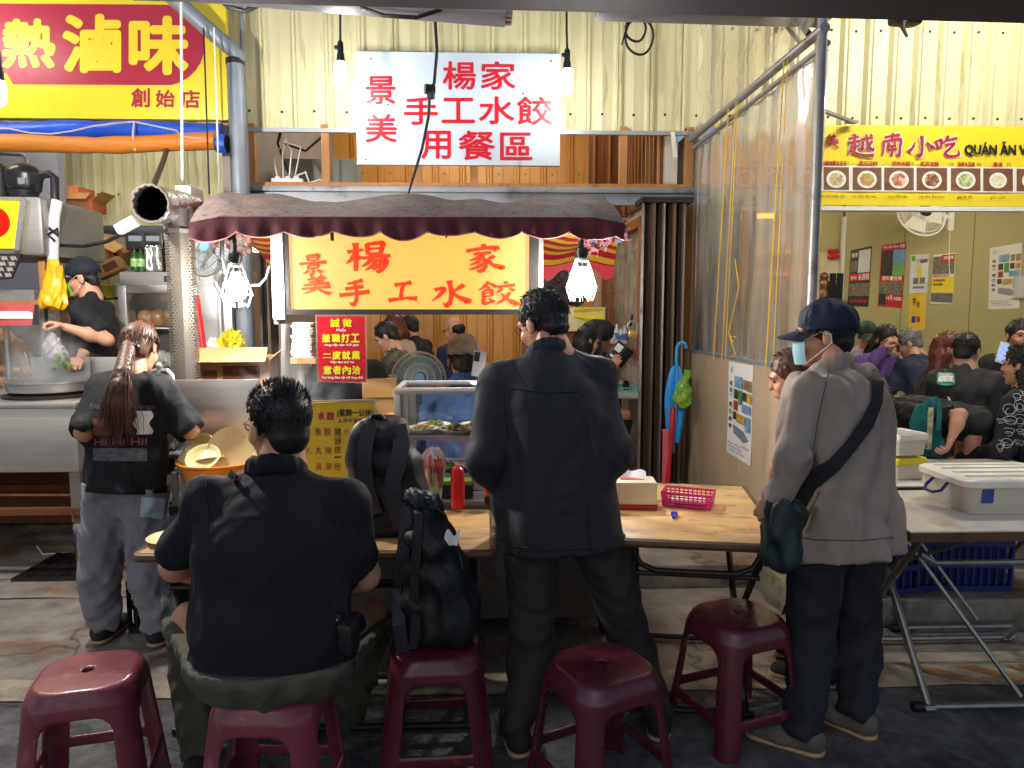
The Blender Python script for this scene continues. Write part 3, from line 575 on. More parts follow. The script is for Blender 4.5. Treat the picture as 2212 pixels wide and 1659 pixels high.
# ================================================================ left stall
def cbox(label, u, v, y, sz, rz=0, m=None, tilt=0, open_=False, group=None, marks=True):
    """a cardboard carton: its body, printed panel and flaps; u, v is the middle of its front face"""
    p = P(u, v, y); t = thing('cardboard_box', label, 'carton', (p.x, p.y, p.z - sz[2] / 2), rz, group); m = m or M_cardo
    M = Matrix.Rotation(R(tilt), 3, 'Y'); mb = MB(m); w_, d, h = sz
    def tr(q): return tuple(M @ Vector(q))
    if open_:
        for c, s_ in (((0, -d / 2, h / 2), (w_, .006, h)), ((0, d / 2, h / 2), (w_, .006, h)), ((-w_ / 2, 0, h / 2), (.006, d - .008, h)), ((w_ / 2, 0, h / 2), (.006, d - .008, h)), ((0, 0, .004), (w_ - .008, d - .008, .006))): mb.box(tr(c), s_, M)
    else: mb.box(tr((0, 0, h / 2)), sz, M, .006)
    obj('carton', mb, m, t, world=False)
    if open_:
        for k, (c, s_, ax, an) in enumerate((((0, -d / 2 - .05, h + .02), (w_ * .97, .13, .005), 'X', 35), ((w_ / 2 + .05, 0, h + .03), (.13, d * .96, .005), 'Y', -40), ((-w_ / 2 - .05, 0, h + .02), (.13, d * .96, .005), 'Y', 38))):
            mb = MB(M_card); mb.box(tr(c), s_, M @ Matrix.Rotation(R(an), 3, ax)); obj('flap', mb, M_card, t, world=False)
    if marks:
        mb = MB(M_card if m is M_cardo else M_rust); mb.box(tr((w_ * .12, -d / 2 - .002 - (.003 if open_ else 0), h * .5)), (w_ * .5, .002, h * .55), M); mb.box(tr((-w_ * .3, -d / 2 - .0022 - (.003 if open_ else 0), h * .5)), (w_ * .18, .002, h * .3), M); obj('printed_panel', mb, None, t, world=False)
    return t
rg = random.Random(11); names = ['topmost and widest', 'second from the top, flap sprung', 'third from the top', 'fourth from the top', 'fifth from the top, leaning', 'sixth from the top', 'lowest in view']
for i in range(7):
    cbox('orange printed carton, %s of the stack by the cream wall' % names[i], (140, 166, 158, 160, 152, 158, 150)[i], 420 + i * 26.5, 7.7, (.44 if i < 2 else .34, .3, .118), rg.uniform(-12, 12), None, 0, i in (1, 4), 'cartons stacked by the cream wall')
cbox('tilted orange carton lying on the pile above the cook', 222, 560, 7.4, (.3, .22, .15), 20, M_cardo, -28); cbox('tilted brown open carton at the top right of the pile', 250, 552, 7.5, (.24, .22, .17), -15, M_card, 24, True); cbox('brown carton tipped on the pile beside the cook cap', 245, 578, 7.3, (.26, .2, .13), 10, M_card, -26)
# shelf / clutter under the cartons
mb = MB(M_iron); a = P(160, 640, 7.5); b = P(300, 655, 7.5); mb.b2((a.x - .2, 7.2, a.z - .03), (b.x, 7.8, a.z)); mb.b2((a.x, 7.22, 0), (a.x + .05, 7.27, a.z - .031)); mb.b2((b.x - .06, 7.22, 0), (b.x - .01, 7.27, a.z - .031)); mb.b2((a.x - .2, 7.2, a.z - .6), (b.x, 7.8, a.z - .57)); one('storage_rack', mb, None, 'dark iron shelf rack behind the cook', 'rack')
for k, (u, v, r, c, l) in enumerate(((262, 628, .07, M_white, 'white plastic tub on the dark shelf'), (238, 630, .06, M_yel, 'yellow tub on the dark shelf'), (300, 592, .09, M_white, 'round white lid leaning near the fridge'), (276, 612, .07, M_white, 'white bowl stack beside the fridge'))):
    mb = MB(c); mb.lathe([(r * .75, -.06), (r, .05), (r * 1.08, .055), (r * 1.08, .065), (r * .95, .06)], P(u, v, 7.15), 16); one('tub', mb, None, l, 'tub')
# horizontal cable / pipe on the wall
mb = MB(mat('grey_plastic_pipe', (92, 100, 112), .5)); mb.tube([P(190, 498, 8.2), P(372, 498, 8.2)], .055, 10); one('wall_pipe', mb, None, 'dark grey pipe along the cream wall behind the duct', 'pipe')
mb = MB(M_black); mb.tube([P(50, 521, 5.2), P(120, 530, 5.2), P(180, 532, 5.1), P(230, 522, 4.9), P(262, 505, 4.6), P(290, 490, 4.3)], .013, 6); one('power_cable', mb, None, 'black cable sagging from the hood to the duct box', 'cable')
mb = MB(M_black); mb.tube([P(360, 325, 5.6), P(352, 350, 5.2), P(340, 380, 4.6), P(330, 405, 4.3)], .018, 8); one('stay_cable', mb, None, 'dark thick cable from the orange roll to the duct', 'cable')
# exhaust duct in foil and its perforated column
t = thing('exhaust_duct', 'silver foil wrapped exhaust duct with a black open mouth', 'duct', P(350, 495, 4.2))
def dtube(pts, rs, mb, n=28, wr=.0):
    mb.tube(pts, rs, n); return mb
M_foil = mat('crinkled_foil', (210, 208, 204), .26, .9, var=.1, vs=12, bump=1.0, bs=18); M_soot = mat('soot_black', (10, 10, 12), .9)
c0 = P(325, 440, 3.85); c1 = P(405, 452, 4.35); ax = (c1 - c0); pts = [c0 + ax * (i / 14) for i in range(15)]; rs = [.095 * (1 + .025 * math.sin(i * 2.3) + .015 * math.sin(i * 5)) for i in range(15)]
mb = MB(M_foil); mb.tube(pts, rs, 32, cap=False); obj('foil_sleeve', mb, M_foil, t)
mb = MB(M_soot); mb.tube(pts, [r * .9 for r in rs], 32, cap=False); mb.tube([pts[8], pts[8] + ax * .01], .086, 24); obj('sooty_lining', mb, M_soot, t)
mb = MB(M_steeld)
x, y_, d_ = frame(ax)
rim = []
for i in range(33): a = 6.283 * i / 32; rim.append(c0 + (x * math.cos(a) + y_ * math.sin(a)) * (.0925 + .004 * math.sin(i * 3)))
mb.tube(rim[:-1], .008, 6, closed=True); obj('mouth_rim', mb, M_steeld, t)
mb = MB(M_steel); mb.b2((c1.x - .03, c1.y - .09, c1.z - .15), (c1.x + .06, c1.y + .1, c1.z + .12), .01); q = P(390, 500, 4.15); mb.lathe([(.085, 0), (.085, .18)], (q.x, q.y, q.z - .05), 20); obj('elbow', mb, M_steel, t)
mb = MB(mat('clear_case', (200, 205, 200), .2, .1)); mb.box(P(274, 487, 3.95), (.11, .05, .055), Matrix.Rotation(R(-28), 3, 'Y'), .008); obj('switch_case', mb, None, t)
# perforated column: the dot pattern is in the material
mp = mat('perforated_steel', (120, 112, 100), .55, .5); nt = mp.node_tree; tc = nt.nodes.new('ShaderNodeTexCoord'); sp = nt.nodes.new('ShaderNodeSeparateXYZ'); nt.links.new(tc.outputs['UV'], sp.inputs[0])
def _m(op, a, b=None):
    n = nt.nodes.new('ShaderNodeMath'); n.operation = op
    for i, q in enumerate((a, b)):
        if q is None: continue
        if isinstance(q, (int, float)): n.inputs[i].default_value = q
        else: nt.links.new(q, n.inputs[i])
    return n.outputs[0]
row = _m('FLOOR', _m('MULTIPLY', sp.outputs[1], 1.1547)); xx = _m('ADD', sp.outputs[0], _m('MULTIPLY', _m('MODULO', row, 2), .5)); fx = _m('SUBTRACT', _m('FRACT', xx), .5); fy = _m('MULTIPLY', _m('SUBTRACT', _m('FRACT', _m('MULTIPLY', sp.outputs[1], 1.1547)), .5), .866)
r2 = _m('ADD', _m('MULTIPLY', fx, fx), _m('MULTIPLY', fy, fy)); hole = _m('LESS_THAN', r2, .13)
bs = nt.nodes['Principled BSDF']; nt.links.new(_m('SUBTRACT', 1, hole), bs.inputs['Alpha'])
t = thing('perforated_column', 'perforated steel guard column standing under the foil duct', 'column', P(392, 830, 4.0))
cx = P(392, 600, 4.05); zt = P(392, 500, 4.05).z; me = bpy.data.meshes.new('guard'); vs = []; fs = []; uvs = []; n = 8; k = 0; rr = .074; per = 0
cor = [Vector((cx.x + rr * math.cos(R(22.5 + 45 * i)), cx.y + rr * math.sin(R(22.5 + 45 * i)), 0)) for i in range(8)]
for i in range(8):
    a, b = cor[i], cor[(i + 1) % 8]; L = (b - a).length; o_ = len(vs); vs += [(a.x, a.y, .74), (b.x, b.y, .74), (b.x, b.y, zt), (a.x, a.y, zt)]; fs.append((o_, o_ + 1, o_ + 2, o_ + 3)); g_ = .017; uvs += [(per / g_, 0), ((per + L) / g_, 0), ((per + L) / g_, (zt - .74) / g_), (per / g_, (zt - .74) / g_)]; per += L
mb = MB(mp).add(vs, fs); o = obj('guard', mb, mp, t, smooth=0); ul = o.data.uv_layers.new(); ul.data.foreach_set('uv', [c for p in uvs for c in p])
mb = MB(M_steeld); mb.lathe([(.055, .7), (.055, zt + .12)], (cx.x, cx.y, 0), 20); mb.lathe([(.077, zt - .01), (.079, zt + .01), (.06, zt + .012)], (cx.x, cx.y, 0), 8, rotz(22.5)); mb.lathe([(.079, .715), (.079, .738)], (cx.x, cx.y, 0), 8, rotz(22.5)); obj('flue', mb, M_steel, t)
mb = MB(M_steeld)
for i in range(4): mb.bar((cx.x + .06 * (1 if i & 1 else -1), cx.y + .06 * (1 if i & 2 else -1), 0), (cx.x + .06 * (1 if i & 1 else -1), cx.y + .06 * (1 if i & 2 else -1), .72), .03, .03)
obj('stand', mb, M_steeld, t)
# glass door fridge and tall steel cabinet
def fridge(label, u0, v0, u1, v1, y, glass, d=.65):
    a = P(u0, v1, y); b = P(u1, v0, y); t = thing('fridge', label, 'fridge', ((a.x + b.x) / 2, y + d / 2, 0)); x0, x1, zt = a.x, b.x, b.z; z0 = .12
    mb = MB(M_steel)
    for lo, hi in (((x0, y + .05, z0), (x0 + .03, y + d, zt)), ((x1 - .03, y + .05, z0), (x1, y + d, zt)), ((x0 + .03, y + d - .03, z0), (x1 - .03, y + d, zt)), ((x0 + .031, y + .05, zt - .1), (x1 - .031, y + d - .031, zt)), ((x0 + .031, y + .05, z0), (x1 - .031, y + d - .031, z0 + .1))): mb.b2(lo, hi)
    obj('cabinet', mb, M_steel, t)
    mb = MB(M_black)
    for sx in (x0 + .06, x1 - .06): mb.b2((sx - .03, y + .06, 0), (sx + .03, y + .12, z0))
    obj('foot', mb, M_black, t)
    dr = MB(M_steel); g = .06; za, zb_ = z0 + .02, zt - .1
    if glass:
        for lo, hi in (((x0, y, za), (x0 + g, y + .045, zb_)), ((x1 - g, y, za), (x1, y + .045, zb_)), ((x0 + g, y, zb_ - g), (x1 - g, y + .045, zb_)), ((x0 + g, y, za), (x1 - g, y + .045, za + g))): dr.b2(lo, hi, .004)
        d_o = obj('door', dr, M_steel, t); mb = MB(M_glass); mb.b2((x0 + g, y + .018, za + g), (x1 - g, y + .026, zb_ - g)); obj('pane', mb, M_glass, d_o)
        mb = MB(M_white)
        for i in range(1, 5): mb.b2((x0 + .032, y + .08, za + (zb_ - za) * i / 5), (x1 - .032, y + d - .04, za + (zb_ - za) * i / 5 + .012))
        obj('shelf', mb, M_white, t)
        for i, c in enumerate(((200, 150, 90), (170, 175, 180), (120, 160, 170), (190, 190, 180), (170, 130, 90))):
            S = SDF(.02); rg_ = random.Random(i)
            for k in range(5): S.el((x0 + .1 + (x1 - x0 - .2) * k / 4, y + .2 + .06 * rg_.random(), za + (zb_ - za) * i / 5 + .08 + .03 * rg_.random()), (.06, .07, .07))
            mb = MB(); c_ = mat('bagged_food%d' % i, c, .3, var=.35, vs=12, bump=.5, bs=25); mb.m(c_); S.into(mb, .014); obj('bagged_food', mb, c_, t)
        mb = MB(M_ink); mb.b2((x1 - .26, y + .046, zt - .075), (x1 - .08, y + .049, zt - .03)); e = emis('red_digits', (255, 40, 40), 3); mb.m(e); mb.b2((x1 - .2, y + .043, zt - .066), (x1 - .14, y + .046, zt - .04)); obj('display', mb, None, t)
    else:
        dr.b2((x0, y, za), (x1, y + .045, zb_), .006); d_o = obj('door', dr, M_steel, t); mb = MB(M_steel); mb.bar((x1 - .08, y - .03, za + .5), (x1 - .08, y - .03, zb_ - .1), .03, .03, bev=.008); obj('handle', mb, M_steel, d_o)
    return t
fridge('steel fridge with a glass door and bagged food behind the ponytail', 266, 587, 424, 860, 5.6, True); fridge('plain tall steel fridge between the column and the downpipe', 427, 578, 497, 860, 5.62, False)
# on the fridge
def bottle(label, p, h, r, m, cap, lab=None, cat='bottle', group=None):
    t = thing('bottle', label, cat, p, 0, group); mb = MB(m); mb.lathe([(r * .9, 0), (r, .01), (r, h * .6), (r * .85, h * .7), (r * .35, h * .82), (r * .35, h * .9)], (0, 0, 0), 14); obj('flask', mb, m, t, world=False)
    mb = MB(cap); mb.lathe([(r * .4, h * .9), (r * .4, h), (r * .3, h * 1.005)], (0, 0, 0), 10); obj('cap', mb, cap, t, world=False)
    if lab: mb = MB(lab); mb.lathe([(r * 1.02, h * .2), (r * 1.02, h * .55)], (0, 0, 0), 14); obj('paper_label', mb, lab, t, world=False)
    return t
ft = P(300, 586, 5.75).z
M_gbot = mat('green_bottle', (44, 84, 40), .2); M_lbl = mat('green_white_label', (150, 190, 120), .5, var=.5, vs=40)
bottle('green bottle standing left of its twin on the fridge', (P(292, 580, 5.75).x, 5.75, ft), .17, .03, M_gbot, M_black, M_lbl); bottle('green bottle next to the silver pouch on the fridge', (P(306, 580, 5.75).x, 5.75, ft), .17, .03, M_gbot, M_black, M_lbl)
S = SDF(.02); p = P(332, 568, 5.75); S.rc((p.x - .035, 5.75, ft + .02), (p.x - .03, 5.75, ft + .17), .035, .03).rc((p.x + .035, 5.75, ft + .02), (p.x + .03, 5.75, ft + .17), .035, .03); S.disp = folds(3, .008, .07, ridge=True); mb = S.into(MB(M_foil), .008); one('foil_pouch', mb, M_foil, 'silver foil pouch standing on the fridge', 'pouch')
for k, (u, lab) in enumerate(((296, 'dark plastic crate over the green bottles'), (334, 'dark plastic crate over the silver pouch'))):
    t = thing('black_crate', lab, 'crate', (P(u, 545, 5.9).x, 5.95, ft)); mb = MB(M_blackpl); c = Vector((P(u, 545, 5.9).x, 5.98, ft + .24)); mb.box(c, (.15, .2, .14), 0, .01); obj('body', mb, M_blackpl, t); mb = MB(M_zinc); mb.box(c + Vector((0, -.101, .02)), (.1, .004, .04)); obj('name_plate', mb, M_zinc, t); mb = MB(M_blackpl); mb.box((c.x, c.y, ft + .084), (.1, .1, .165)); obj('stand', mb, M_blackpl, t)
# wall fan behind the column
def fan(name, label, c, r, face, blade_m, guard_m, hub_m, tilt=0, ped=None, ribs=44):
    t = thing(name, label, 'fan', c); M = Matrix.Rotation(R(face), 3, 'Z') @ Matrix.Rotation(R(90 + tilt), 3, 'X')
    c = Vector(c)
    mb = MB(guard_m)
    for k, (rr, z) in enumerate(((r, .0), (r * .82, .035), (r * .55, .05), (r * .28, .055))): mb.tube([c + M @ Vector((rr * math.cos(a), rr * math.sin(a), z)) for a in [6.283 * i / 40 for i in range(40)]], .0035 if k else .007, 5, closed=True)
    for i in range(ribs):
        a = 6.283 * i / ribs; mb.tube([c + M @ Vector((rr * math.cos(a + tw), rr * math.sin(a + tw), z)) for rr, z, tw in ((r * .24, .056, 0), (r * .55, .051, .05), (r * .84, .034, .1), (r, 0, .13), (r * .85, -.05, .13), (r * .4, -.07, .13))], .0018, 4, cap=False)
    obj('guard', mb, guard_m, t)
    for i in range(5):
        mb = MB(blade_m); a0 = 6.283 * i / 5; mb.grid(lambda s, q: c + M @ (Matrix.Rotation(a0, 3, 'Z') @ Vector((r * (.2 + .68 * s), r * .8 * (.35 + .65 * math.sin(s * 2.4)) * (q - .5), .0 + .03 * (q - .5)))), 8, 5); obj('blade', mb, blade_m, t)
    mb = MB(hub_m); mb.lathe([(0, .06), (r * .17, .058), (r * .22, .04), (r * .2, .03)], c, 18, M); obj('badge', mb, hub_m, t)
    mb = MB(guard_m); mb.lathe([(r * .28, -.06), (r * .3, -.1), (r * .22, -.2), (0, -.21)], c, 18, M)
    if ped is not None: q = c + M @ Vector((0, 0, -.14)); mb.tube([q, Vector((q.x, q.y, ped + .03))], .02, 8); mb.lathe([(.15, 0), (.15, .02), (.05, .045), (.02, .06)], (q.x, q.y, ped), 20)
    else: q = c + M @ Vector((0, 0, -.16)); mb.tube([q, q + M @ Vector((0, r * .3, -.08)), q + M @ Vector((0, -r * .4, -.14))], .025, 8)
    obj('motor', mb, guard_m, t); return t
M_fanb = mat('blue_fan_blade', (120, 178, 206), .3); M_fang = mat('pale_fan_guard', (196, 200, 204), .35); M_fangd = mat('grey_fan_guard', (120, 124, 128), .4)
fan('wall_fan', 'grey wall fan with a blue centre behind the perforated column', P(455, 538, 5.2), .2, -30, M_fang, M_fangd, M_fanb, -18)
# boiling cart on the left: steel box, wok, rails, wheels
sc = thing('cooking_cart', 'stainless steel cooking cart on rusty iron frame at the left', 'cart', (P(80, 1100, 4.5).x, 4.55, 0))
f1 = P(162, 868, 4.3); f0 = P(162, 1020, 4.3); xL, xR, zt, z0 = -4.6, f1.x, f1.z, f0.z
mb = MB(M_steel); mb.b2((xL, 4.3, z0), (xR, 5.0, zt - .035), .008); mb.b2((xL - .02, 4.27, zt - .034), (xR + .02, 5.03, zt), .008); obj('steel_box', mb, M_steel, sc)
for xx, yy in ((xR - .06, 4.302), (xR - .75, 4.302), (xR - .06, 4.9)): mb = MB(M_steeld); mb.b2((xx, yy, z0 - .001), (xx + .06, yy + .058, z0 - .3)); obj('leg', mb, M_steeld, sc)
mb = MB(M_rust); za = P(100, 1105, 4.3).z; mb.b2((xL, 4.29, za - .02), (xR + .02, 4.33, za + .02)); mb.b2((xL, 4.9, za - .02), (xR + .02, 4.94, za + .02)); mb.b2((xR - .02, 4.331, za - .019), (xR + .02, 4.899, za + .019)); mb.b2((xR - .05, 4.3, 0), (xR - .01, 4.34, za - .021)); mb.b2((xR + .03, 4.3, 0), (xR + .07, 4.34, za + .14)); mb.b2((xL, 4.88, 0), (xL + .04, 4.92, za - .021)); mb.tube([(xL, 4.36, za + .1), (xR - .07, 4.36, za + .08)], .01, 6); obj('frame', mb, M_rust, sc)
for x in (xR - .03, xR - .72):
    mb = MB(M_zinc); mb.lathe([(.035, 0), (.04, .03), (.035, .06)], (x, 4.33, z0 - .37), 12); mb.m(M_black); mb.tube([(x - .015, 4.33, z0 - .42), (x + .015, 4.33, z0 - .42)], .05, 16); obj('caster', mb, None, sc)
# wok / boiling pan on top
pt = P(112, 846, 4.62); pn = thing('boiling_pan', 'wide shallow steel boiling pan on the cart top', 'pan', (pt.x, pt.y, zt)); r = .235
mb = MB(M_steel); mb.lathe([(0, .03), (r * .9, .03), (r, .05), (r * 1.02, .1), (r * 1.05, .1), (r * 1.05, .092), (r * 1.03, .09), (r * 1.01, .04), (r * .9, .022), (0, .022)], (pt.x, pt.y, zt), 40); obj('pan', mb, M_steel, pn)
mb = MB(M_iron); mb.lathe([(r * 1.12, 0), (r * 1.14, .014), (r * .95, .02)], (pt.x, pt.y, zt + .001), 36); obj('burner_ring', mb, M_iron, pn)
mb = MB(mat('broth', (150, 110, 60), .08, var=.2)); mb.lathe([(0, .06), (r * .985, .06)], (pt.x, pt.y, zt), 36); obj('broth', mb, None, pn)
mb = MB(M_steel); q = Vector((pt.x - .1, pt.y - .1, zt)); mb.tube([q + Vector(v) for v in ((-.01, 0, .05), (-.012, 0, .25), (-.006, 0, .275), (.01, 0, .28), (.02, 0, .25), (.022, 0, .05))], .004, 6); one('wire_ladle', mb, None, 'thin wire ladle handle standing in the pan', 'ladle')
mb = MB(M_steel); a = P(150, 800, 4.95); mb.b2((xR - .62, 4.93, zt), (xR - .02, 4.96, zt + .22), .004); one('splash_guard', mb, None, 'low steel splash guard at the back of the cart', 'guard')
# fried food display (glass case, tilted trays)
dc = thing('food_display', 'glass fronted display of fried food with steel rails', 'display', (-4.3, 5.3, 0))
mb = MB(M_steel); x1 = P(130, 700, 5.1).x; mb.b2((-5.6, 5.1, .68), (x1, 5.9, .78)); obj('counter', mb, M_steel, dc); mb = MB(M_rust); mb.b2((-5.6, 5.45, .02), (x1 - .05, 5.85, .679)); obj('lower_cupboard', mb, M_rust, dc)
mb = MB(M_glass); z1, z2 = .785, P(60, 658, 5.1).z; mb.b2((-5.6, 5.1, z1), (x1, 5.106, z2)); mb.b2((x1 - .006, 5.107, z1), (x1, 5.7, z2)); obj('pane', mb, M_glass, dc)
mb = MB(M_timber); mb.b2((-5.6, 5.08, z2), (x1 + .03, 5.5, z2 + .03)); obj('shelf', mb, M_timber, dc)
mb = MB(M_steel); mb.tube([(x1 - .12, 5.12, z1), (x1 - .12, 5.12, z2 + .05), (x1 - .08, 5.1, z2 + .11), (x1, 5.1, z2 + .12)], .03, 10); mb.b2((-5.6, 5.1, z2 + .031), (x1 - .16, 5.3, z2 + .1)); mb.tube([(x1 - .38, 5.13, z1), (x1 - .38, 5.13, z2)], .02, 8); obj('post', mb, M_steel, dc)
foods = ((214, 150, 60), (206, 128, 52), (226, 176, 92), (196, 110, 48)); rgf = random.Random(4)
for i in range(4):
    S = SDF(.008); cx_, cz = P(12 + 32 * i, 800 - (i % 2) * 25, 5.3).x, P(12, 810, 5.3).z
    for k in range(26): S.el((cx_ + rgf.uniform(-.09, .09), 5.3 + rgf.uniform(-.12, .12), cz - .03 + rgf.uniform(-.06, .08)), (rgf.uniform(.02, .045), rgf.uniform(.015, .03), rgf.uniform(.015, .03)), Matrix.Rotation(rgf.random() * 3, 3, 'Z'))
    mb = MB(mat('fried_food%d' % i, foods[i], .55, var=.3, vs=20, bump=.8, bs=40)); S.into(mb, .009); one('fried_food', mb, None, ('heap of golden fried food at the far left of the glass case', 'heap of browner fried pieces second along the glass case', 'pale yellow fried heap in the middle of the glass case', 'orange fried heap beside the right end of the glass case')[i], 'food')
    mb = MB(M_steel); mb.b2((cx_ - .11, 5.16, .786), (cx_ + .11, 5.46, cz - .1 + .0), .004); one('food_tray', mb, None, ('deep steel tray under the golden heap', 'deep steel tray under the browner pieces', 'deep steel tray under the pale yellow heap', 'deep steel tray under the orange heap')[i], 'tray')
mb = MB(mat('red_basket_print', (206, 90, 90), .5, var=.1)); c = P(18, 690, 5.02); mb.grid(lambda s, q: c + Vector(((s - .5) * (.3 + .06 * q), -.06 * math.sin(s * 3.14) * (.8 + .2 * q), .03 + .14 * (q - .5))), 16, 4); mb.m(M_wht); mb.grid(lambda s, q: c + Vector(((s - .5) * .325, -.003 - .058 * math.sin(s * 3.14), .03 + .05 * (q - .5))), 16, 2); one('hanging_basket', mb, None, 'red and white hanging basket clipped to the glass case', 'basket')
# stainless hood, light box, menu
hd = thing('steel_hood', 'stainless hood with a yellow light box end and black compressor above', 'hood', (P(60, 560, 5.0).x, 5.4, 1.9)); a = P(110, 420, 5.3)
mb = MB(M_steel); zt_, zb_ = P(60, 424, 5.0).z, P(60, 552, 5.0).z; mb.b2((-6.2, 5.0, zb_), (P(92, 500, 5.0).x, 5.8, zt_), .03); mb.b2((P(94, 500, 5.2).x, 5.2, zb_ + .03), (P(118, 500, 5.2).x, 5.7, zt_ - .02), .02); obj('shell', mb, M_steel, hd)
mb = MB(M_timber); mb.b2((P(84, 600, 5.1).x, 5.1, P(84, 655, 5.1).z), (P(98, 600, 5.1).x, 5.16, zb_ - .001)); obj('support_post', mb, M_timber, hd)
mb = MB(mat('lit_yellow_panel', (244, 226, 20), .4, emit=(244, 226, 20), es=.7)); pl = onY(4.97); q = [P(-40, 432, 4.97), P(46, 434, 4.97), P(34, 536, 4.97), P(-40, 536, 4.97)]; mb.prism(q, (0, 1, 0), .028); lb = obj('light_panel', mb, None, hd)
mb = MB(M_steel); mb.bar(P(-40, 428, 4.96), P(52, 430, 4.96), .03, .02); mb.bar(P(50, 431, 4.96), P(37, 540, 4.96), .03, .02); obj('panel_frame', mb, M_steel, lb)
mb = MB(mat('lit_red_disc', (226, 60, 34), .4, emit=(226, 50, 30), es=.6)); cc = P(-12, 480, 4.965); mb.lathe([(0, 0), (.1, 0)], cc, 32, Matrix.Rotation(R(90), 3, 'X')); obj('disc', mb, None, lb)
mbd = thing('menu_board', 'small tilted black menu board with white rows under the light box', 'menu', P(15, 600, 4.95)); mb = MB(mat('dark_menu', (48, 34, 32), .5)); q = [P(-50, 548, 4.95), P(46, 548, 4.95), P(24, 602, 4.95), P(-50, 610, 4.95)]; mb.prism(q, (0, 1, 0), .02); obj('board', mb, None, mbd)
mb = MB(M_wht); f = onY(4.947)
for r_ in range(4):
    for c_ in range(2): text(mb, '滷味', f, (2 + c_ * 20 - r_ * 4, 553 + r_ * 12, 16 + c_ * 20 - r_ * 4, 562 + r_ * 12), shear=-.3)
obj('lettering', mb, M_wht, mbd)
cm = thing('compressor', 'black domed compressor with a curved hose on the steel hood', 'compressor', P(52, 418, 5.3)); c = P(50, 388, 5.3)
S = SDF(.03); S.el(c + Vector((0, 0, .03)), (.115, .1, .085)).el(c + Vector((0, 0, -.035)), (.11, .095, .07)); mb = MB(M_blackpl); S.into(mb, .012); obj('dome', mb, M_blackpl, cm)
mb = MB(M_black); mb.tube([P(82, 412, 5.25), P(84, 390, 5.22), P(90, 378, 5.2), P(106, 376, 5.2), P(118, 384, 5.2), P(119, 440, 5.2)], .027, 10); obj('hose', mb, M_black, cm); mb = MB(M_zinc); q = P(47, 391, 5.19); mb.box(q, (.05, .01, .045)); obj('plate', mb, M_zinc, cm); mb = MB(M_iron); mb.lathe([(.08, 0), (.1, .05)], (c.x, c.y, P(60, 424, 5.2).z), 14); obj('foot', mb, M_iron, cm)
mb = MB(M_iron); c2 = P(-2, 388, 5.35); mb.lathe([(.05, -.12), (.06, -.1), (.06, .08), (.03, .11), (0, .115)], c2, 16); mb.tube([c2 + Vector((.06, 0, -.05)), c2 + Vector((.12, 0, -.06))], .008, 6); one('refrigerant_tank', mb, None, 'small dark cylinder left of the black compressor', 'cylinder')
mb = MB(M_white); mb.tube([P(124, 432, 5.1), P(117, 470, 5.1), P(114, 592, 5.1)], .035, 12); one('white_pipe', mb, None, 'white plastic pipe down the side of the hood', 'pipe')
mb = MB(M_black); q = P(116, 500, 5.05); mb.tube([P(106, 492, 5.05), P(126, 508, 5.05), P(124, 494, 5.05), P(104, 506, 5.05), P(118, 520, 5.05)], .008, 6); one('cable_tie', mb, None, 'black cord knotted round the white pipe', 'cord')
mb = MB(M_zinc); mb.tube([P(-10, 330, 6.4), P(50, 334, 6.4), P(56, 342, 6.4), P(56, 362, 6.4)], .018, 8); one('vent_pipe', mb, None, 'thin bent grey pipe against the lavender wall', 'pipe')
# bundle of yellow carrier bags
S = SDF(.02); rgb = random.Random(2)
for i in range(9):
    u = 92 + i * 5.6; S.rc(P(112 + i * 1.5, 572 + 5 * math.sin(i * 2), 5.0), P(u, 655 + rgb.uniform(-7, 6), 4.95 + rgb.uniform(-.05, .05)), .022, .03)
S.disp = folds(9, .014, .05, .25); mb = S.into(MB(mat('yellow_bag', (240, 176, 20), .35, var=.1)), .009); one('bag_bundle', mb, None, 'hanging bundle of yellow plastic carrier bags', 'bags')
# broom sticks, side bench with yellow bags
mb = MB(M_red); mb.tube([P(424, 640, 4.9), P(446, 800, 4.7), P(450, 840, 4.6)], .02, 10); one('red_stick', mb, None, 'red stick leaning beside the perforated column', 'stick')
bt = thing('side_bench', 'dark iron bench with yellow bags beside the downpipe', 'bench', (P(475, 900, 5.2).x, 5.3, 0)); mb = MB(M_steeld); a = P(415, 790, 5.0); b = P(528, 772, 5.0); mb.b2((a.x, 5.0, b.z - .04), (b.x, 5.6, b.z)); obj('top', mb, M_steeld, bt)
for i in range(4): mb = MB(M_iron); mb.b2(((a.x + .02) if i & 1 else (b.x - .06), 5.02 if i & 2 else 5.54, 0), ((a.x + .06) if i & 1 else (b.x - .02), 5.06 if i & 2 else 5.58, b.z - .041)); obj('leg', mb, M_iron, bt)
bz = b.z
def crumple(name, label, cat, c, r, m, seed, n=5, vx=.012, amp=.03):
    rg_ = random.Random(seed); S = SDF(.03)
    for i in range(n): S.el(Vector(c) + Vector((rg_.uniform(-r[0], r[0]) * .5, rg_.uniform(-r[1], r[1]) * .5, r[2] * rg_.uniform(.5, 1.0))), (r[0] * .6, r[1] * .6, r[2] * rg_.uniform(.6, .95)), Matrix.Rotation(rg_.random() * 3, 3, 'Z'))
    S.disp = folds(seed, amp, .09, 1); S.cut((0, 0, c[2]), (0, 0, -1)); mb = S.into(MB(m), vx); return one(name, mb, m, label, cat)
crumple('plastic_bag', 'crumpled yellow bag on the side bench', 'bag', (P(490, 770, 5.2).x, 5.25, bz), (.13, .1, .1), mat('lemon_bag', (236, 214, 30), .35), 5); crumple('plastic_bag', 'white plastic bag on the side bench', 'bag', (P(458, 765, 5.15).x, 5.2, bz), (.07, .07, .07), mat('white_bag', (226, 228, 226), .3), 8)
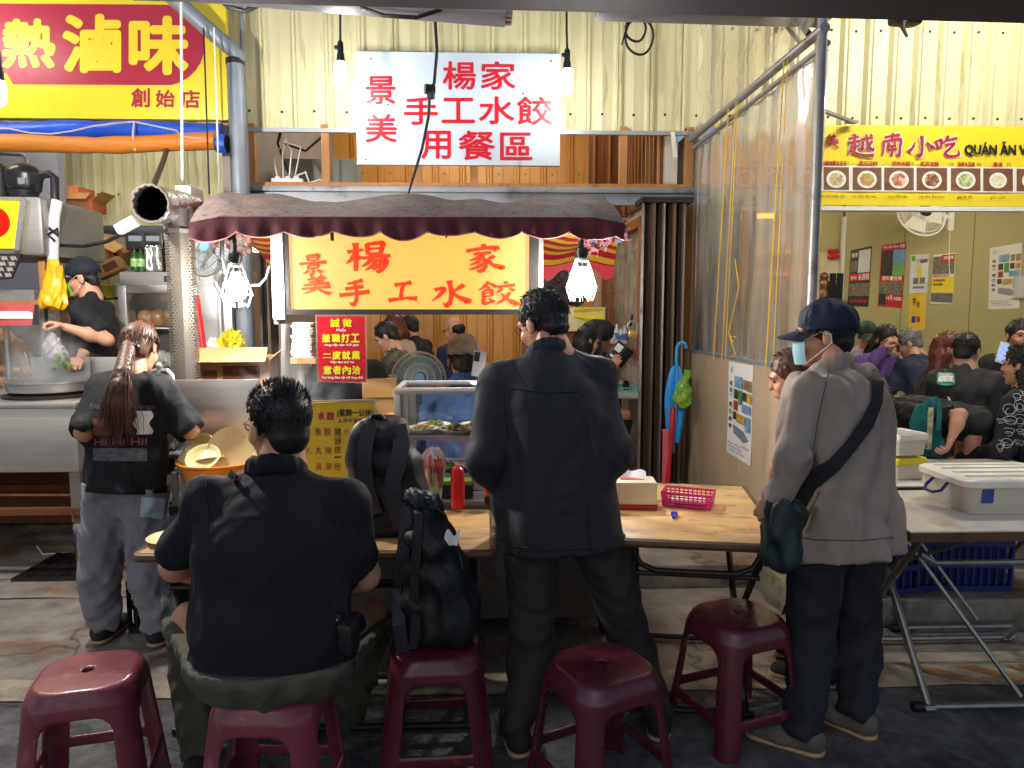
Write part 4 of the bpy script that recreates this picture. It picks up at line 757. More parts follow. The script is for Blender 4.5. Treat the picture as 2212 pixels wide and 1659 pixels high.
mb = MB(M_blue); c = P(475, 772, 5.1); mb.box((c.x, 5.12, bz + .012), (.26, .16, .022), 0, .008); one('blue_tray', mb, None, 'shallow blue tray under the yellow bag', 'tray')
mb = MB(M_yel); mb.tube([P(452, 795, 4.66), P(458, 812, 4.64), P(456, 850, 4.64)], [.01, .025, .018], 8, sx=.3); mb.m(mat('pink_string', (240, 150, 150), .7)); mb.tube([P(430, 797, 4.7), P(448, 795, 4.62), P(462, 790, 4.62), P(472, 806, 4.62)], .008, 5); one('cleaning_cloth', mb, None, 'yellow cloth tied with pink string to the red stick', 'cloth')
# stainless splash panel + open carton behind it, faucet
mb = MB(M_steel); a = P(384, 966, 3.75); b = P(560, 820, 3.75); mb.b2((a.x, 3.75, a.z - .1), (b.x, 3.765, b.z), .004); mb.b2((a.x, 3.62, a.z - .03), (b.x, 3.749, a.z - .015)); one('splash_board', mb, M_steel, 'plain stainless splash panel behind the bowl basin', 'panel')
sk = thing('steel_sink', 'steel washing stand holding the bowl basin', 'sink', ((a.x + b.x) / 2, 3.6, 0)); sx0, sx1 = P(392, 1000, 3.3).x, P(556, 1000, 3.3).x; mb = MB(M_steel); mb.b2((sx0, 3.3, .70), (sx1, 3.6, .73)); obj('top', mb, M_steel, sk)
for i in range(4): mb = MB(M_steeld); x = sx0 + .03 if i & 1 else sx1 - .03; y = 3.33 if i & 2 else 3.57; mb.tube([(x, y, 0), (x, y, .70)], .016, 8); obj('leg', mb, M_steeld, sk)
cbox('wide open brown carton behind the splash panel', 515, 806, 4.35, (.4, .32, .2), 8, M_card, 0, True)
fc = thing('faucet', 'chrome mixer faucet beside the ponytail woman', 'faucet', P(345, 825, 3.95)); mb = MB(M_steel); mb.tube([P(300, 812, 4.0), P(340, 800, 3.95), P(352, 796, 3.95)], .016, 8); mb.tube([P(345, 802, 3.95), P(345, 845, 3.95)], .018, 10); mb.tube([P(345, 800, 3.95), P(362, 800, 3.93), P(372, 812, 3.92), P(374, 824, 3.92)], .013, 8); obj('spout', mb, M_steel, fc); mb = MB(M_steel); mb.sph(P(345, 790, 3.95), .022, 12); mb.tube([P(345, 790, 3.95), P(358, 778, 3.93)], .007, 6); obj('handle', mb, M_steel, fc); mb = MB(M_zinc); q = P(345, 845, 3.95); mb.tube([q, (q.x, q.y, 0)], .02, 8); obj('riser', mb, M_zinc, fc)
# basin of bowls
M_mel = mat('yellow_melamine', (222, 204, 140), .3, var=.04); bs_c = P(474, 1010, 3.42); bn = thing('dish_basin', 'orange plastic basin heaped with yellow bowls', 'basin', (bs_c.x, bs_c.y, .731))
M_or = mat('orange_plastic', (232, 140, 40), .35); zz = P(474, 998, 3.4).z; mb = MB(M_or); mb.lathe([(.0, .74), (.13, .74), (.17, zz - .01), (.188, zz), (.188, zz + .008), (.175, zz + .008), (.16, zz - .005), (.125, .752), (0, .752)], (bs_c.x, bs_c.y, 0), 32); obj('basin', mb, M_or, bn)
def dish(label, c, r, tilt, az, deep=.3, kind='bowl'):
    M = Matrix.Rotation(R(az), 3, 'Z') @ Matrix.Rotation(R(tilt), 3, 'X'); d = r * deep; mb = MB(M_mel); mb.lathe([(0, .004), (r * .45, .004), (r * .8, d * .55), (r, d), (r * 1.02, d), (r * .84, d * .45), (r * .5, -.006), (r * .48, -.012), (0, -.006)], c, 28, M); return one(kind, mb, M_mel, label, kind)
dish('yellow bowl upturned at the left of the basin heap', P(420, 972, 3.42), .08, 200, 0, .5); dish('yellow bowl lying in the middle of the basin heap', P(452, 978, 3.38), .07, 160, 30, .5); dish('large yellow plate standing at the right of the basin heap', P(500, 970, 3.4), .1, 70, 10, .2, 'plate'); dish('yellow bowl on its side at the back of the basin', P(455, 962, 3.5), .075, 100, -20, .5); dish('yellow plate tilted low at the front of the basin heap', P(440, 992, 3.33), .075, 40, 0, .25, 'plate')
# under-table things on the left
def crate(name, label, c, sz, m, rz=0, group=None):
    t = thing(name, label, 'crate', c, rz, group); w_, d, h = sz; mb = MB(m)
    for z, hh in ((.015, .03), (h * .5, .03), (h - .02, .04)):
        for s_ in (-1, 1): mb.box((0, s_ * d / 2, z), (w_, .012, hh)); mb.box((s_ * w_ / 2, 0, z), (.012, d - .014, hh))
    n = 12
    for i in range(n + 1):
        for s_ in (-1, 1): mb.box((-w_ / 2 + w_ * i / n, s_ * (d / 2 - .001), h / 2), (.011, .009, h - .01))
    for i in range(9):
        for s_ in (-1, 1): mb.box((s_ * (w_ / 2 - .001), -d / 2 + .02 + (d - .04) * i / 8, h / 2), (.009, .011, h - .01))
    mb.box((0, 0, .006), (w_ - .02, d - .02, .01)); obj('lattice', mb, m, t, world=False)
    mb = MB(m); mb.box((0, 0, h * .45), (w_ * .93, d * .9, h * .8), 0, .02); obj('packed_goods', mb, mat('dark_packed_goods', (40, 42, 48), .7, var=.3), t, world=False)
    return t
crate('plastic_crate', 'black lattice crate on the ground behind the grey jeans', (Pz(330, 1395).x + .05, 3.75, 0), (.46, .36, .27), M_blackpl); crate('plastic_crate', 'black lattice crate stacked on the lower one behind the grey jeans', (Pz(330, 1395).x + .06, 3.77, .275), (.46, .36, .27), M_blackpl, 3)
mb = MB(M_wht); mb.tube([Pz(80, 1180, .006), Pz(92, 1197, .006), Pz(146, 1194, .006)], .005, 6); one('drinking_straw', mb, M_wht, 'bent white straw lying on the wet floor at the left', 'straw')
for i, (x, y) in enumerate(((-3.4, 6.6), (-4.2, 5.0))):  # unseen tubes added in place of the left stall's own lighting
    t = thing('added_tube_light', ('added unseen tube light over the back of the left stall', 'added unseen tube light over the cooking cart')[i], 'lamp', (x, y, 3.7)); mb = MB(M_white); mb.box((x, y, 3.77), (1.25, .12, .05)); obj('fixture', mb, M_white, t); mb = MB(E_tube); mb.tube([(x - .6, y, 3.72), (x + .6, y, 3.72)], .018, 10); obj('tube', mb, E_tube, t)
# ================================================================ dumpling cart
CY = 3.9
cart = thing('dumpling_cart', 'steel dumpling cart with a maroon scalloped awning and lit sign', 'food cart', (P(880, 1100, 3.8).x, 3.8, 0))
xa, xb = P(600, 900, 3.8).x, P(1330, 900, 3.8).x
mb = MB(M_steel); mb.b2((xa, 3.22, .72), (xb, 4.3, .75), .004); mb.b2((xa, 3.2, .66), (xb, 3.225, .752)); obj('counter', mb, M_steel, cart)
mb = MB(M_steeld); mb.b2((xa + .04, 3.4, .12), (xb - .04, 4.25, .659), .004); obj('body', mb, M_steeld, cart)
for i in range(4):
    mb = MB(M_black); mb.lathe([(.055, -.02), (.06, 0), (.055, .02)], ((xa + .1) if i & 1 else (xb - .1), 3.5 if i & 2 else 4.15, .06), 16, Matrix.Rotation(R(90), 3, 'Y')); obj('wheel', mb, M_black, cart)
def post(u, v0, v1, y, r=.02, m=M_steel, u2=None):
    mb = MB(m); mb.tube([P(u, v0, y), P(u2 or u, v1, y)], r, 10); obj('post', mb, m, cart)
post(617, 700, 1060, 3.9, .024, M_steel, 617); post(638, 835, 1060, 3.95, .017); post(600, 495, 700, 3.95, .02); post(1165, 495, 1060, 3.95, .022)
mb = MB(M_zinc); mb.b2((P(592, 690, 3.92).x, 3.9, P(592, 690, 3.92).z), (P(612, 500, 3.92).x, 3.96, P(612, 500, 3.92).z)); obj('side_channel', mb, M_galv, cart)
mb = MB(M_steel); mb.b2((P(1148, 690, 3.93).x, 3.88, P(1148, 690, 3.93).z), (P(1172, 500, 3.93).x, 3.93, P(1172, 500, 3.93).z)); obj('side_channel', mb, M_steel, cart)
# awning: humped cloth top and scalloped valance
M_aw = mat('sooty_awning_cloth', (112, 96, 92), .7, var=.1, vs=5, bump=.25, bs=30, c2=(58, 46, 44), c2s=26, c2t=.56); M_val = mat('maroon_valance_cloth', (88, 22, 34), .6, var=.14, vs=6, bump=.15, bs=40)
yf, yb = 3.7, 4.45; fl, fr_ = P(408, 468, yf), P(1349, 470, yf); bl, br = P(455, 424, yb), P(1308, 430, yb)
def top(s, q):
    f = fl.lerp(fr_, s); b = bl.lerp(br, s); p = f.lerp(b, q); hump = .02 * math.sin(s * 6.28 * 2.4 + .4) + .009 * math.sin(s * 31 + 2 * math.sin(s * 9)) + .008 * math.sin(s * 67 + q * 9) * math.sin(q * 3.14) + .006 * math.sin(s * 23 - q * 14) - .02 * math.sin(q * 3.14)
    e = min(s, 1 - s); p.z += hump * (q ** .8) + (.028 * math.sin(q * 3.14)) - .03 * max(0, 1 - e * 14) * (1 - q); return p
mb = MB(M_aw); mb.grid(top, 160, 16); obj('awning_top', mb, M_aw, cart)
def val(s, q):
    p = top(s, 0); ph = (s * 9.2) % 1; dep = .072 + .006 * math.sin(s * 29) + (.03 + .008 * math.sin(s * 17)) * math.sin(ph * math.pi) ** .8; z = p.z - dep * q; return Vector((p.x, p.y - (.005 * math.sin(s * 60) + .004 * math.sin(s * 131)) * q - .01, z))
mb = MB(M_val); mb.grid(val, 184, 4)
for s0, e in ((0, bl), (1, br)): mb.grid(lambda s, q: (lambda p: Vector((p.x, p.y, p.z - (.075 + .03 * abs(math.sin(s * 9.4))) * q)))(top(s0, s)), 30, 3)
obj('valance', mb, M_val, cart)
mb = MB(mat('pale_trim', (150, 100, 96), .7)); mb.tube([val(i / 184, 1) + Vector((0, -.002, 0)) for i in range(185)], .0035, 5); obj('valance_trim', mb, None, cart)
mb = MB(M_steeld)
for u in (500, 760, 1000, 1240): mb.tube([P(u, 486, 3.78), P(u, 440, 4.4)], .012, 6)
mb.tube([P(412, 486, 3.75), P(1345, 486, 3.75)], .013, 6); obj('awning_frame', mb, M_steeld, cart)
# lit sign
E_sign = None
def signmat():
    m = bpy.data.materials.new('lit_orange_panel'); m.use_nodes = True; nt = m.node_tree; N = nt.nodes; b = N['Principled BSDF']; tc = N.new('ShaderNodeTexCoord'); sx = N.new('ShaderNodeSeparateXYZ'); nt.links.new(tc.outputs['Generated'], sx.inputs[0])
    rp = N.new('ShaderNodeValToRGB'); rp.color_ramp.elements[0].color = lin((253, 213, 150)) + (1,); rp.color_ramp.elements[0].position = .0; rp.color_ramp.elements[1].color = lin((254, 218, 146)) + (1,); e = rp.color_ramp.elements.new(.35); e.color = lin((253, 206, 104)) + (1,); e = rp.color_ramp.elements.new(.75); e.color = lin((253, 200, 94)) + (1,)
    nt.links.new(sx.outputs[0], rp.inputs[0]); nt.links.new(rp.outputs[0], b.inputs['Emission Color']); b.inputs['Emission Strength'].default_value = .7; b.inputs['Base Color'].default_value = lin((150, 100, 40)) + (1,); b.inputs['Roughness'].default_value = .3; return m
sgn = thing('lit_sign', 'glowing orange sign box with red brush lettering under the awning', 'sign', P(884, 676, 3.86)); y = 3.86
a = P(628, 668, y); b = P(1143, 504, y); mb = MB(signmat()); mb.b2((a.x, y, a.z), (b.x, y + .1, b.z)); obj('panel', mb, None, sgn)
M_frm = mat('dark_sign_frame', (70, 66, 64), .4, .6); mb = MB(M_frm); mb.b2((a.x - .02, y - .012, a.z - .028), (b.x + .02, y + .11, a.z - .001)); mb.b2((a.x - .02, y - .012, b.z + .001), (b.x + .02, y + .11, b.z + .03)); mb.b2((a.x - .02, y - .012, a.z), (a.x - .001, y + .11, b.z)); mb.b2((b.x + .001, y - .012, a.z), (b.x + .05, y + .11, b.z)); obj('sign_frame', mb, M_frm, sgn)
mb = MB(M_yel)
BR = {
'楊': [[(2,34,1.1),(20,31),(38,26,.7)],[(20,4,1.3),(22,40),(21,96,.9)],[(20,36,.9),(12,58),(0,72,.3)],[(24,44,.5),(34,58,1.2)],[(46,6,1),(47,24),(48,44,.9)],[(46,9,.9),(62,6),(80,4,1.2),(79,20),(76,40,.9)],[(50,24,.7),(76,21,.7)],[(49,41,.8),(76,38,.8)],[(36,54,1),(64,50),(98,46,1.2)],[(58,54,.9),(48,70),(34,82,.3)],[(52,64,.9),(76,61),(88,62,1.2),(84,82),(72,98,1),(66,92,.2)],[(66,66,.8),(56,82),(42,94,.3)],[(78,66,.7),(70,82),(58,94,.3)]],
'家': [[(52,2,.9),(56,12,1.4)],[(20,20,1.2),(16,32,.9)],[(20,24,1),(56,17),(86,15,1.3),(78,28,.4)],[(30,38,.9),(52,34),(72,31,1)],[(54,36,1),(40,50),(20,60,.3)],[(46,44,1.1),(58,60),(57,84),(46,97,1.1),(38,90,.2)],[(50,54,.8),(38,66),(20,76,.3)],[(55,66,.8),(40,82),(18,92,.3)],[(80,42,1),(72,50),(62,57,.4)],[(62,54,.8),(76,74),(98,84,1.5),(90,90,.2)]],
'手': [[(76,6,1.2),(50,14),(26,20,.5)],[(20,38,1.1),(48,34),(78,28,1.2)],[(2,62,1.3),(48,56),(98,48,1.5)],[(50,16,1),(56,44),(56,78),(46,97,1.2),(34,88,.2)]],
'工': [[(22,20,1.3),(52,14),(80,8,1.4)],[(52,18,1.2),(46,48),(44,76,1)],[(2,86,1.5),(34,80),(66,76),(99,78,1.6)]],
'水': [[(48,3,1.3),(53,40),(52,76),(42,97,1.3),(32,86,.2)],[(8,38,1),(34,33,1.1),(24,56),(2,80,.3)],[(88,18,1.3),(72,34),(56,46,.4)],[(56,44,.8),(72,64),(99,80,1.7),(88,86,.3)]],
'餃': [[(26,4,1),(16,22),(0,38,.3)],[(26,8,.6),(38,18),(46,26,1)],[(22,24,.8),(28,30,1)],[(12,40,.8),(13,66),(12,92,1)],[(13,40,.7),(32,36,1),(34,60,.8)],[(14,50,.6),(32,47,.6)],[(14,62,.6),(32,59,.6)],[(12,92,1),(24,86),(36,78,.4)],[(26,68,.5),(40,84,1.2)],[(68,2,.8),(72,12,1.3)],[(48,26,1),(70,21),(94,17,1.2)],[(60,30,.8),(54,40),(46,48,.3)],[(80,28,.6),(92,40,1.3)],[(80,46,1),(68,70),(44,92,.3)],[(58,50,.6),(72,70),(98,90,1.7),(90,94,.3)]],
'景': [[(30,4,1),(32,18),(34,32,.8)],[(30,6,.8),(52,3),(70,2,1.1),(67,28,.8)],[(34,16,.6),(66,13,.6)],[(36,29,.6),(66,26,.6)],[(48,33,.8),(52,39,1)],[(0,47,1.2),(44,42),(98,36,1.4)],[(32,54,.9),(35,72,.8)],[(32,55,.7),(54,51),(70,50,1),(66,66,.7)],[(36,69,.7),(66,65,.7)],[(52,68,1),(52,88),(44,99,1),(38,93,.2)],[(36,76,.9),(26,88),(12,96,.3)],[(66,74,.7),(84,90,1.5)]],
'美': [[(32,3,.8),(40,14,1.2)],[(70,0,1.1),(62,12),(58,16,.4)],[(20,24,1),(52,19),(82,15,1.2)],[(26,38,.8),(52,34),(76,30,1)],[(8,54,1),(50,48),(94,42,1.3)],[(50,18,.9),(51,36),(50,52,.9)],[(2,72,1.1),(48,66),(98,60,1.4)],[(50,56,1),(40,78),(6,98,.3)],[(54,68,.7),(74,86),(98,97,1.7)]],
'越': [[(8,22,1),(26,17),(42,14,1)],[(26,2,1.2),(25,26),(24,40,.9)],[(2,42,1.1),(28,37),(48,33,1)],[(25,42,1),(26,60),(25,80,.8)],[(26,58,.8),(42,55,1)],[(14,56,1),(10,76),(0,92,.3)],[(10,74,.6),(34,90),(68,97),(99,97,1.5)],[(50,26,1),(72,22),(96,18,1.1)],[(56,26,.8),(56,48),(52,72,1),(62,66,.4)],[(70,4,1),(74,34),(84,64),(96,74,1.1),(97,62,.3)],[(92,32,.9),(82,52),(62,78,.3)],[(84,4,.8),(92,12,1.1)]],
'南': [[(20,18,1.1),(50,13),(84,8,1.3)],[(54,0,1.2),(52,16),(48,30,.9)],[(14,34,1.1),(14,64),(8,94,.6)],[(14,36,1),(50,30),(86,27,1.3),(84,60),(80,94,1.1),(68,86,.2)],[(34,42,.8),(40,50,1)],[(64,38,.9),(58,50,.4)],[(30,58,.9),(68,53,1)],[(30,72,.9),(70,67,1)],[(50,54,1),(50,74),(48,96,.8)]],
'小': [[(52,4,1.4),(54,40),(52,78),(42,96,1.3),(30,84,.2)],[(26,34,.6),(18,56,1),(2,76,1.4)],[(72,30,.5),(84,46,1),(98,60,1.8)]],
'吃': [[(4,26,1),(8,46),(10,62,.9)],[(5,28,.8),(26,22,1.2),(26,42),(24,56,.8)],[(10,56,.8),(26,52,.8)],[(54,2,1.2),(46,22),(32,40,.3)],[(48,24,.8),(70,18),(92,12,1.2)],[(44,44,1),(64,40),(80,38,1),(60,62),(42,80,1),(54,94,1.2),(80,94),(97,86,1.2),(96,66,.2)]]}
M_brush = mat('red_brush_ink', (232, 58, 20), .4, emit=(232, 40, 8), es=.5); L_ = MB(M_brush); f = onY(y - .002)
for c, bx, wd in (('景', (646, 550, 706, 594), 13), ('美', (650, 594, 716, 636), 13), ('楊', (748, 522, 846, 588), 12), ('家', (996, 526, 1086, 588), 12), ('手', (732, 602, 800, 660), 13), ('工', (838, 606, 902, 656), 14), ('水', (932, 604, 1012, 662), 13), ('餃', (1034, 606, 1118, 662), 11)): brush(L_, BR[c], f, bx, wd)
obj('lettering', L_, M_brush, sgn)
mb = MB(M_iron); mb.bar(P(716, 484, 3.84), P(718, 520, 3.835), .018, .003); mb.bar(P(968, 492, 3.84), P(964, 514, 3.835), .018, .003); obj('hanging_strap', mb, M_iron, sgn)
# red hiring notice
M_not = mat('red_notice_film', (198, 18, 40), .28, var=.03); nt_ = thing('hiring_notice', 'laminated red notice with yellow lettering hung below the lit sign', 'notice', P(737, 826, 3.84)); y = 3.84
q = [P(684, 683, y), P(788, 683, y), P(791, 826, y), P(688, 822, y)]; mb = MB(M_not); mb.prism(q[::-1], (0, 1, 0), .003); obj('sheet', mb, M_not, nt_)
mb = MB(glassy('laminate_edge', gloss=.3, milk=.35)); q2 = [P(681, 680, y), P(791, 680, y), P(794, 829, y), P(685, 825, y)]; mb.add(q2 + q, [(i, (i + 1) % 4, 4 + (i + 1) % 4, 4 + i) for i in range(4)]); obj('laminate', mb, None, nt_)
L_ = MB(mat('yellow_letter', (240, 226, 30), .5)); f = onY(y - .0015); chars(L_, '誠徵', f, [(713, 688, 734, 707), (740, 688, 760, 707)], bold=.02); L_.m(L_.mats[0])
for s_, u0, u1, v0, v1 in (('兼職打工', 694, 778, 721, 740), ('二度就業', 696, 779, 758, 777), ('意者內洽', 697, 780, 790, 809)):
    w_ = (u1 - u0) / 4
    for i, c in enumerate(s_): text(L_, c, f, (u0 + w_ * i + 1, v0 + (6 if c == '二' else 0), u0 + w_ * (i + 1) - 1, v1 - (3 if c == '二' else 0)), bold=.045)
L_.m(M_wht)
for s_, bx in (('Muốn', (727, 708, 747, 716)), ('công việc bán thời gian', (700, 742, 775, 749)), ('Việc làm thứ hai', (713, 779, 765, 786)), ('Vui lòng liên hệ với ông chủ', (695, 812, 784, 820))): text(L_, s_, f, bx, bold=.03)
obj('lettering', L_, None, nt_)
# caged work lamps
def cage_lamp(label, u, vt, vb, y):
    t = thing('caged_lamp', label, 'lamp', P(u, vb, y)); a = P(u, vt, y); b = P(u, vb, y); H = (a - b).length
    mb = MB(M_blackpl); mb.lathe([(.012, .0), (.03, -.005), (.034, -.03), (.026, -.05), (.03, -.075), (.03, -.1), (.02, -.105)], a, 14); obj('socket', mb, M_blackpl, t)
    mb = MB(E_cage); mb.lathe([(.018, -.1), (.03, -.125), (.047, -.16), (.05, -.19), (.04, -.222), (.02, -.236), (0, -.238)], a, 28); obj('bulb', mb, E_cage, t)
    W = mat('cage_wire', (220, 220, 215), .35, .2); mb = MB(W); n = 8; zr = -.205
    for i in range(n):
        c_, s_ = math.cos(6.283 * i / n), math.sin(6.283 * i / n); mb.tube([a + Vector((r * c_, r * s_, z)) for r, z in ((.032, -.06), (.05, -.12), (.078, zr), (.055, -.27), (.04, -H + .02), (.03, -H))], .0032, 5)
    mb.tube([a + Vector((.078 * math.cos(6.283 * i / 24), .078 * math.sin(6.283 * i / 24), zr)) for i in range(24)], .0035, 5, closed=True); mb.lathe([(.034, -.055), (.036, -.06), (.036, -.07), (.034, -.075)], a, 14)
    obj('wire_cage', mb, W, t); return t, a
t, a = cage_lamp('lit caged work lamp hanging at the left end of the awning', 508, 545, 664, 3.72)
mb = MB(M_black); mb.tube([a + Vector((0, 0, -.01)), P(507, 520, 3.72), P(505, 505, 3.72), P(496, 497, 3.72), P(490, 505, 3.72), P(495, 517, 3.71), P(505, 512, 3.71), P(504, 498, 3.72), P(492, 494, 3.73), P(480, 515, 3.74), P(480, 560, 3.76), P(486, 590, 3.8)], .0095, 7); obj('cord', mb, M_black, t)
t, a = cage_lamp('lit caged work lamp hanging at the right end of the awning', 1257, 534, 642, 3.72)
mb = MB(M_black); mb.tube([a, P(1258, 515, 3.72), P(1256, 490, 3.74)], .009, 7); mb.tube([P(1256, 520, 3.72), P(1248, 545, 3.74), P(1240, 570, 3.76)], .008, 6); obj('cord', mb, M_black, t)
mb = MB(M_zinc); mb.tube([P(525, 618, 3.85), P(560, 616, 3.85), P(575, 600, 3.86), P(582, 575, 3.88)], .006, 6); one('lamp_wire', mb, None, 'grey wire looping from the left cage lamp to the sign post', 'wire')
t = thing('tube_lamp', 'short lit tube lamp under the left striped tarp', 'lamp', P(570, 535, 5.2)); mb = MB(M_white); mb.bar(P(545, 529, 5.2), P(592, 527, 5.2), .05, .04); obj('fixture', mb, M_white, t); mb = MB(E_tube); mb.tube([P(548, 537, 5.18), P(590, 535, 5.18)], .024, 10); obj('tube', mb, E_tube, t)
# striped tarp beneath the awning (red / yellow)
ms = mat('striped_tarpaulin', (236, 200, 60), .55); nt = ms.node_tree; tc = nt.nodes.new('ShaderNodeTexCoord'); wv = nt.nodes.new('ShaderNodeTexWave'); wv.wave_type = 'BANDS'; wv.bands_direction = 'Y'; wv.inputs['Scale'].default_value = 1.9; wv.inputs['Distortion'].default_value = .3; nt.links.new(tc.outputs['Object'], wv.inputs[0]); rp = nt.nodes.new('ShaderNodeValToRGB'); rp.color_ramp.interpolation = 'CONSTANT'; rp.color_ramp.elements[0].color = lin((200, 30, 50)) + (1,); rp.color_ramp.elements[1].position = .52; rp.color_ramp.elements[1].color = lin((240, 205, 60)) + (1,); nt.links.new(wv.outputs[0], rp.inputs[0]); nt.links.new(rp.outputs[0], nt.nodes['Principled BSDF'].inputs['Base Color'])
for u0, u1, lab in ((432, 618, 'red and yellow striped tarp sagging over the left cart end'), (1150, 1345, 'red and yellow striped tarp hanging over the right cart end')):
    def tp(s, q, u0=u0, u1=u1):
        a_ = P(u0, 498, 4.3).lerp(P(u1, 498, 4.3), s); x = a_.x; yy = 4.3 + .95 * q; z = a_.z + .03 - .11 * q + .02 * math.sin(s * 7 + q * 4) - (.05 * max(0, q - .8) * 5); return Vector((x + .12 * q, yy, z))
    mb = MB(ms); mb.grid(tp, 24, 16); mb.grid(lambda s, q: tp(s, 1) + Vector((0, .005, -q * (.07 + .03 * math.sin(s * 16)))), 24, 3); one('striped_tarp', mb, ms, lab, 'tarpaulin')
S = SDF(.02); rgt = random.Random(5)
for i in range(11): u = 1252 + i * 9; S.rc(P(u, 492, 4.1), P(u + 2 + rgt.uniform(-4, 4), 545 - i * 3.4 + rgt.uniform(-16, 10), 4.08 + rgt.uniform(-.04, .04)), .022, .012, flat=((0, 1, 0), .4))
S.disp = folds(21, .014, .06, .8); mb = S.into(MB(), .009); M_rag = mat('sooty_torn_cloth', (112, 48, 52), .8, var=.3, c2=(52, 54, 66), c2s=9, c2t=.46); mb.m(M_rag); one('torn_cloth', mb, M_rag, 'torn sooty cloth hanging from the right awning corner', 'cloth')
S = SDF(.02)
for i in range(12): u = 440 + i * 9; S.rc(P(u, 500, 4.6), P(u + rgt.uniform(-6, 6), 520 + i * 2.2 + rgt.uniform(-14, 12), 4.6), .02, .01, flat=((0, 1, 0), .4))
S.disp = folds(22, .014, .06, .8); M_rag2 = mat('faded_torn_cloth', (150, 74, 74), .8, var=.3, c2=(190, 180, 170), c2s=9, c2t=.5); mb = S.into(MB(M_rag2), .01); one('torn_cloth', mb, M_rag2, 'faded torn cloth fringe at the left awning corner above the fan', 'cloth')
# glass display cabinet on the counter
gc = thing('display_cabinet', 'glass food cabinet with plates of cold dishes on its shelf', 'display cabinet', (P(1080, 1080, 3.5).x, 3.6, .752)); y = 3.42; M_alu = mat('aluminium_profile', (196, 198, 198), .35, .7, var=.05)
x0, x1 = P(851, 900, y).x, P(1335, 900, y).x; z0, z1 = .80, P(900, 838, y).z; yb_ = 3.8; e = .03; zm = P(960, 945, y).z
mb = MB(M_alu)
for x in (x0, x1 - e):
    for yy in (y, yb_ - e): mb.b2((x, yy, z0), (x + e, yy + e, z1 - e), .003)
for yy in (y, yb_ - e): mb.b2((x0, yy, z1 - e), (x1, yy + e, z1), .008); mb.b2((x0 + e, yy + .002, z0), (x1 - e, yy + e, z0 + .022))
for x in (x0, x1 - e): mb.b2((x + .002, y + e, z1 - e), (x + e, yb_ - e, z1 - .002)); mb.b2((x + .002, y + e, z0), (x + e, yb_ - e, z0 + .022))
xm = P(1062, 900, yb_).x; mb.b2((xm, yb_ - e + .002, z0 + .022), (xm + .045, yb_ - .004, z1 - e)); xm2 = P(880, 900, yb_).x; mb.b2((xm2 - .02, yb_ - e + .002, z0 + .022), (xm2 + .045, yb_ - .004, z1 - e))
obj('cabinet_frame', mb, M_alu, gc)
mb = MB(M_glass); mb.b2((x0 + e, y + .012, z0 + .022), (x1 - e, y + .017, z1 - e)); mb.b2((x0 + .012, y + e, z0 + .022), (x0 + .017, yb_ - e, z1 - e)); mb.b2((x1 - .017, y + e, z0 + .022), (x1 - .012, yb_ - e, z1 - e)); mb.b2((x0 + e, y + e, z1 - .014), (x1 - e, yb_ - e, z1 - .009)); mb.b2((x0 + e, yb_ - .02, z0 + .022), (xm, yb_ - .015, z1 - e)); obj('pane', mb, M_glass, gc)
mb = MB(M_glass); mb.b2((x0 + e + .001, y + .02, zm - .006), (x1 - e - .001, yb_ - .031, zm)); mb.m(M_alu); mb.b2((x0 + e + .001, y + .019, zm - .016), (x1 - e - .001, y + .03, zm + .004)); obj('shelf', mb, None, gc)
mb = MB(M_steel); mb.b2((x0, y - .02, .752), (x1, yb_, z0 - .001), .003); mb.b2((x0 + .034, y + .02, z0 + .001), (x1 - .034, yb_ - .034, z0 + .012)); obj('base', mb, M_steel, gc)
mb = MB(M_wht); mb.box((P(1040, 830, 3.6).x + .05, 3.6, z1 + .004), (.2, .16, .006), 8); one('paper_sheet', mb, None, 'white paper sheet lying on top of the glass cabinet', 'paper')
M_plate = mat('white_porcelain', (232, 232, 226), .15, var=.02)
def plate(label, c, r, seed, cols):
    t = thing('food_plate', label, 'plate', c); mb = MB(M_plate); mb.lathe([(0, .004), (r * .6, .004), (r * .78, .012), (r, .024), (r * 1.02, .024), (r * .8, .004), (r * .6, -.0), (0, 0)], (0, 0, 0), 28); obj('dish', mb, M_plate, t, world=False)
    rgp = random.Random(seed)
    for k, cl in enumerate(cols):
        mb = MB(cl)
        for i in range(26):
            rr = r * .62 * math.sqrt(rgp.random()); an = rgp.random() * 6.28; M = Matrix.Rotation(rgp.random() * 6.3, 3, 'Z') @ Matrix.Rotation(rgp.uniform(-.5, .5), 3, 'X'); mb.sph((rr * math.cos(an), rr * math.sin(an), .012 + .03 * (1 - rr / r) * rgp.random() + .003 * k), (rgp.uniform(.008, .022), rgp.uniform(.005, .012), rgp.uniform(.003, .008)), 7, M)
        obj('garnish', mb, cl, t, world=False)
    return t
M_fg = mat('green_cucumber', (120, 150, 50), .4, var=.3, vs=40); M_fd = mat('dark_greens', (58, 72, 34), .4, var=.3, vs=40); M_fm = mat('pale_pink_meat', (206, 160, 128), .45, var=.2, vs=40); M_fe = mat('yellow_slices', (214, 190, 90), .45, var=.25, vs=40); M_fb = mat('brown_slices', (110, 76, 48), .4, var=.3, vs=40)
zp = zm + .002
for lab, u, yy, r, cols in (('plate of cucumber and pink meat at the left of the shelf', 910, 3.56, .085, (M_fg, M_fm)), ('plate of pale meat slices behind the cucumber plate', 938, 3.68, .085, (M_fm, M_fg)), ('plate of dark greens in the middle of the shelf', 985, 3.54, .09, (M_fd, M_fd, M_fe)), ('plate of yellow slices and greens behind the dark greens', 1030, 3.68, .085, (M_fe, M_fg)), ('plate of brown slices half behind the dark jacket', 1052, 3.53, .085, (M_fb, M_fg))): plate(lab, (P(u, 930, yy).x, yy, zp), r, u, cols)
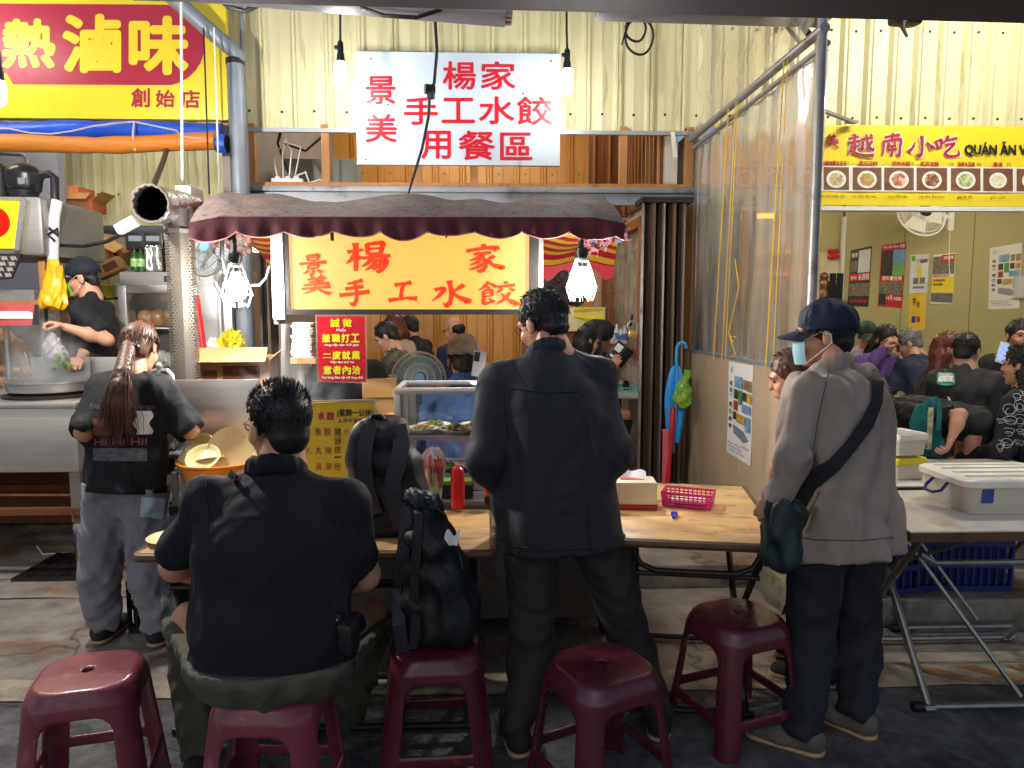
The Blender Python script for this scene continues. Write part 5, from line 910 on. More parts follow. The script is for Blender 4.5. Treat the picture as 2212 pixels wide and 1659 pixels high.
for lab, u, seed in (('plate of grey offal low in the cabinet behind the straws', 960, 3), ('plate of brown offal low in the cabinet near the jacket', 1030, 4)): plate(lab, (P(u, 1060, 3.6).x, 3.6, z0 + .013), .085, seed, (M_fb, mat('grey_offal', (110, 100, 96), .4, var=.3, vs=40)))
# jar of chopsticks and straws, bottle, sauce bottle, pouch
cj = P(937, 1045, 3.15); t = thing('chopstick_jar', 'pale jar stuffed with red capped chopsticks in film', 'jar', (cj.x, 3.15, .752)); mb = MB(mat('mint_jar', (150, 190, 176), .3)); mb.lathe([(.032, 0), (.038, .09), (.036, .09), (.03, .005), (0, .005)], (0, 0, 0), 18); obj('jar', mb, None, t, world=False)
mb = MB(mat('chopstick_wood', (190, 130, 100), .6)); rgc = random.Random(1); heads = []
for i in range(34): an = rgc.random() * 6.28; r0 = .024 * math.sqrt(rgc.random()); k = 1.5 + rgc.random(); h = .19 + .03 * rgc.random(); a_ = Vector((r0 * math.cos(an), r0 * math.sin(an), .01)); b_ = Vector((k * r0 * math.cos(an), k * r0 * math.sin(an), h)); heads.append((a_.lerp(b_, .72), b_)); mb.tube([a_, b_], .0028, 5)
obj('chopstick', mb, None, t, world=False); mb = MB(M_red)
for a_, b_ in heads: mb.tube([a_, b_], .0042, 5)
obj('red_sleeve', mb, M_red, t, world=False); mb = MB(glassy('film_bag', gloss=.35, milk=.12)); mb.lathe([(.04, .08), (.052, .15), (.05, .22), (.03, .25)], (0, 0, 0), 14); obj('film_wrap', mb, None, t, world=False)
b_ = P(987, 1082, 3.02); t = thing('sauce_bottle', 'red plastic squeeze bottle on the counter edge', 'bottle', (b_.x, 3.1, .752)); mb = MB(mat('red_plastic', (206, 24, 32), .3, var=.04)); mb.lathe([(.026, 0), (.03, .004), (.03, .125), (.0285, .13), (.0285, .133)], (0, 0, 0), 20); obj('flask', mb, None, t, world=False); mb = MB(mat('red_plastic', (206, 24, 32))); mb.lathe([(.03, .1335), (.03, .15), (.024, .172), (.012, .18), (.01, .186), (0, .187)], (0, 0, 0), 20); obj('cap', mb, None, t, world=False)
bottle('dark soy sauce bottle with a red band behind the jacket sleeve', (P(1060, 1060, 3.16).x, 3.16, .752), .19, .028, mat('soy_bottle', (30, 16, 12), .12), M_red, mat('red_gold_label', (196, 60, 40), .5, var=.4, vs=60))
mb = MB(M_black); mb.box((P(985, 1062, 3.3).x, 3.3, .78), (.16, .1, .055), 0, .01); mb.m(M_fg); mb.box((P(985, 1050, 3.3).x, 3.3, .82), (.15, .09, .025), 0, .01); one('sponge_tray', mb, None, 'dark tray with a green pack behind the red bottle', 'tray')
# yellow menu board behind the seated man
mn = thing('menu_board', 'yellow menu board with red and black columns propped behind the backpack', 'menu', P(740, 1022, 3.26)); y = 3.26; q = [P(640, 872, y), P(808, 865, y), P(806, 1030, y), P(640, 1030, y)]; M_mb = mat('menu_yellow', (206, 180, 44), .5, var=.08, vs=3); mb = MB(M_mb); mb.prism(q[::-1], (0, 1, 0), .012); obj('board', mb, M_mb, mn)
mb = MB(M_steel); mb.bar(P(638, 868, y - .004), P(810, 864, y - .004), .01, .008); mb.bar(P(809, 866, y - .004), P(807, 1032, y - .004), .01, .008); obj('edge', mb, M_steel, mn)
f = onY(y - .003); L_ = MB(M_ink); text(L_, '(星期一公休)', f, (728, 884, 806, 902), bold=.02); chars(L_, '魚', f, [(680, 924, 694, 942)]); chars(L_, '豬頭皮一份', f, [(722, 924, 737, 942), (722, 945, 737, 961), (722, 963, 737, 979), (722, 986, 737, 989), (722, 1000, 737, 1016)]); chars(L_, '丸', f, [(681, 965, 695, 982)])
L_.m(mat('purple_ink', (80, 30, 110), .5)); text(L_, '人手不足請自取', f, (730, 904, 806, 914), bold=.02)
L_.m(M_maroon); chars(L_, '貢酸小', f, [(660, 924, 672, 942), (700, 924, 715, 942), (742, 924, 754, 942)]); chars(L_, '丸辣', f, [(660, 965, 673, 982), (701, 965, 716, 982)]); chars(L_, '湯湯', f, [(681, 1000, 694, 1016), (702, 1000, 716, 1016)]); chars(L_, '水餃', f, [(686, 889, 702, 908), (705, 889, 722, 908)], bold=.05)
obj('lettering', L_, None, mn)
# stack of paper on the left post, inner shelf
mb = MB(M_wht)
rgq = random.Random(6)
for i in range(14): mb.box((P(658, 770 - i * 5.5, 4.25).x + rgq.uniform(-.01, .01), 4.25, P(658, 770 - i * 5.5, 4.25).z), (.115, .14, .0125), rgq.uniform(-4, 4), .004)
one('paper_stack', mb, None, 'stack of folded white paper bags on the inner shelf', 'paper stack')
sh = thing('side_shelf', 'small wooden shelf on steel legs behind the red notice', 'shelf', P(655, 900, 4.3)); mb = MB(M_timber); a = P(630, 772, 4.2); b = P(688, 766, 4.2); mb.b2((a.x, 4.12, a.z - .03), (b.x, 4.36, a.z)); obj('top', mb, M_timber, sh); mb = MB(M_steel); c = P(652, 800, 4.2); mb.tube([(c.x, 4.18, a.z - .03), (c.x, 4.18, .75)], .022, 10); obj('leg', mb, M_steel, sh)
cbox('taped brown carton standing beside the red notice', 824, 860, 4.45, (.2, .3, .26), 4, M_card, 0, False, None, False)
mb = MB(mat('packing_tape', (196, 150, 90), .25)); p = P(824, 860, 4.297); mb.box((p.x, 4.29, p.z + .03), (.2, .002, .05), 4); one('packing_tape', mb, None, 'strip of tape across the standing carton', 'tape')
# desk fan behind the cabinet
fan('desk_fan', 'white desk fan with blue blades behind the glass cabinet', P(905, 818, 4.5), .165, 12, M_fanb, M_fang, M_fanb, -8, .752, 56)
# ================================================================ folding gates
def gate(label, x0, x1, y, z0, z1, n, seed, lock=False):
    t = thing('folding_gate', label, 'gate', ((x0 + x1) / 2, y, z0)); rgx = random.Random(seed); pts = []
    for i in range(n + 1): pts.append((x0 + (x1 - x0) * i / n + rgx.uniform(-.006, .006), y + (.11 if i % 2 else -.11) + rgx.uniform(-.02, .02)))
    for i in range(n):
        a, b = Vector((*pts[i], 0)), Vector((*pts[i + 1], 0)); mb = MB(M_gate if i % 4 else M_steeld); d = b - a
        k = 3
        for j in range(k): p, q = a + d * ((j + .08) / k), a + d * ((j + .92) / k); mb.b2((0, 0, 0), (0, 0, 0)) if False else mb.bar((p + q) / 2 + Vector((0, 0, z0 + .02)), (p + q) / 2 + Vector((0, 0, z1 - .02)), .02, (q - p).length, up=d.normalized())
        obj('leaf', mb, None, t)
    mb = MB(M_iron); mb.b2((x0 - .02, y - .14, z1 - .019), (x1 + .02, y + .14, z1 + .02)); obj('track', mb, M_iron, t)
    return t
gate('brown folding steel gate bunched at the right of the shop opening', P(1378, 800, 5.78).x, P(1474, 800, 5.78).x, 5.78, PLAT, z0 if False else P(1400, 437, 5.78).z, 9, 3)
gate('brown folding steel gate bunched at the left beside the downpipe', P(572, 700, 5.9).x, P(612, 700, 5.9).x, 5.9, PLAT, P(600, 430, 5.9).z, 4, 8)
pl = thing('padlock', 'brass padlock with open shackle hanging from the folding gate', 'padlock', P(1367, 728, 5.62)); c = P(1367, 722, 5.62); mb = MB(mat('brass', (190, 160, 80), .3, .8)); mb.box(c, (.075, .03, .06), Matrix.Rotation(R(14), 3, 'Y'), .008); obj('body', mb, None, pl); mb = MB(M_steel); mb.tube([c + Vector(v) for v in ((-.03, 0, .03), (-.045, 0, .07), (-.02, 0, .1), (.02, 0, .1), (.035, 0, .06), (.03, 0, .03))], .006, 8); mb.m(M_iron); mb.bar(P(1362, 705, 5.66), P(1366, 680, 5.66), .02, .012); obj('shackle', mb, None, pl)
# umbrella, sticks, green bag by the gate
um = thing('umbrella', 'folded bright blue umbrella with a crook handle by the gate', 'umbrella', P(1455, 950, 5.4)); M_umb = mat('blue_umbrella_cloth', (40, 150, 226), .45, sheen=.3, var=.1); M_umh = mat('blue_handle', (50, 150, 200), .3); y = 5.4
top, bot = P(1460, 790, y), P(1456, 955, y); n = 48; ax = bot - top; mb = MB(M_umb)
mb.grid(lambda s, q: top + ax * q + Vector(((.02 + .075 * (q ** .55) * (1 - max(0, q - .35) * 1.25)) * (1 + .28 * math.sin(s * 6.283 * 8 + q * 3)) * math.cos(s * 6.283), (.02 + .075 * (q ** .55) * (1 - max(0, q - .35) * 1.25)) * (1 + .28 * math.sin(s * 6.283 * 8 + q * 3)) * math.sin(s * 6.283) * .8, 0)), n, 14, True); obj('canopy', mb, M_umb, um)
mb = MB(M_umh); mb.tube([P(u, v, y) for u, v in ((1461, 800), (1461, 775), (1462, 752), (1466, 742), (1474, 739), (1480, 743), (1482, 752))], .014, 10); obj('crook_handle', mb, M_umh, um); mb = MB(M_umh); mb.tube([bot, bot - Vector((0, 0, .08))], .007, 6); obj('tip', mb, M_umh, um)
mb = MB(mat('pink_stick', (214, 100, 104), .4)); mb.tube([P(1439, 935, 5.3), P(1436, 1080, 5.3)], .026, 12); mb.tube([P(1439, 936, 5.3), P(1439, 928, 5.3)], .029, 12); one('pink_stick', mb, None, 'thick pink stick upright by the folding gate', 'stick')
mb = MB(M_red); mb.tube([P(1454, 880, 5.35), P(1440, 1075, 5.25)], .018, 10); one('red_stick', mb, None, 'thin red stick under the blue umbrella', 'stick')
gb = thing('plastic_bag', 'green translucent bag of leftovers hung on the partition end', 'bag', P(1475, 882, 5.3)); S = SDF(.04); S.el(P(1474, 862, 5.3), (.07, .06, .075)).rc(P(1477, 845, 5.3), P(1487, 790, 5.3), .045, .006).rc(P(1470, 850, 5.3), P(1484, 805, 5.3), .04, .01); S.disp = folds(4, .014, .06, .4); mb = S.into(MB(), .008); M_gb = mat('green_film', (150, 214, 70), .25, trans=.35, alpha=.75); mb.m(M_gb); obj('bag', mb, M_gb, gb)
mb = MB(mat('orange_peel', (226, 150, 90), .5, var=.3)); mb.sph(P(1470, 868, 5.3), (.045, .03, .035)); mb.m(M_yel); mb.box(P(1476, 855, 5.3), (.06, .03, .03), 20, .005); obj('contents', mb, None, gb)
# ================================================================ partition with poster
px = 1.62; ye, yn = 6.0, 3.72; zt = Px(1520, 765, px).z
pt_ = thing('partition', 'waist high beige panel partition on a mossy concrete curb', 'partition', (px, 4.9, 0)); mb = MB(M_beige)
ys = [yn, 4.62, 5.35, ye - .08]
for i in range(3): mb.b2((px, ys[i] + .003, .12), (px + .05, ys[i + 1] - .003, zt - .0))
obj('panel', mb, M_beige, pt_); mb = MB(M_zinc); mb.b2((px - .006, yn, zt + .001), (px + .056, ye - .08, zt + .018)); obj('top_rail', mb, M_zinc, pt_)
mb = MB(mat('mossy_concrete', (132, 124, 108), .85, var=.3, vs=10, bump=.8, bs=30, c2=(74, 84, 44), c2s=5, c2t=.52)); mb.grid(lambda s, q: Vector((px - .03 - .04 * (1 - q) + .012 * math.sin(s * 60) * (1 - q), yn - .05 + (ye - yn) * s, .122 * q)), 60, 3); mb.grid(lambda s, q: Vector((px - .03 + .09 * q, yn - .05 + (ye - yn) * s, .122)), 60, 1); mb.b2((px - .0, yn - .05, 0), (px + .06, ye - .05, .119)); obj('curb', mb, None, pt_)
M_pho = [mat('photo_%s' % n, c, .4, var=.5, vs=22) for n, c in (('sky', (120, 160, 200)), ('castle', (150, 130, 90)), ('aurora', (70, 150, 70)), ('dark', (60, 60, 66)), ('field', (196, 160, 60)), ('red', (180, 60, 50)))]
def travel_poster(label, mp, nrm, n_, wr=.012):
    """mp(s, q): 0..1 across and down the sheet -> point; white sheet, photo tiles, vertical heading"""
    t = thing('poster', label, 'poster', mp(.5, 1)); nv = Vector(nrm); mb = MB(M_wht); mb.grid(lambda s, q: mp(s, q) + nv * (.002 + wr * .3 * (1 + math.sin(s * 5 + q * 9)) * abs(q - .5)), 10, 16); obj('sheet', mb, M_wht, t)
    off = nv * (.0045 + wr * .35); f = lambda u, v: mp(u, v) + off
    tiles = [(.3, .14, .62, .26, 0), (.66, .16, .8, .26, 1), (.83, .16, .98, .27, 1), (.28, .28, .44, .38, 3), (.47, .28, .62, .43, 2), (.65, .29, .79, .38, 3), (.81, .29, .98, .39, 4), (.28, .4, .44, .5, 5), (.62, .41, .97, .5, 0), (.26, .52, .4, .6, 3), (.42, .53, .74, .62, 4), (.77, .53, .96, .68, 0)]
    for k in range(6):
        for a, b, c_, d, kk in tiles:
            if kk == k: mb = MB(M_pho[k]); mb.quad(f(a, b), f(a, d), f(c_, d), f(c_, b)); obj('photograph', mb, M_pho[k], t)
    mb = MB(M_zinc); mb.add([f(.3, .66), f(.28, .7), f(.3, .75), f(.7, .8), f(.9, .76), f(.7, .69)], [(0, 1, 2, 3, 4, 5)]); obj('ship_picture', mb, None, t)
    L_ = MB(M_ink)
    for i, c in enumerate('地球一周の船旅'): text(L_, c, f, (.08, .2 + i * .077, .2, .2 + i * .077 + (.052 if c != '一' else .008)), bold=.04 if c != '一' else 0, eps=nv * .00005)
    text(L_, '2027', f, (.1, .06, .22, .08), eps=nv * .0001); text(L_, '2027', f, (.1, .09, .22, .11), eps=nv * .0001)
    for r_ in range(3): text(L_, ('横浜 神戸 世界一周', '資料請求 無料', '0120-123-456')[r_], f, (.06 + .04 * r_, .86 + r_ * .035, .6 + .08 * r_, .88 + r_ * .035), eps=nv * .0001)
    L_.m(M_maroon); text(L_, '説明会', f, (.66, .84, .95, .865), eps=nv * .0001); obj('lettering', L_, None, t); return t
c0, c1, c2, c3 = Px(1576, 780, px), Px(1628, 790, px), Px(1571, 976, px), Px(1623, 1007, px)
travel_poster('white travel poster with photo tiles on the beige partition', lambda s, q: c0.lerp(c1, s).lerp(c2.lerp(c3, s), q), (-1, 0, 0), 0)
# ================================================================ clear sheet on pipe frame
pf = thing('pipe_frame', 'grey pipe frame carrying a clear plastic curtain with yellow ropes', 'frame', (px, 4.7, 0)); yp = Px(1767, 300, px).y; zr = Px(1767, 72, px).z
M_pipe = mat('dull_steel_pipe', (150, 148, 146), .42, .5, var=.15, vs=9, c2=(110, 100, 92), c2s=6, c2t=.62); mb = MB(M_pipe); mb.tube([(px, yp, .05), (px, yp, zr + .08)], .024, 16); obj('post', mb, M_pipe, pf)
mb = MB(M_pipe); mb.tube([(px - .0, ye - .1, zr), (px, yp - .03, zr)], .025, 14); mb.tube([(px + .03, ye - .1, zr - .06), (px + .03, yp, zr - .06)], .016, 10); obj('rail', mb, M_pipe, pf)
M_sheet = glassy('clear_plastic_sheet', (248, 243, 222), .05, .3, .16, .35, 5, (1, 1.6, .16))
def crt(s, q):
    yy = ye - .12 - (ye - .12 - yp - .03) * s; z = (zr - .07) * (1 - q) + (zt + .02) * q; return Vector((px + .045 + .009 * math.sin(s * 21 + 2 * math.sin(q * 4)) * (.4 + q * .6) + .004 * math.sin(s * 57 + q * 3) + .003 * math.sin(q * 30 + s * 12) * (1 - q), yy, z))
mb = MB(M_sheet); mb.grid(crt, 90, 50); obj('plastic_curtain', mb, M_sheet, pf)
def crt2(s, q):
    yy = ye - .15 - (ye - .15 - yp) * s * .98; z = zr + .05 + 1.1 * q * (1 - .35 * s); return Vector((px + .02 + .18 * q * s + .03 * math.sin(s * 17 + q * 3) + .02 * math.sin(q * 14 + 4 * s), yy, z))
mb = MB(M_sheet); mb.grid(crt2, 60, 24); obj('upper_sheet', mb, M_sheet, pf)
M_rope = mat('yellow_rope', (236, 190, 40), .6)
for i, (u0, u1) in enumerate(((1580, 1552), (1596, 1570), (1600, 1578), (1698, 1668), (1705, 1684))):
    mb = MB(M_rope); y0_ = Px(u0, 400, px).y; y1_ = Px(u1, 770, px).y; mb.tube([Vector((px - .035, y0_ + (y1_ - y0_) * k / 12 + .002 * math.sin(k * 2 + i), zr - .03 + (zt + .015 - zr) * k / 12)) for k in range(13)], .0042 if i in (0, 3) else .003, 6); obj('rope', mb, M_rope, pf)
mb = MB(M_rope); mb.tube([Px(u, v, px - .04) for u, v in ((1588, 560), (1596, 620), (1580, 690), (1574, 720), (1584, 740), (1590, 728), (1576, 726), (1584, 752), (1588, 764), (1580, 772))], .0035, 6); obj('rope_knot', mb, M_rope, pf)
mb = MB(mat('brown_strap', (150, 82, 56), .6)); mb.tube([P(1533, 322, 5.7), P(1526, 420, 5.72), P(1518, 540, 5.75), P(1513, 680, 5.78)], .022, 8, sx=.4); one('brown_strap', mb, None, 'brown strap hanging down the channel post', 'strap')
mb = MB(M_blackpl); mb.tube([P(1748, 75, 4.4), P(1736, 60, 4.5), P(1720, 40, 4.6)], .02, 6); mb.tube([P(1676, 70, 4.8), P(1680, 48, 4.8), P(1685, 38, 4.8)], .012, 6); mb.tube([P(1690, 42, 4.8), P(1706, 66, 4.75), P(1728, 92, 4.5)], .014, 6); one('loose_cable', mb, None, 'black cable ends dangling over the pipe frame', 'cable')
# dark jacket hanging behind the sheet
S = SDF(.04); jx = px + .16
S.rc(Px(1527, 610, jx) + Vector((0, 0, .0)), Px(1530, 660, jx), .07, .13, flat=((1, 0, 0), .5)).rc(Px(1530, 660, jx), Px(1536, 780, jx), .13, .2, flat=((1, 0, 0), .5)); S.disp = folds(6, .035, .14, .25); S.cut(Px(1530, 778, jx), (0, 0, -1)); M_jk = mat('navy_nylon', (34, 40, 66), .45, sheen=.3, var=.25); mb = S.into(MB(M_jk), .012); one('hanging_jacket', mb, M_jk, 'dark navy jacket hanging behind the clear sheet', 'jacket')
# ================================================================ shop interior right side
sp_ = thing('speaker', 'white boxy loudspeaker on the shelf behind the right cage lamp', 'speaker', P(1218, 640, 8.0)); a = P(1196, 640, 8.0); b = P(1246, 560, 8.0); mb = MB(M_white); mb.b2((a.x, 8.0, a.z), (b.x, 8.3, b.z), .02); obj('case', mb, M_white, sp_); mb = MB(M_blackpl); c = P(1210, 595, 7.99); mb.lathe([(0, 0), (.075, 0), (.08, .01), (.06, .012), (0, .004)], c, 24, Matrix.Rotation(R(90), 3, 'X')); mb.b2((a.x + .01, 7.99, a.z + .01), (a.x + .15, 7.998, b.z - .02)); obj('cone', mb, M_blackpl, sp_)
S = SDF(.015); c = P(1226, 548, 7.9); rgf = random.Random(8)
for i in range(16): an = rgf.random() * 6.28; S.el(c + Vector((.055 * math.cos(an) * rgf.random() * 1.4, .02 * math.sin(an), .05 * math.sin(an * 3))), (.035, .02, .03), Matrix.Rotation(rgf.random() * 3, 3, 'Y'))
M_ros = mat('pink_petals', (240, 150, 180), .6, var=.12); mb = S.into(MB(M_ros), .01); one('pink_flower', mb, M_ros, 'pink ruffled artificial flower over the loudspeaker', 'flower')
ls = thing('wall_ledge', 'pale yellow plastic ledge with a draped cloth behind the jacket man', 'ledge', P(1258, 700, 8.0)); mb = MB(mat('pale_yellow_board', (236, 226, 170), .4)); a = P(1130, 716, 7.8); b = P(1308, 664, 7.8); mb.b2((a.x, 7.8, a.z), (b.x, 8.35, b.z), .01); obj('board', mb, None, ls); mb = MB(mat('bright_yellow_cloth', (236, 214, 40), .6, var=.1)); mb.grid(lambda s, q: P(1240 + 64 * s, 666 + (20 + 22 * s) * q, 7.79 - .015 * math.sin(q * 9 + s * 3)), 14, 8); obj('draped_cloth', mb, None, ls)
mb = MB(mat('brown_board', (150, 110, 70), .6)); a = P(1130, 1000, 8.05); mb.b2((a.x, 8.1, PLAT), (1.44, 8.3, P(1200, 717, 8).z)); one('low_wall', mb, None, 'brown low wall under the pale yellow ledge', 'wall')
S = SDF(.05); rgf = random.Random(3)
for i in range(12): S.el(P(1165 + i * 8, 628 + 14 * math.sin(i * 2.1), 7.95), (.1, .08, .11))
S.disp = folds(13, .03, .16, 1); M_clut = mat('dark_stored_cloth', (60, 52, 56), .8, var=.4, vs=5); mb = S.into(MB(M_clut), .02); one('clothes_heap', mb, M_clut, 'heap of dark stored clothes on the ledge by the lamp', 'clothes')
for i, (u, h, c) in enumerate(((1332, .2, M_white), (1341, .16, M_white), (1349, .18, M_white), (1325, .13, M_white))): bottle(('tall white spray bottle on the window sill', 'short white bottle beside the tall spray bottle', 'white squeeze bottle nearest the folding gate', 'smallest white bottle at the left of the sill')[i], P(u, 742, 7.6 - .25 * (i == 2)), h, .034, c, M_white, mat('blue_label', (90, 130, 190), .5, var=.4, vs=40) if i < 3 else None)
tb = thing('dining_table', 'grey laminate dining table beside the phone woman', 'table', P(1330, 900, 6.2)); a = P(1260, 860, 6.0); M_lam = mat('grey_laminate', (186, 186, 184), .25, var=.06); mb = MB(M_lam); zt_ = a.z; mb.b2((P(1235, 860, 6).x, 6.2, zt_ - .03), (1.42, 7.5, zt_), .006); obj('tabletop', mb, M_lam, tb)
for i in range(4): mb = MB(M_iron); mb.tube([((P(1240, 860, 6).x if i & 1 else 1.36), 6.26 if i & 2 else 7.4, PLAT), ((P(1240, 860, 6).x if i & 1 else 1.36), 6.26 if i & 2 else 7.4, zt_ - .031)], .02, 8); obj('leg', mb, M_iron, tb)
def basket(name, label, c, sz, m, rz=0, cell=.02, filler=None):
    t = thing(name, label, 'basket', c, rz); w_, d, h = sz; mb = MB(m); fl = 1.08
    def side(a, b, nrm):
        a = Vector(a); b = Vector(b); L = (b - a).length; n = max(3, round(L / (cell * 1.5)))
        for zz in (.006, h * .36, h * .66, h - .008): e = 1 + (fl - 1) * zz / h; mb.bar(Vector((a.x * e, a.y * e, zz)), Vector((b.x * e, b.y * e, zz)), .0055 if .01 < zz < h - .01 else .009, .0035, up=nrm)
        for i in range(n + 1): p = a.lerp(b, i / n); mb.bar(p + Vector((0, 0, .002)), Vector((p.x * fl, p.y * fl, h - .002)), .0055, .003, up=nrm)
    side((-w_ / 2, -d / 2, 0), (w_ / 2, -d / 2, 0), (0, 1, 0)); side((w_ / 2, -d / 2, 0), (w_ / 2, d / 2, 0), (1, 0, 0)); side((w_ / 2, d / 2, 0), (-w_ / 2, d / 2, 0), (0, 1, 0)); side((-w_ / 2, d / 2, 0), (-w_ / 2, -d / 2, 0), (1, 0, 0)); mb.box((0, 0, .003), (w_, d, .004)); obj('lattice', mb, m, t, world=False)
    if filler: mb = MB(filler); mb.box((0, .0, h * .3), (w_ * .72, d * .5, h * .32), 6, .006); obj('tissue_pack', mb, filler, t, world=False)
    return t
basket('plastic_basket', 'teal lattice basket of sauces on the grey dining table', P(1358, 856, 6.5) + Vector((0, 0, 0)), (.2, .28, .1), mat('teal_plastic', (80, 190, 190), .4), 10)
for i, (u, c, l) in enumerate(((1296, M_red, 'red cap jar by the phone woman elbow'), (1308, M_fg, 'green jar by the phone woman elbow'), (1352, M_ink, 'dark sauce jar standing in the teal basket'))): mb = MB(c); mb.lathe([(.03, 0), (.032, .06), (.026, .065), (.026, .085)], (P(u, 842, 6.6).x, 6.6, zt_), 14); one('sauce_jar', mb, None, l, 'jar')
# tables for the diners in the middle
def simple_table(label, c, sz, h, m=M_lam, legm=M_iron, base=PLAT, rz=0):
    t = thing('dining_table', label, 'table', (c[0], c[1], base), rz); mb = MB(m); mb.box((0, 0, h - .015), (sz[0], sz[1], .03), 0, .006); obj('tabletop', mb, m, t, world=False)
    for i in range(4): mb = MB(legm); x = (sz[0] / 2 - .06) * (1 if i & 1 else -1); y = (sz[1] / 2 - .06) * (1 if i & 2 else -1); mb.tube([(x, y, 0), (x, y, h - .031)], .018, 8); obj('leg', mb, legm, t, world=False)
    return t
ca = P(785, 800, 6.3); simple_table('grey dining table in front of the olive jacket woman', (ca.x - .12, 6.3), (.7, .75), .74); cb = P(1080, 790, 7.3); simple_table('dining table under the white noodle bowl', (cb.x + .1, 7.5), (.8, .8), .75, M_timber)
mb = MB(M_plate); c = P(1083, 768, 7.25); mb.lathe([(.04, 0), (.05, .01), (.1, .055), (.104, .06), (.09, .05), (.04, .012), (0, .01)], (c.x, 7.25, .75 + PLAT), 24); mb.m(M_fm); mb.lathe([(0, .052), (.085, .048)], (c.x, 7.25, .75 + PLAT), 20); one('noodle_bowl', mb, None, 'white noodle bowl on the far dining table', 'bowl')
mb = MB(M_plate); c = P(800, 752, 6.3); mb.lathe([(.04, 0), (.05, .01), (.09, .05), (.094, .055), (.08, .045), (.04, .012), (0, .01)], (c.x, 6.2, .74 + PLAT), 24); one('rice_bowl', mb, None, 'white bowl in front of the olive jacket woman', 'bowl')
# ================================================================ wooden folding tables in front
M_top = mat('worn_plywood_top', (222, 182, 122), .4, var=.14, vs=3, bump=.06, bs=50, c2=(140, 96, 54), c2s=4.5, c2t=.6, stretch=(1, 2.5, 1), coat=.15); M_tedge = mat('dark_table_edge', (92, 66, 44), .6, var=.3, vs=12)
def plank_mat():
    m = M_top; nt = m.node_tree; br = nt.nodes.new('ShaderNodeTexBrick'); tc = nt.nodes.new('ShaderNodeTexCoord'); nt.links.new(tc.outputs['Object'], br.inputs[0]); br.inputs['Scale'].default_value = 1; br.inputs['Brick Width'].default_value = .21; br.inputs['Row Height'].default_value = .062; br.inputs['Mortar Size'].default_value = .0012
    br.inputs['Color1'].default_value = (.9, .9, .9, 1); br.inputs['Color2'].default_value = (1.12, 1.08, 1.02, 1); br.inputs['Mortar'].default_value = (.78, .7, .6, 1); b = nt.nodes['Principled BSDF']; src = b.inputs['Base Color'].links[0].from_socket; mx = nt.nodes.new('ShaderNodeMix'); mx.data_type = 'RGBA'; mx.blend_type = 'MULTIPLY'; mx.inputs[0].default_value = 1; nt.links.new(src, mx.inputs[6]); nt.links.new(br.outputs[0], mx.inputs[7]); nt.links.new(mx.outputs[2], b.inputs['Base Color'])
plank_mat()
def ftable(label, c, sz, rz, z=.75, base=0):
    t = thing('folding_table', label, 'table', (c[0], c[1], base), rz); w_, d = sz; mb = MB(M_top); mb.box((0, 0, z - .012), (w_ - .02, d - .02, .024), 0, .004); obj('tabletop', mb, M_top, t, world=False)
    mb = MB(M_tedge); r = .03; cn = [(w_ / 2 - r, d / 2 - r, 0), (-w_ / 2 + r, d / 2 - r, 90), (-w_ / 2 + r, -d / 2 + r, 180), (w_ / 2 - r, -d / 2 + r, 270)]; ring = [(x + r * math.cos(R(a + 18 * k)), y + r * math.sin(R(a + 18 * k)), z - .017) for x, y, a in cn for k in range(6)]; mb.tube(ring, .017, 8, closed=True); obj('edge_band', mb, M_tedge, t, world=False)
    for s_ in (-1, 1):
        x = s_ * (w_ / 2 - .07)
        mb = MB(M_iron); mb.tube([(x, -d / 2 + .1, z - .03), (x, -d / 2 + .1, z - .1), (x, d * .36, .02)], .014, 8); obj('leg', mb, M_iron, t, world=False)
        mb = MB(M_iron); mb.tube([(x - s_ * .03, d / 2 - .1, z - .03), (x - s_ * .03, d / 2 - .1, z - .1), (x - s_ * .03, -d * .36, .02)], .014, 8); obj('leg', mb, M_iron, t, world=False)
    x = w_ / 2 - .07
    for yy in (d * .36, -d * .36): mb = MB(M_iron); mb.tube([(-x, yy, .02), (x, yy, .02)], .013, 8); obj('foot_bar', mb, M_iron, t, world=False)
    mb = MB(M_iron)
    k = .1; yy = -d / 2 + .1; zz = z - .03; mb.tube([(-x, yy, zz - .05), (-x + .03, yy, zz - .1), (-x + .09, yy, zz - .125), (x - .09, yy, zz - .125), (x - .03, yy, zz - .1), (x, yy, zz - .05)], .012, 8); mb.tube([(-x, yy + .01, zz - .14), (x, yy + .01, zz - .14)], .01, 8); obj('cross_bar', mb, M_iron, t, world=False)
    return t
ftable('worn wooden folding table with the tissue box and magenta basket', (.865, 3.06), (.62, .92), -10)
ftable('long worn wooden folding table behind the seated man and backpacks', (-.62, 2.86), (1.28, .55), 0, .735)
# tissue box, magenta basket, blue clip
tbx = P(1392, 1100, 2.9); q = P(1384, 1098, 3.0); tz = .752
t = thing('tissue_box', 'cream tissue box with a red base on the wooden table', 'tissue box', (.63, 3.1, tz), -4); mb = MB(mat('cream_plastic', (236, 222, 188), .4)); mb.box((0, 0, .07), (.2, .13, .1), 0, .012); obj('box', mb, None, t, world=False); mb = MB(mat('dark_red_plastic', (176, 30, 50), .4)); mb.box((0, 0, .0105), (.204, .134, .02), 0, .004); obj('base', mb, None, t, world=False); mb = MB(M_wht)
mb.grid(lambda s, q: Vector(((s - .5) * .12, -.01 + .02 * math.sin(s * 4) + .035 * q, .121 + .035 * q * (1 + .3 * math.sin(s * 9)) * (1 - .5 * abs(s - .5)))), 12, 5); obj('tissue', mb, M_wht, t, world=False); mb = MB(M_red); mb.box((0, -.004, .1215), (.1, .03, .003)); obj('slot', mb, M_red, t, world=False)
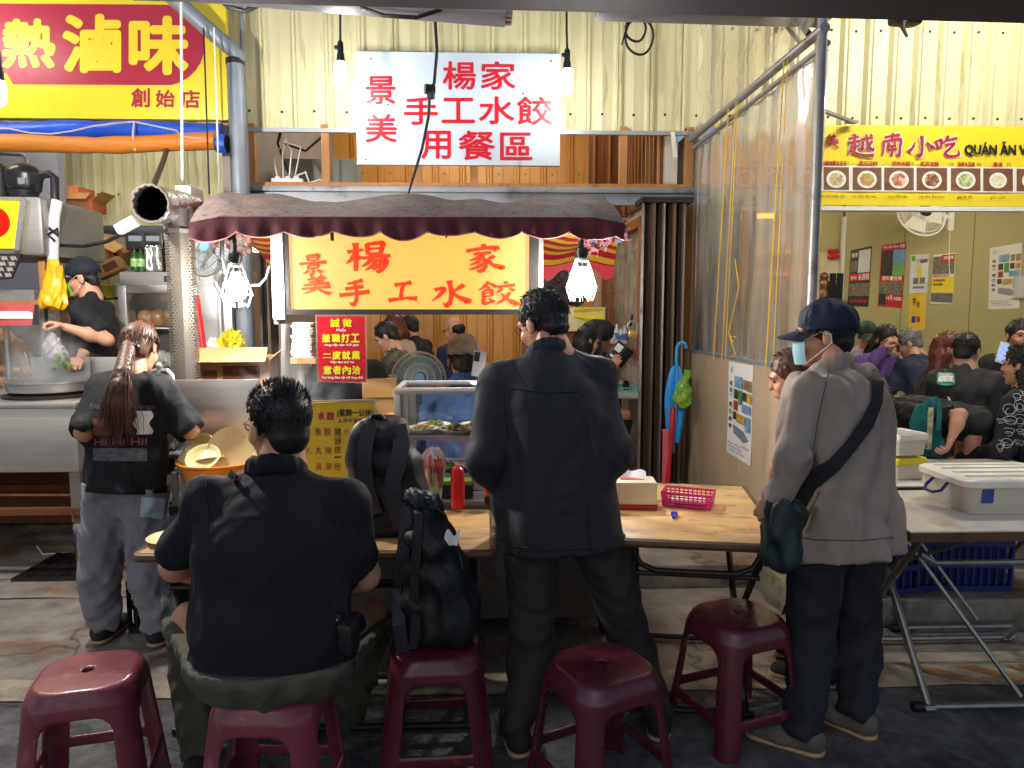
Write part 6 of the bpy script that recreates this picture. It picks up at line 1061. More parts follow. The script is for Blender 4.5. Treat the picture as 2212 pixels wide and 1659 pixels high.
bc = Pz(1492, 1096, tz); basket('plastic_basket', 'magenta lattice basket with a tissue pack on the wooden table', (bc.x + .0, bc.y + .04, tz), (.2, .11, .068), M_pink, -24, .0125, M_wht)
bcl = Pz(1457, 1118, tz); mb = MB(mat('blue_plastic_clip', (50, 60, 190), .35)); mb.box((0 + bcl.x, bcl.y, tz + .008), (.014, .05, .014), -25, .004); mb.box((bcl.x + .006, bcl.y + .028, tz + .008), (.026, .02, .018), -25, .004); one('lighter', mb, None, 'small blue lighter lying near the table edge', 'lighter')
# white plate at the left table corner
dish('pale plate at the left corner of the long table', Vector((-1.17, 2.72, .737)), .1, 0, 0, .2, 'plate')
mb = MB(M_plate); c = Vector((-1.1, 2.84, .737)); mb.lathe([(.03, 0), (.04, .01), (.07, .04), (.073, .045), (.06, .036), (.03, .01), (0, .008)], c, 20); one('bowl', mb, M_plate, 'small white bowl by the plate at the table corner', 'bowl')
# ================================================================ right stall
y = 5.93; bn = thing('food_banner', 'yellow vinyl banner with red brush title and six photographed dishes', 'banner', P(1900, 443, y)); a = P(1545, 441, y); b = P(2420, 268, y)
def bf(d): return lambda u, v: P(u, v + (u - 1545) * .008, y - d)
mb = MB(M_yel); mb.grid(lambda s, q: bf(0)(1545 + 875 * s, 268 + 173 * q) + Vector((0, .006 * math.sin(s * 40) * math.sin(q * 3), 0)), 80, 6); obj('sheet', mb, M_yel, bn)
mb = MB(M_wht); f = bf(.009); mb.quad(f(1545, 356), f(1545, 411), f(2420, 411), f(2420, 356))
for st, bx in (('越', (1830, 290, 886, 332)),): pass
f2 = bf(.0095)
def shadow_brush(c, bx, wd): u0, v0, u1, v1 = bx; brush(mb, BR[c], f2, bx, wd * 2.1)
for c, bx in (('越', (1832, 286, 1888, 334)), ('南', (1902, 284, 1952, 336)), ('小', (1962, 288, 2018, 336)), ('吃', (2020, 288, 2072, 336))): shadow_brush(c, bx, 9)
obj('white_band', mb, M_wht, bn)
L_ = MB(M_maroon); f = bf(.0155); M_cr = M_maroon
for c, bx in (('越', (1832, 286, 1888, 334)), ('南', (1902, 284, 1952, 336)), ('小', (1962, 288, 2018, 336)), ('吃', (2020, 288, 2072, 336)), ('美', (1780, 288, 1812, 318))): brush(L_, BR[c], f, bx, 11)
for s_, u in (('什錦海鮮米苔目', 1775), ('豬肉河粉', 1855), ('涼拌米線', 1926), ('乾拌泡麵', 1988), ('涼拌木瓜絲', 2068), ('春捲', 2146), ('河粉', 1622), ('米線', 1690)): text(L_, s_, f, (u, 345, u + (len(s_)) * (7.6 if len(s_) > 4 else 10), 356), bold=.03)
L_.m(M_ink); text(L_, 'QUÁN ĂN VIỆT', f, (2084, 300, 2252, 336), bold=.03)
for s_, u0, u1 in (('ánh canh thập cẩm', 1770, 1826), ('hủ tiếu thịt heo', 1842, 1894), ('bún thịt xào', 1920, 1960), ('mỳ khô (bò,tôm)', 1986, 2040), ('gỏi đu đủ', 2068, 2100), ('gỏi cuốn', 2140, 2172)): text(L_, s_, f, (u0, 417, u1, 426))
for s_, u in (('110', 1824), ('110', 1886), ('110', 1963), ('110', 2050), ('80', 2110), ('75', 2174)): text(L_, s_, f, (u, 347, u + 10, 354))
obj('lettering', L_, None, bn)
M_tabl = mat('photo_wood_ground', (120, 78, 50), .5, var=.35, vs=9, stretch=(1, 1, 5)); fm = [mat('photo_dish%d' % i, c, .5, var=.45, vs=30, c2=c2_, c2s=28, c2t=.52) for i, (c, c2_) in enumerate((((196, 200, 150), (220, 110, 80)), ((206, 160, 90), (150, 160, 70)), ((190, 110, 80), (230, 210, 180)), ((120, 70, 50), (220, 180, 120)), ((200, 206, 150), (120, 140, 70)), ((236, 226, 190), (220, 200, 120))))]
for k, (u0, u1) in enumerate(((1779, 1834), (1842, 1904), (1910, 1974), (1980, 2046), (2054, 2118), (2124, 2188), (2196, 2262), (1712, 1768), (1646, 1704), (1580, 1638))):
    g1, g2 = bf(.011), bf(.0128); mb = MB(M_tabl); mb.quad(g1(u0, 359), g1(u0, 408), g1(u1, 408), g1(u1, 359)); cu_, cv_ = (u0 + u1) / 2, 385; r = 19 if k != 5 else 17
    mb.m(M_wht); mb.add([g2(cu_ + r * 1.12 * math.cos(i * .2618), cv_ + r * math.sin(i * .2618)) for i in range(24)], [tuple(range(24))])
    mb.m(fm[k % 6]); g3 = bf(.0142); mb.add([g3(cu_ + r * .82 * (1 + .1 * math.sin(i * 2.1)) * math.cos(i * .2618), cv_ + r * .74 * (1 + .1 * math.sin(i * 1.7)) * math.sin(i * .2618)) for i in range(24)], [tuple(range(24))]); obj('dish_photo', mb, None, bn)
mb = MB(M_white); mb.b2((a.x + .1, y - .01, a.z - .045), (b.x, y + .08, a.z - .012)); one('white_rail', mb, None, 'white rail under the yellow food banner', 'rail')
mb = MB(M_zinc); mb.bar(P(1770, 236, 5.0), P(1838, 262, 5.85), .03, .02); mb.bar(P(1830, 262, 5.85), P(1850, 264, 5.87), .05, .02); one('stay_bracket', mb, None, 'flat grey stay bar from the pipe post to the wall', 'bracket')
# wall fan
wn = thing('wall_fan', 'white oscillating wall fan with a black hub in the olive room', 'fan', P(1992, 480, 8.2)); c = P(1990, 462, 8.2)
M = Matrix.Rotation(R(68), 3, 'X'); r = .27
mb = MB(M_white)
for rr, z in ((r, 0), (r * .9, .04), (r * .55, .075), (r * .3, .08)): mb.tube([c + M @ Vector((rr * math.cos(a_), rr * math.sin(a_), z)) for a_ in [6.283 * i / 48 for i in range(48)]], .004 if rr < r else .009, 6, closed=True)
for i in range(72): a_ = 6.283 * i / 72; mb.tube([c + M @ Vector((rr * math.cos(a_), rr * math.sin(a_), z)) for rr, z in ((r * .28, .08), (r * .6, .074), (r * .9, .04), (r, 0), (r * .8, -.06), (r * .4, -.08))], .0022, 4, cap=False)
obj('guard', mb, M_white, wn); mb = MB(M_blackpl); mb.lathe([(0, .09), (r * .26, .088), (r * .3, .078), (r * .2, .07)], c, 22, M); obj('badge', mb, M_blackpl, wn)
for i in range(3):
    mb = MB(M_white); a0 = 2.094 * i; mb.grid(lambda s, q: c + M @ (Matrix.Rotation(a0, 3, 'Z') @ Vector((r * (.2 + .65 * s), r * (.5 + .4 * s) * (q - .5), .0 + .04 * (q - .5)))), 6, 5); obj('blade', mb, M_white, wn)
mb = MB(M_white); q = P(2050, 470, 8.35); mb.tube([c + M @ Vector((0, 0, -.06)), c + Vector((.15, .12, .02)), q], .035, 10); mb.box(P(2052, 478, 8.4), (.08, .07, .24), 0, .03); obj('bracket', mb, M_white, wn); mb = MB(M_wht); mb.tube([P(2052, 495, 8.36), P(2050, 560, 8.36), P(2052, 600, 8.36)], .004, 5); obj('pull_cord', mb, None, wn)
# posters on the olive wall: plane through cA, cB
nW = dirr.normalized().cross(Vector((0, 0, 1))); nW = nW if nW.y < 0 else -nW
def wallp(d): o_ = cA + nW * d; return lambda u, v: Pp(u, v, o_, nW)
def poster(label, quad_, blocks, words, cat='poster'):
    """quad_: the four corners (tl, tr, bl, br) on the sheet; blocks (s0,q0,s1,q1,material); words (string, s0,q0,s1,q1, material)"""
    w0 = wallp(.004); tl, tr, bl, br = [w0(*p) for p in quad_]; t = thing('poster', label, cat, bl.lerp(br, .5)); mp = lambda s, q, d=0: tl.lerp(tr, s).lerp(bl.lerp(br, s), q) + nW * d
    mb = MB(blocks[0]); mb.grid(lambda s, q: mp(s, q, .004 + .006 * math.sin(s * 4 + q * 7) * q), 6, 10); obj('sheet', mb, None, t)
    for i, (s0, q0, s1, q1, m) in enumerate(blocks[1:]): mb = MB(m); mb.quad(mp(s0, q0, .012 + .0006 * i), mp(s0, q1, .012 + .0006 * i), mp(s1, q1, .012 + .0006 * i), mp(s1, q0, .012 + .0006 * i)); obj('picture_block', mb, m, t)
    L_ = MB(M_ink); L_.mats = []
    for w_, s0, q0, s1, q1, m in words: L_.m(m); text(L_, w_, lambda u, v: mp(u, v, .0245), (s0, q0, s1, q1), bold=.02, eps=nW * .0001)
    obj('lettering', L_, None, t); return t
M_pk, M_pn, M_pd, M_pg = mat('dark_poster', (40, 34, 38), .45, var=.5, vs=20), mat('navy_print', (40, 70, 130), .45, var=.3, vs=20), mat('crowd_photo', (110, 100, 90), .5, var=.7, vs=40), mat('pale_print', (214, 220, 226), .5, var=.15, vs=15)
M_skyp, M_pgr = mat('cartoon_sky', (110, 160, 214), .5, var=.3, vs=12), mat('meadow_print', (110, 170, 90), .5, var=.3, vs=14)
poster('black and red gym poster with a large 688 price', ((1838, 541), (1884, 531), (1830, 661), (1876, 663)), [M_pk, (.4, .04, .95, .42, M_pg), (.05, .2, .38, .4, M_pd), (0, .43, 1, .56, M_red), (.02, .6, .98, .82, M_pd)], [('688', .45, .44, .95, .55, M_wht), ('體驗價', .08, .47, .36, .53, M_wht), ('健身', .06, .06, .36, .14, M_wht), ('限時優惠', .1, .88, .9, .94, M_red)])
poster('red gym poster with a blue cartoon sky panel', ((1905, 530), (1958, 523), (1896, 660), (1949, 666)), [M_red, (.02, .1, .5, .5, M_pk), (.5, .1, .98, .5, M_skyp), (.5, .32, .98, .5, M_pgr), (.02, .6, .98, .8, M_pd), (.02, .8, .3, .98, M_pk)], [('World Gym', .06, .02, .72, .08, M_wht), ('百齡', .75, .02, .96, .08, M_wht), ('週年慶登場', .1, .51, .9, .58, M_wht), ('14天', .32, .82, .6, .9, M_wht), ('免費體驗', .62, .83, .95, .89, M_wht)])
poster('pale event poster with a small yellow figure', ((1967, 551), (2007, 548), (1964, 634), (2003, 632)), [M_pg, (.06, .03, .28, .16, M_pgr), (.4, .3, .62, .58, M_yel), (.2, .6, .48, .76, M_pd), (.56, .6, .84, .76, M_pd)], [('十下福祉慶祝', .3, .12, .95, .22, M_ink), ('時間地點', .2, .82, .8, .88, M_ink)])
poster('yellow festival poster with two small seated figures', ((1964, 635), (2001, 633), (1962, 716), (1998, 712)), [mat('amber_paper', (232, 190, 50), .55, var=.1), (.18, .6, .42, .78, M_pn), (.48, .62, .68, .78, M_red)], [('祥', .2, .1, .4, .3, M_ink), ('份', .45, .2, .65, .38, M_ink)])
poster('white and yellow class poster with a group photo', ((2016, 551), (2064, 546), (2009, 656), (2058, 658)), [M_wht, (.02, .04, .98, .4, M_pd), (.4, .02, .98, .16, M_red), (0, .46, 1, .76, M_yel), (.02, .78, .98, .96, M_pd)], [('限時優惠', .48, .05, .92, .12, M_wht), ('國術太極班', .08, .41, .8, .455, M_maroon), ('免費體驗課程', .08, .5, .6, .55, M_ink), ('報名專線', .08, .58, .5, .63, M_ink)])
w0 = wallp(.004); tl, tr, bl, br = w0(2138, 536), w0(2208, 524), w0(2135, 668), w0(2202, 666)
travel_poster('white travel poster with photo tiles on the olive wall', lambda s, q: tl.lerp(tr, s).lerp(bl.lerp(br, s), q), nW, 1)
mb = MB(M_white); q = wallp(.0)(2204, 620); mb.box(q, (.12, .12, .26), 0, .02); one('wall_switch', mb, None, 'white box on the olive wall by the frame edge', 'box')
# calendar, red flower, statue, rack left part of the room
cl = thing('calendar', 'pale wall calendar with red blossoms and a small statue in front', 'calendar', P(1795, 660, 9.3)); mb = MB(mat('faded_calendar', (206, 198, 170), .6, var=.15, vs=8)); q = P(1768, 640, 9.32), P(1818, 545, 9.32); mb.b2((q[0].x, 9.3, q[0].z), (q[1].x, 9.345, q[1].z)); obj('sheet', mb, None, cl); S = SDF(.01)
for i in range(10): S.el(P(1800 + 9 * math.sin(i * 2.3), 548 + 6 * math.cos(i * 3.1), 9.25), (.03, .02, .03))
mb = S.into(MB(M_red), .012); obj('blossom', mb, M_red, cl); mb = MB(M_wht); mb.b2((q[0].x - .02, 9.31, P(1790, 690, 9.3).z), (q[1].x - .05, 9.344, q[0].z - .01)); L = MB(M_maroon); text(L, '12', onY(9.305), (1775, 652, 1795, 668)); obj('date_pad', mb, M_wht, cl); obj('lettering', L, M_maroon, cl)
S = SDF(.03); c = P(1778, 640, 8.9); S.el(c, (.11, .08, .1)).el(c + Vector((0, 0, .13)), (.08, .06, .08)).el(c + Vector((0, -.01, .24)), (.05, .05, .055)); M_br = mat('dark_bronze', (110, 76, 56), .45, .4); mb = S.into(MB(M_br), .012); one('buddha_statue', mb, M_br, 'small brown seated statue near the pipe post', 'statue')
mb = MB(mat('brown_glass_bottle', (70, 46, 34), .15)); c = P(1800, 625, 8.8); mb.lathe([(.05, -.12), (.055, -.1), (.055, .02), (.02, .08), (.02, .13), (.024, .135), (0, .14)], c, 16); one('bottle', mb, None, 'dark bottle beside the small brown statue', 'bottle')
cbn = thing('shrine_cabinet', 'pale cabinet holding the statue behind the pipe post', 'cabinet', (P(1780, 700, 9.0).x, 9.0, PLAT)); mb = MB(M_timber); a = P(1752, 700, 8.75); b = P(1812, 646, 8.75); mb.b2((a.x, 8.75, PLAT), (b.x, 9.25, b.z)); obj('body', mb, M_timber, cbn)
mb = MB(M_blackpl); xq = P(1810, 620, 7.0); zt_, zb_ = P(1810, 590, 7).z, PLAT
mb.b2((xq.x - .012, 7.0, zb_), (xq.x + .05, 7.01, zt_)); mb.b2((xq.x - .06, 7.0, zb_), (xq.x - .05, 7.06, zt_)); mb.m(M_wht)
for k in range(9): mb.box((xq.x - .03, 7.03, zt_ - .06 - k * .075), (.018, .006, .03))
mb.m(M_blackpl); mb.b2((xq.x - .05, 7.012, zb_), (xq.x - .014, 7.02, zt_)); one('slotted_post', mb, None, 'black slotted angle post in front of the olive wall', 'post')
# things seen through the plastic: mirror-like panel, yellow shelf, warm tube
mb = MB(M_gate)
for k in range(6): x = P(1528 + k * 18, 600, 6.9).x; mb.b2((x, 6.9 + .05 * (k % 2), PLAT), (x + .075, 6.93 + .05 * (k % 2), 2.6))
one('folding_gate', mb, None, 'grey folded gate slats behind the clear sheet', 'gate')
sf = thing('storage_shelf', 'grey shelf with yellow boards dim behind the clear sheet', 'shelf', P(1650, 700, 8.2)); a = P(1602, 720, 8.2); b = P(1722, 500, 8.2); mb = MB(M_grey_wall); mb.b2((a.x, 8.4, PLAT), (b.x, 8.9, b.z)); obj('back', mb, M_grey_wall, sf); mb = MB(M_yel)
for v in (545, 590, 640): z = P(1650, v, 8.2).z; mb.b2((a.x, 8.2, z - .03), (b.x, 8.398, z + .03))
obj('board', mb, M_yel, sf); mb = MB(M_white); z = P(1650, 612, 8.2).z; mb.b2((a.x + .1, 8.25, z - .1), (b.x - .1, 8.39, z + .05)); obj('white_box', mb, M_white, sf)
t = thing('tube_lamp', 'orange glowing tube lamp seen through the clear sheet', 'lamp', P(1640, 468, 7.6)); mb = MB(emis('lit_orange_tube', (255, 176, 60), 9)); mb.tube([P(1602, 468, 7.6), P(1672, 466, 7.6)], .025, 8); obj('tube', mb, None, t); mb = MB(M_white); mb.bar(P(1600, 460, 7.63), P(1674, 458, 7.63), .05, .03); obj('fixture', mb, M_white, t)
# ================================================================ folding tables with boxes (right foreground)
M_ttop = mat('marbled_laminate', (222, 214, 202), .2, var=.12, vs=4, c2=(170, 148, 120), c2s=2.6, c2t=.62); M_leg = mat('chromed_tube_worn', (150, 146, 138), .3, .8, var=.2, vs=14)
def xtable(label, x0, x1, y0, y1, z, full=True):
    t = thing('folding_table', label, 'table', ((x0 + x1) / 2, (y0 + y1) / 2, 0)); mb = MB(M_ttop); mb.b2((x0, y0, z - .008), (x1, y1, z), .003); obj('tabletop', mb, M_ttop, t); mb = MB(M_tedge); e = .004
    mb.b2((x0 + e, y0 + e, z - .045), (x1 - e, y0 + .03, z - .0085)); mb.b2((x0 + e, y1 - .03, z - .045), (x1 - e, y1 - e, z - .0085)); mb.b2((x0 + e, y0 + .031, z - .045), (x0 + .03, y1 - .031, z - .0085)); mb.b2((x1 - .03, y0 + .031, z - .045), (x1 - e, y1 - .031, z - .0085)); obj('apron', mb, M_tedge, t)
    for xx in ((x0 + .09, x1 - .09) if full else (x0 + .09,)):
        for a, b, o_ in ((y0 + .08, y1 - .02, 0), (y1 - .08, y0 + .02, .035)):
            mb = MB(M_leg); mb.tube([(xx + o_, a, z - .046), (xx + o_, a + (b - a) * .06, z - .1), (xx + o_, b, .022)], .016, 10); mb.tube([(xx + o_ - .02, b, .02), (xx + o_ + .02, b, .02)], .02, 8); obj('leg', mb, M_leg, t)
    for yy in (y0 + .02, y1 - .02): mb = MB(M_leg); mb.tube([(x0 + .09, yy, .025), (x1 - .05, yy, .025)], .014, 8); mb.m(M_black); mb.tube([(x0 + .06, yy, .025), (x0 + .1, yy, .025)], .02, 10); obj('foot_bar', mb, None, t)
    mb = MB(M_leg); mb.tube([(x0 + .1, y0 + .3, z - .05), (x0 + .5, y0 + .02, .06)], .01, 6); obj('brace', mb, M_leg, t); mb = MB(M_leg); mb.tube([(x0 - .15, y0 + .55, .3), (x0 + .35, y0 + .1, z - .06)], .01, 6); obj('brace', mb, M_leg, t); mb = MB(M_leg)
    mb.tube([(x0 + .09, y0 + .08, z - .12), (x0 + .16, y0 + .09, z - .16), (x1 - .16, y0 + .09, z - .16), (x1 - .05, y0 + .09, z - .12)], .013, 8); obj('cross_bar', mb, M_leg, t); return t
nl = Pz(1996, 1140, .75); fl_ = Pz(1985, 1078, .75)
xt = xtable('pale laminate folding table with crossed tube legs at the right edge', Pz(2000, 1165, .75).x, 2.6, 2.70, 3.34, .75)
xtable('second pale folding table behind the storage box', 1.95, 3.0, 3.42, 4.05, .75)
def tub(label, c, sz, lidm, bodym, rz=0, handle=None, lidh=.02):
    t = thing('storage_box', label, 'storage box', c, rz); w_, d, h = sz; mb = MB(bodym); rr = [(w_ / 2, d / 2), (w_ / 2 * .92, d / 2 * .9)]
    n = 32
    def rb(s, k, z): a_ = 6.283 * s; cx_, sy_ = math.cos(a_), math.sin(a_); e = .18; return Vector((k * w_ / 2 * math.copysign(abs(cx_) ** e, cx_), k * d / 2 * math.copysign(abs(sy_) ** e, sy_), z))
    mb.grid(lambda s, q: rb(s, .9 + .1 * q, h * q), 48, 4, True); mb.add([rb(i / 48, .9, 0) for i in range(48)], [tuple(range(48))]); obj('body', mb, bodym, t, world=False)
    mb = MB(lidm); mb.grid(lambda s, q: rb(s, (1.03, 1.05, 1.05, 1.0, .86, .84)[min(5, int(q * 5 + .01))], h + (-.012, -.012, lidh * .6, lidh, lidh, lidh * .7)[min(5, int(q * 5 + .01))]), 48, 5, True); mb.add([rb(i / 48, .84, h + lidh * .7) for i in range(48)], [tuple(range(48))])
    for k in range(3): mb.box((0, (k - 1) * d * .24, h + lidh * .85), (w_ * .8, .012, .008), 0, .003)
    obj('lid', mb, lidm, t, world=False)
    if handle: mb = MB(handle); x = -w_ / 2 - .004; mb.tube([(x, -.05, h * .85), (x - .03, -.055, h * .6), (x - .05, -.03, h * .5), (x - .05, .03, h * .5), (x - .03, .055, h * .6), (x, .05, h * .85)], .007, 6); obj('handle', mb, handle, t, world=False); mb = MB(M_pn); mb.box((-w_ / 2 * .62, -d / 2 * .975, h * .62), (.05, .003, .06)); obj('sticker', mb, M_pn, t, world=False)
    return t
M_clearpl = mat('cloudy_plastic', (224, 216, 200), .35, trans=.25, var=.05); M_lid = mat('ivory_lid', (232, 226, 212), .4); M_navyh = mat('navy_handle', (36, 40, 110), .35)
tub('large cloudy plastic storage box with a navy handle on the laminate table', (Pz(2040, 1100, .75).x + .27, 3.07, .752), (.5, .34, .13), M_lid, M_clearpl, 0, M_navyh)
tub('small tub with a yellow lid on the second laminate table', (2.12, 3.62, .752), (.17, .17, .09), M_yel, M_clearpl, 8); tub('small ivory lidded tub stacked on the yellow lidded tub', (2.11, 3.62, .876), (.18, .18, .09), M_lid, M_clearpl, 14)
# blue crates beneath
M_nav = mat('navy_plastic', (30, 44, 110), .45, var=.15)
for i, (x, y_, z, r_) in enumerate(((1.98, 3.75, PLAT, 2), (2.5, 3.78, PLAT, -3), (1.99, 3.76, PLAT + .29, -2), (2.5, 3.8, PLAT + .29, 4))): crate('plastic_crate', ('navy lattice crate on the slab below the tubs', 'navy lattice crate on the slab below the storage box', 'navy lattice crate stacked upper left under the laminate table', 'navy lattice crate stacked upper right under the laminate table')[i], (x, y_, z), (.48, .34, .28), M_nav, r_)
crumple('plastic_bag', 'crumpled blue plastic sheet stuffed under the laminate table', 'bag', (2.32, 3.5, .74 - .2), (.18, .1, .1), mat('blue_film', (60, 110, 200), .25, var=.3), 17, 6)
# ================================================================ people
from mathutils.bvhtree import BVHTree
M_skin = mat('skin', (206, 150, 120), .5, var=.08, vs=12, bump=.04, bs=120); M_eye = mat('dark_eye', (24, 16, 14), .15); M_lip = mat('lips', (176, 96, 90), .45)
M_hblack = mat('black_hair', (26, 22, 22), .5, var=.5, vs=30, stretch=(3, 3, .6)); M_hbrown = mat('brown_hair', (88, 56, 42), .5, var=.5, vs=30, stretch=(3, 3, .5)); M_hgrey = mat('grey_hair', (110, 106, 104), .45, var=.5, vs=30); M_haub = mat('auburn_hair', (104, 50, 34), .4, var=.45, vs=26, stretch=(3, 3, .6))
def cloth(n, c, **k): k.setdefault('rough', .8); k.setdefault('var', .12); k.setdefault('bump', .1); k.setdefault('bs', 420); k.setdefault('wr', .3); return mat(n, c, **k)
M_sole = mat('rubber_sole', (186, 150, 116), .6); M_shoe = cloth('dark_shoe', (40, 38, 40)); M_sneak = cloth('grey_sneaker', (96, 90, 86)); M_dkpant = cloth('dark_trousers', (30, 32, 40)); M_char = cloth('charcoal_trousers', (50, 46, 46)); M_olivep = cloth('olive_cargo', (86, 84, 68))
BVH = {}
def vtx(o): return [o.matrix_world @ v.co for v in o.data.vertices] if False else None
def hand(mb, w_, d, n, side, curl=.5, s=1.0, vx=.0048):
    """w_ wrist, d finger direction, n palm normal; thumb leaves the side of the palm"""
    d = Vector(d).normalized(); n = Vector(n); n = (n - d * n.dot(d)).normalized(); sd = d.cross(n) * side; w_ = Vector(w_); S = SDF(.009); M = np.array(Matrix((sd, n, d)).transposed())
    S.el(w_ + d * .045 * s, (.04 * s, .016 * s, .052 * s), M); S.rc(w_ - d * .04, w_ + d * .02, .024 * s, .025 * s, flat=(n, .8))
    for i, L in enumerate((.072, .08, .075, .058)):
        p = w_ + d * (.083 - .006 * abs(i - 1.3)) * s + sd * (.03 - .02 * i) * s; a = 0; seg = [p]
        for k, f in enumerate((.45, .32, .23)): a += curl * (.75, 1.0, .8)[k] * (1 + .08 * i); p = p + (d * math.cos(a) + n * math.sin(a) + sd * (.1 - .06 * i) * (1 - curl)) * L * f * s; seg.append(p)
        S.chain(seg, [.0092 * s, .0086 * s, .008 * s, .0066 * s], k=.004)
    p = w_ + d * .03 * s + sd * .036 * s; q = p + (d * .55 + sd * .6 + n * (.25 + curl * .4)) * .04 * s; r_ = q + (d * .8 + sd * (.25 - curl * .5) + n * curl * .7) * .032 * s; S.chain([p, q, r_], [.0125 * s, .0105 * s, .008 * s], k=.006); S.into(mb, vx)
def person(label, xy, a=0, H=1.7, base=0, sit=None, lean=0, side=0, tw=0, bulk=1.0, arms=None, legs=None, head=(0, 0, 0), top=None, pants=None, shoes=None, hair=None, cap=None, glasses=None, mask=None, hands=None, vox=.016, skin=None, hd=1.0, extra=None, group=None, feet=True, neck=0):
    arms = arms or {}; legs = legs or {}; hands = hands or {}; skin = skin or M_skin; s = H / 1.7; b = bulk; A = Matrix.Rotation(R(a), 3, 'Z'); O = Vector((xy[0], xy[1], base))
    Wl = lambda v: O + A @ Vector(v)
    pz = (sit + .09) if sit is not None else .90 * s
    pel = Vector((0, 0, pz)); Mt = Matrix.Rotation(R(tw), 3, 'Z') @ Matrix.Rotation(R(-lean), 3, 'X') @ Matrix.Rotation(R(side), 3, 'Y'); T = lambda r, f, h: Wl(pel + Mt @ (Vector((r, f, h)) * s)); At = A @ Mt; At_ = np.array(At); fw = np.array(At @ Vector((0, 1, 0))); up = At @ Vector((0, 0, 1))
    sw = .165 * (1 + .55 * (b - 1)); sh = {'L': T(-sw, 0, .432), 'R': T(sw, 0, .432)}; nb = T(0, .005, .515)
    Mn = Matrix.Rotation(R(tw), 3, 'Z') @ Matrix.Rotation(R(-lean * .7 - neck), 3, 'X') @ Matrix.Rotation(R(side), 3, 'Y'); hc = nb + A @ (Mn @ Vector((0, .025, .135 * s)))
    Mh = A @ Matrix.Rotation(R(head[0]), 3, 'Z') @ Matrix.Rotation(R(-head[1]), 3, 'X') @ Matrix.Rotation(R(head[2]), 3, 'Y'); Mh_ = np.array(Mh); h_ = hd * (.55 + .45 * s); Hd = lambda x, y, z: hc + Mh @ (Vector((x, y, z)) * h_)
    el, wr = {}, {}
    for k, sg in (('L', -1), ('R', 1)):
        e, w_ = arms.get(k, ((sg * .05, .0, -.29), (sg * -.0, .08, -.24))); el[k] = e.copy() if isinstance(e, Vector) else sh[k] + A @ (Vector(e) * s); wr[k] = w_.copy() if isinstance(w_, Vector) else el[k] + A @ (Vector(w_) * s)
    hip, kn, an, toe = {}, {}, {}, {}
    for k, sg in (('L', -1), ('R', 1)):
        hip[k] = Wl(pel + Vector((sg * .09 * s * b ** .5, 0, -.01))); dflt = ((sg * .14, .43 * s, pz - .02), (sg * .13, .40 * s, .09), 0) if sit is not None else ((sg * .1, .02, .49 * s), (sg * .1, -.02, .085), 0)
        g = legs.get(k, dflt); kn[k] = g[0].copy() if isinstance(g[0], Vector) else Wl(g[0]); an[k] = g[1].copy() if isinstance(g[1], Vector) else Wl(g[1]); toe[k] = A @ (Matrix.Rotation(R(g[2] if len(g) > 2 else 0), 3, 'Z') @ Vector((0, 1, 0)))
    # ---- body: one mesh
    S = SDF(.035); S.el(T(0, 0, .02), np.array((.145 * b, .1 * b, .12)) * s, At_).el(T(0, 0, .3), np.array((.14 * b, .095 * b, .2)) * s, At_).rc(sh['L'], sh['R'], .034 * s, .034 * s).rc(T(0, 0, .05), nb, .09 * s, .055 * s).rc(nb - up * .05, hc + Mh @ Vector((0, -.02, -.05)), .056 * s * b ** .4, .05 * s * b ** .4)
    for k in 'LR':
        S.rc(sh[k], el[k], .038 * s * b ** .5, .036 * s * b ** .5).rc(el[k], el[k].lerp(wr[k], .4), .036 * s * b ** .5, (.04 if (top or {}).get('sleeve', 'long') != 'long' else .032) * s * b ** .5).rc(el[k].lerp(wr[k], .4), wr[k], .04 * s * b ** .5, .026 * s)
        S.rc(hip[k], kn[k], .07 * s, .048 * s).rc(kn[k], an[k], .048 * s, .035 * s)
    mb = MB(skin); S.into(mb, vox * .9)
    for k, sg in (('L', -1), ('R', 1)):
        if k in hands:
            hp = hands[k]; d = (wr[k] - el[k]).normalized() if hp[0] is None else A @ Vector(hp[0]); hand(mb, wr[k], d, A @ Vector(hp[1]), sg * -1 if len(hp) < 4 else hp[3], hp[2], s * 1.0)
    S = SDF(.018); e_ = lambda c, r, kk=None: S.el(Hd(*c), np.array(r) * h_, Mh_, kk)
    e_((0, -.012, .035), (.074, .092, .082)); e_((0, .03, -.02), (.062, .066, .09)); e_((0, .045, -.085), (.044, .044, .034)); e_((0, .082, -.104), (.02, .014, .015)); e_((0, .08, .026), (.054, .02, .012))
    for sx in (-1, 1): e_((sx * .036, .07, -.03), (.024, .02, .024)); e_((sx * .079, -.008, -.012), (.008, .02, .033), .008)
    S.rc(Hd(0, .094, .012), Hd(0, .109, -.026), .008 * h_, .0115 * h_, k=.01); e_((0, .092, -.066), (.024, .011, .011), .012); S.rc(Hd(0, -.02, -.07), Hd(0, -.03, -.15), .05 * s * b ** .4, .055 * s * b ** .4)
    for sx in (-1, 1): S.sub(Hd(sx * .031, .106, .006), np.array((.019, .017, .011)) * h_, Mh_)
    S.into(mb, .0075); mb.m(M_eye)
    for sx in (-1, 1): mb.sph(Hd(sx * .031, .086, .005), (.0135 * h_, .008 * h_, .0055 * h_), 10, Mh)
    mb.m(M_lip); mb.sph(Hd(0, .0985, -.066), (.02 * h_, .007 * h_, .0065 * h_), 10, Mh)
    if glasses is None or glasses != 'none': pass
    root = one('person', mb, None, label, 'person', group, smooth=0)
    root.data.polygons.foreach_set('use_smooth', [True] * len(root.data.polygons))
    def child(n, mb_, m=None, lab=None):
        o = obj(n, mb_, m, root, smooth=60, label=lab); BVH[(label, n)] = BVHTree.FromPolygons([tuple(v) for v in mb_.v], mb_.f) if n in ('jacket', 'shirt', 'trousers') else None; return o
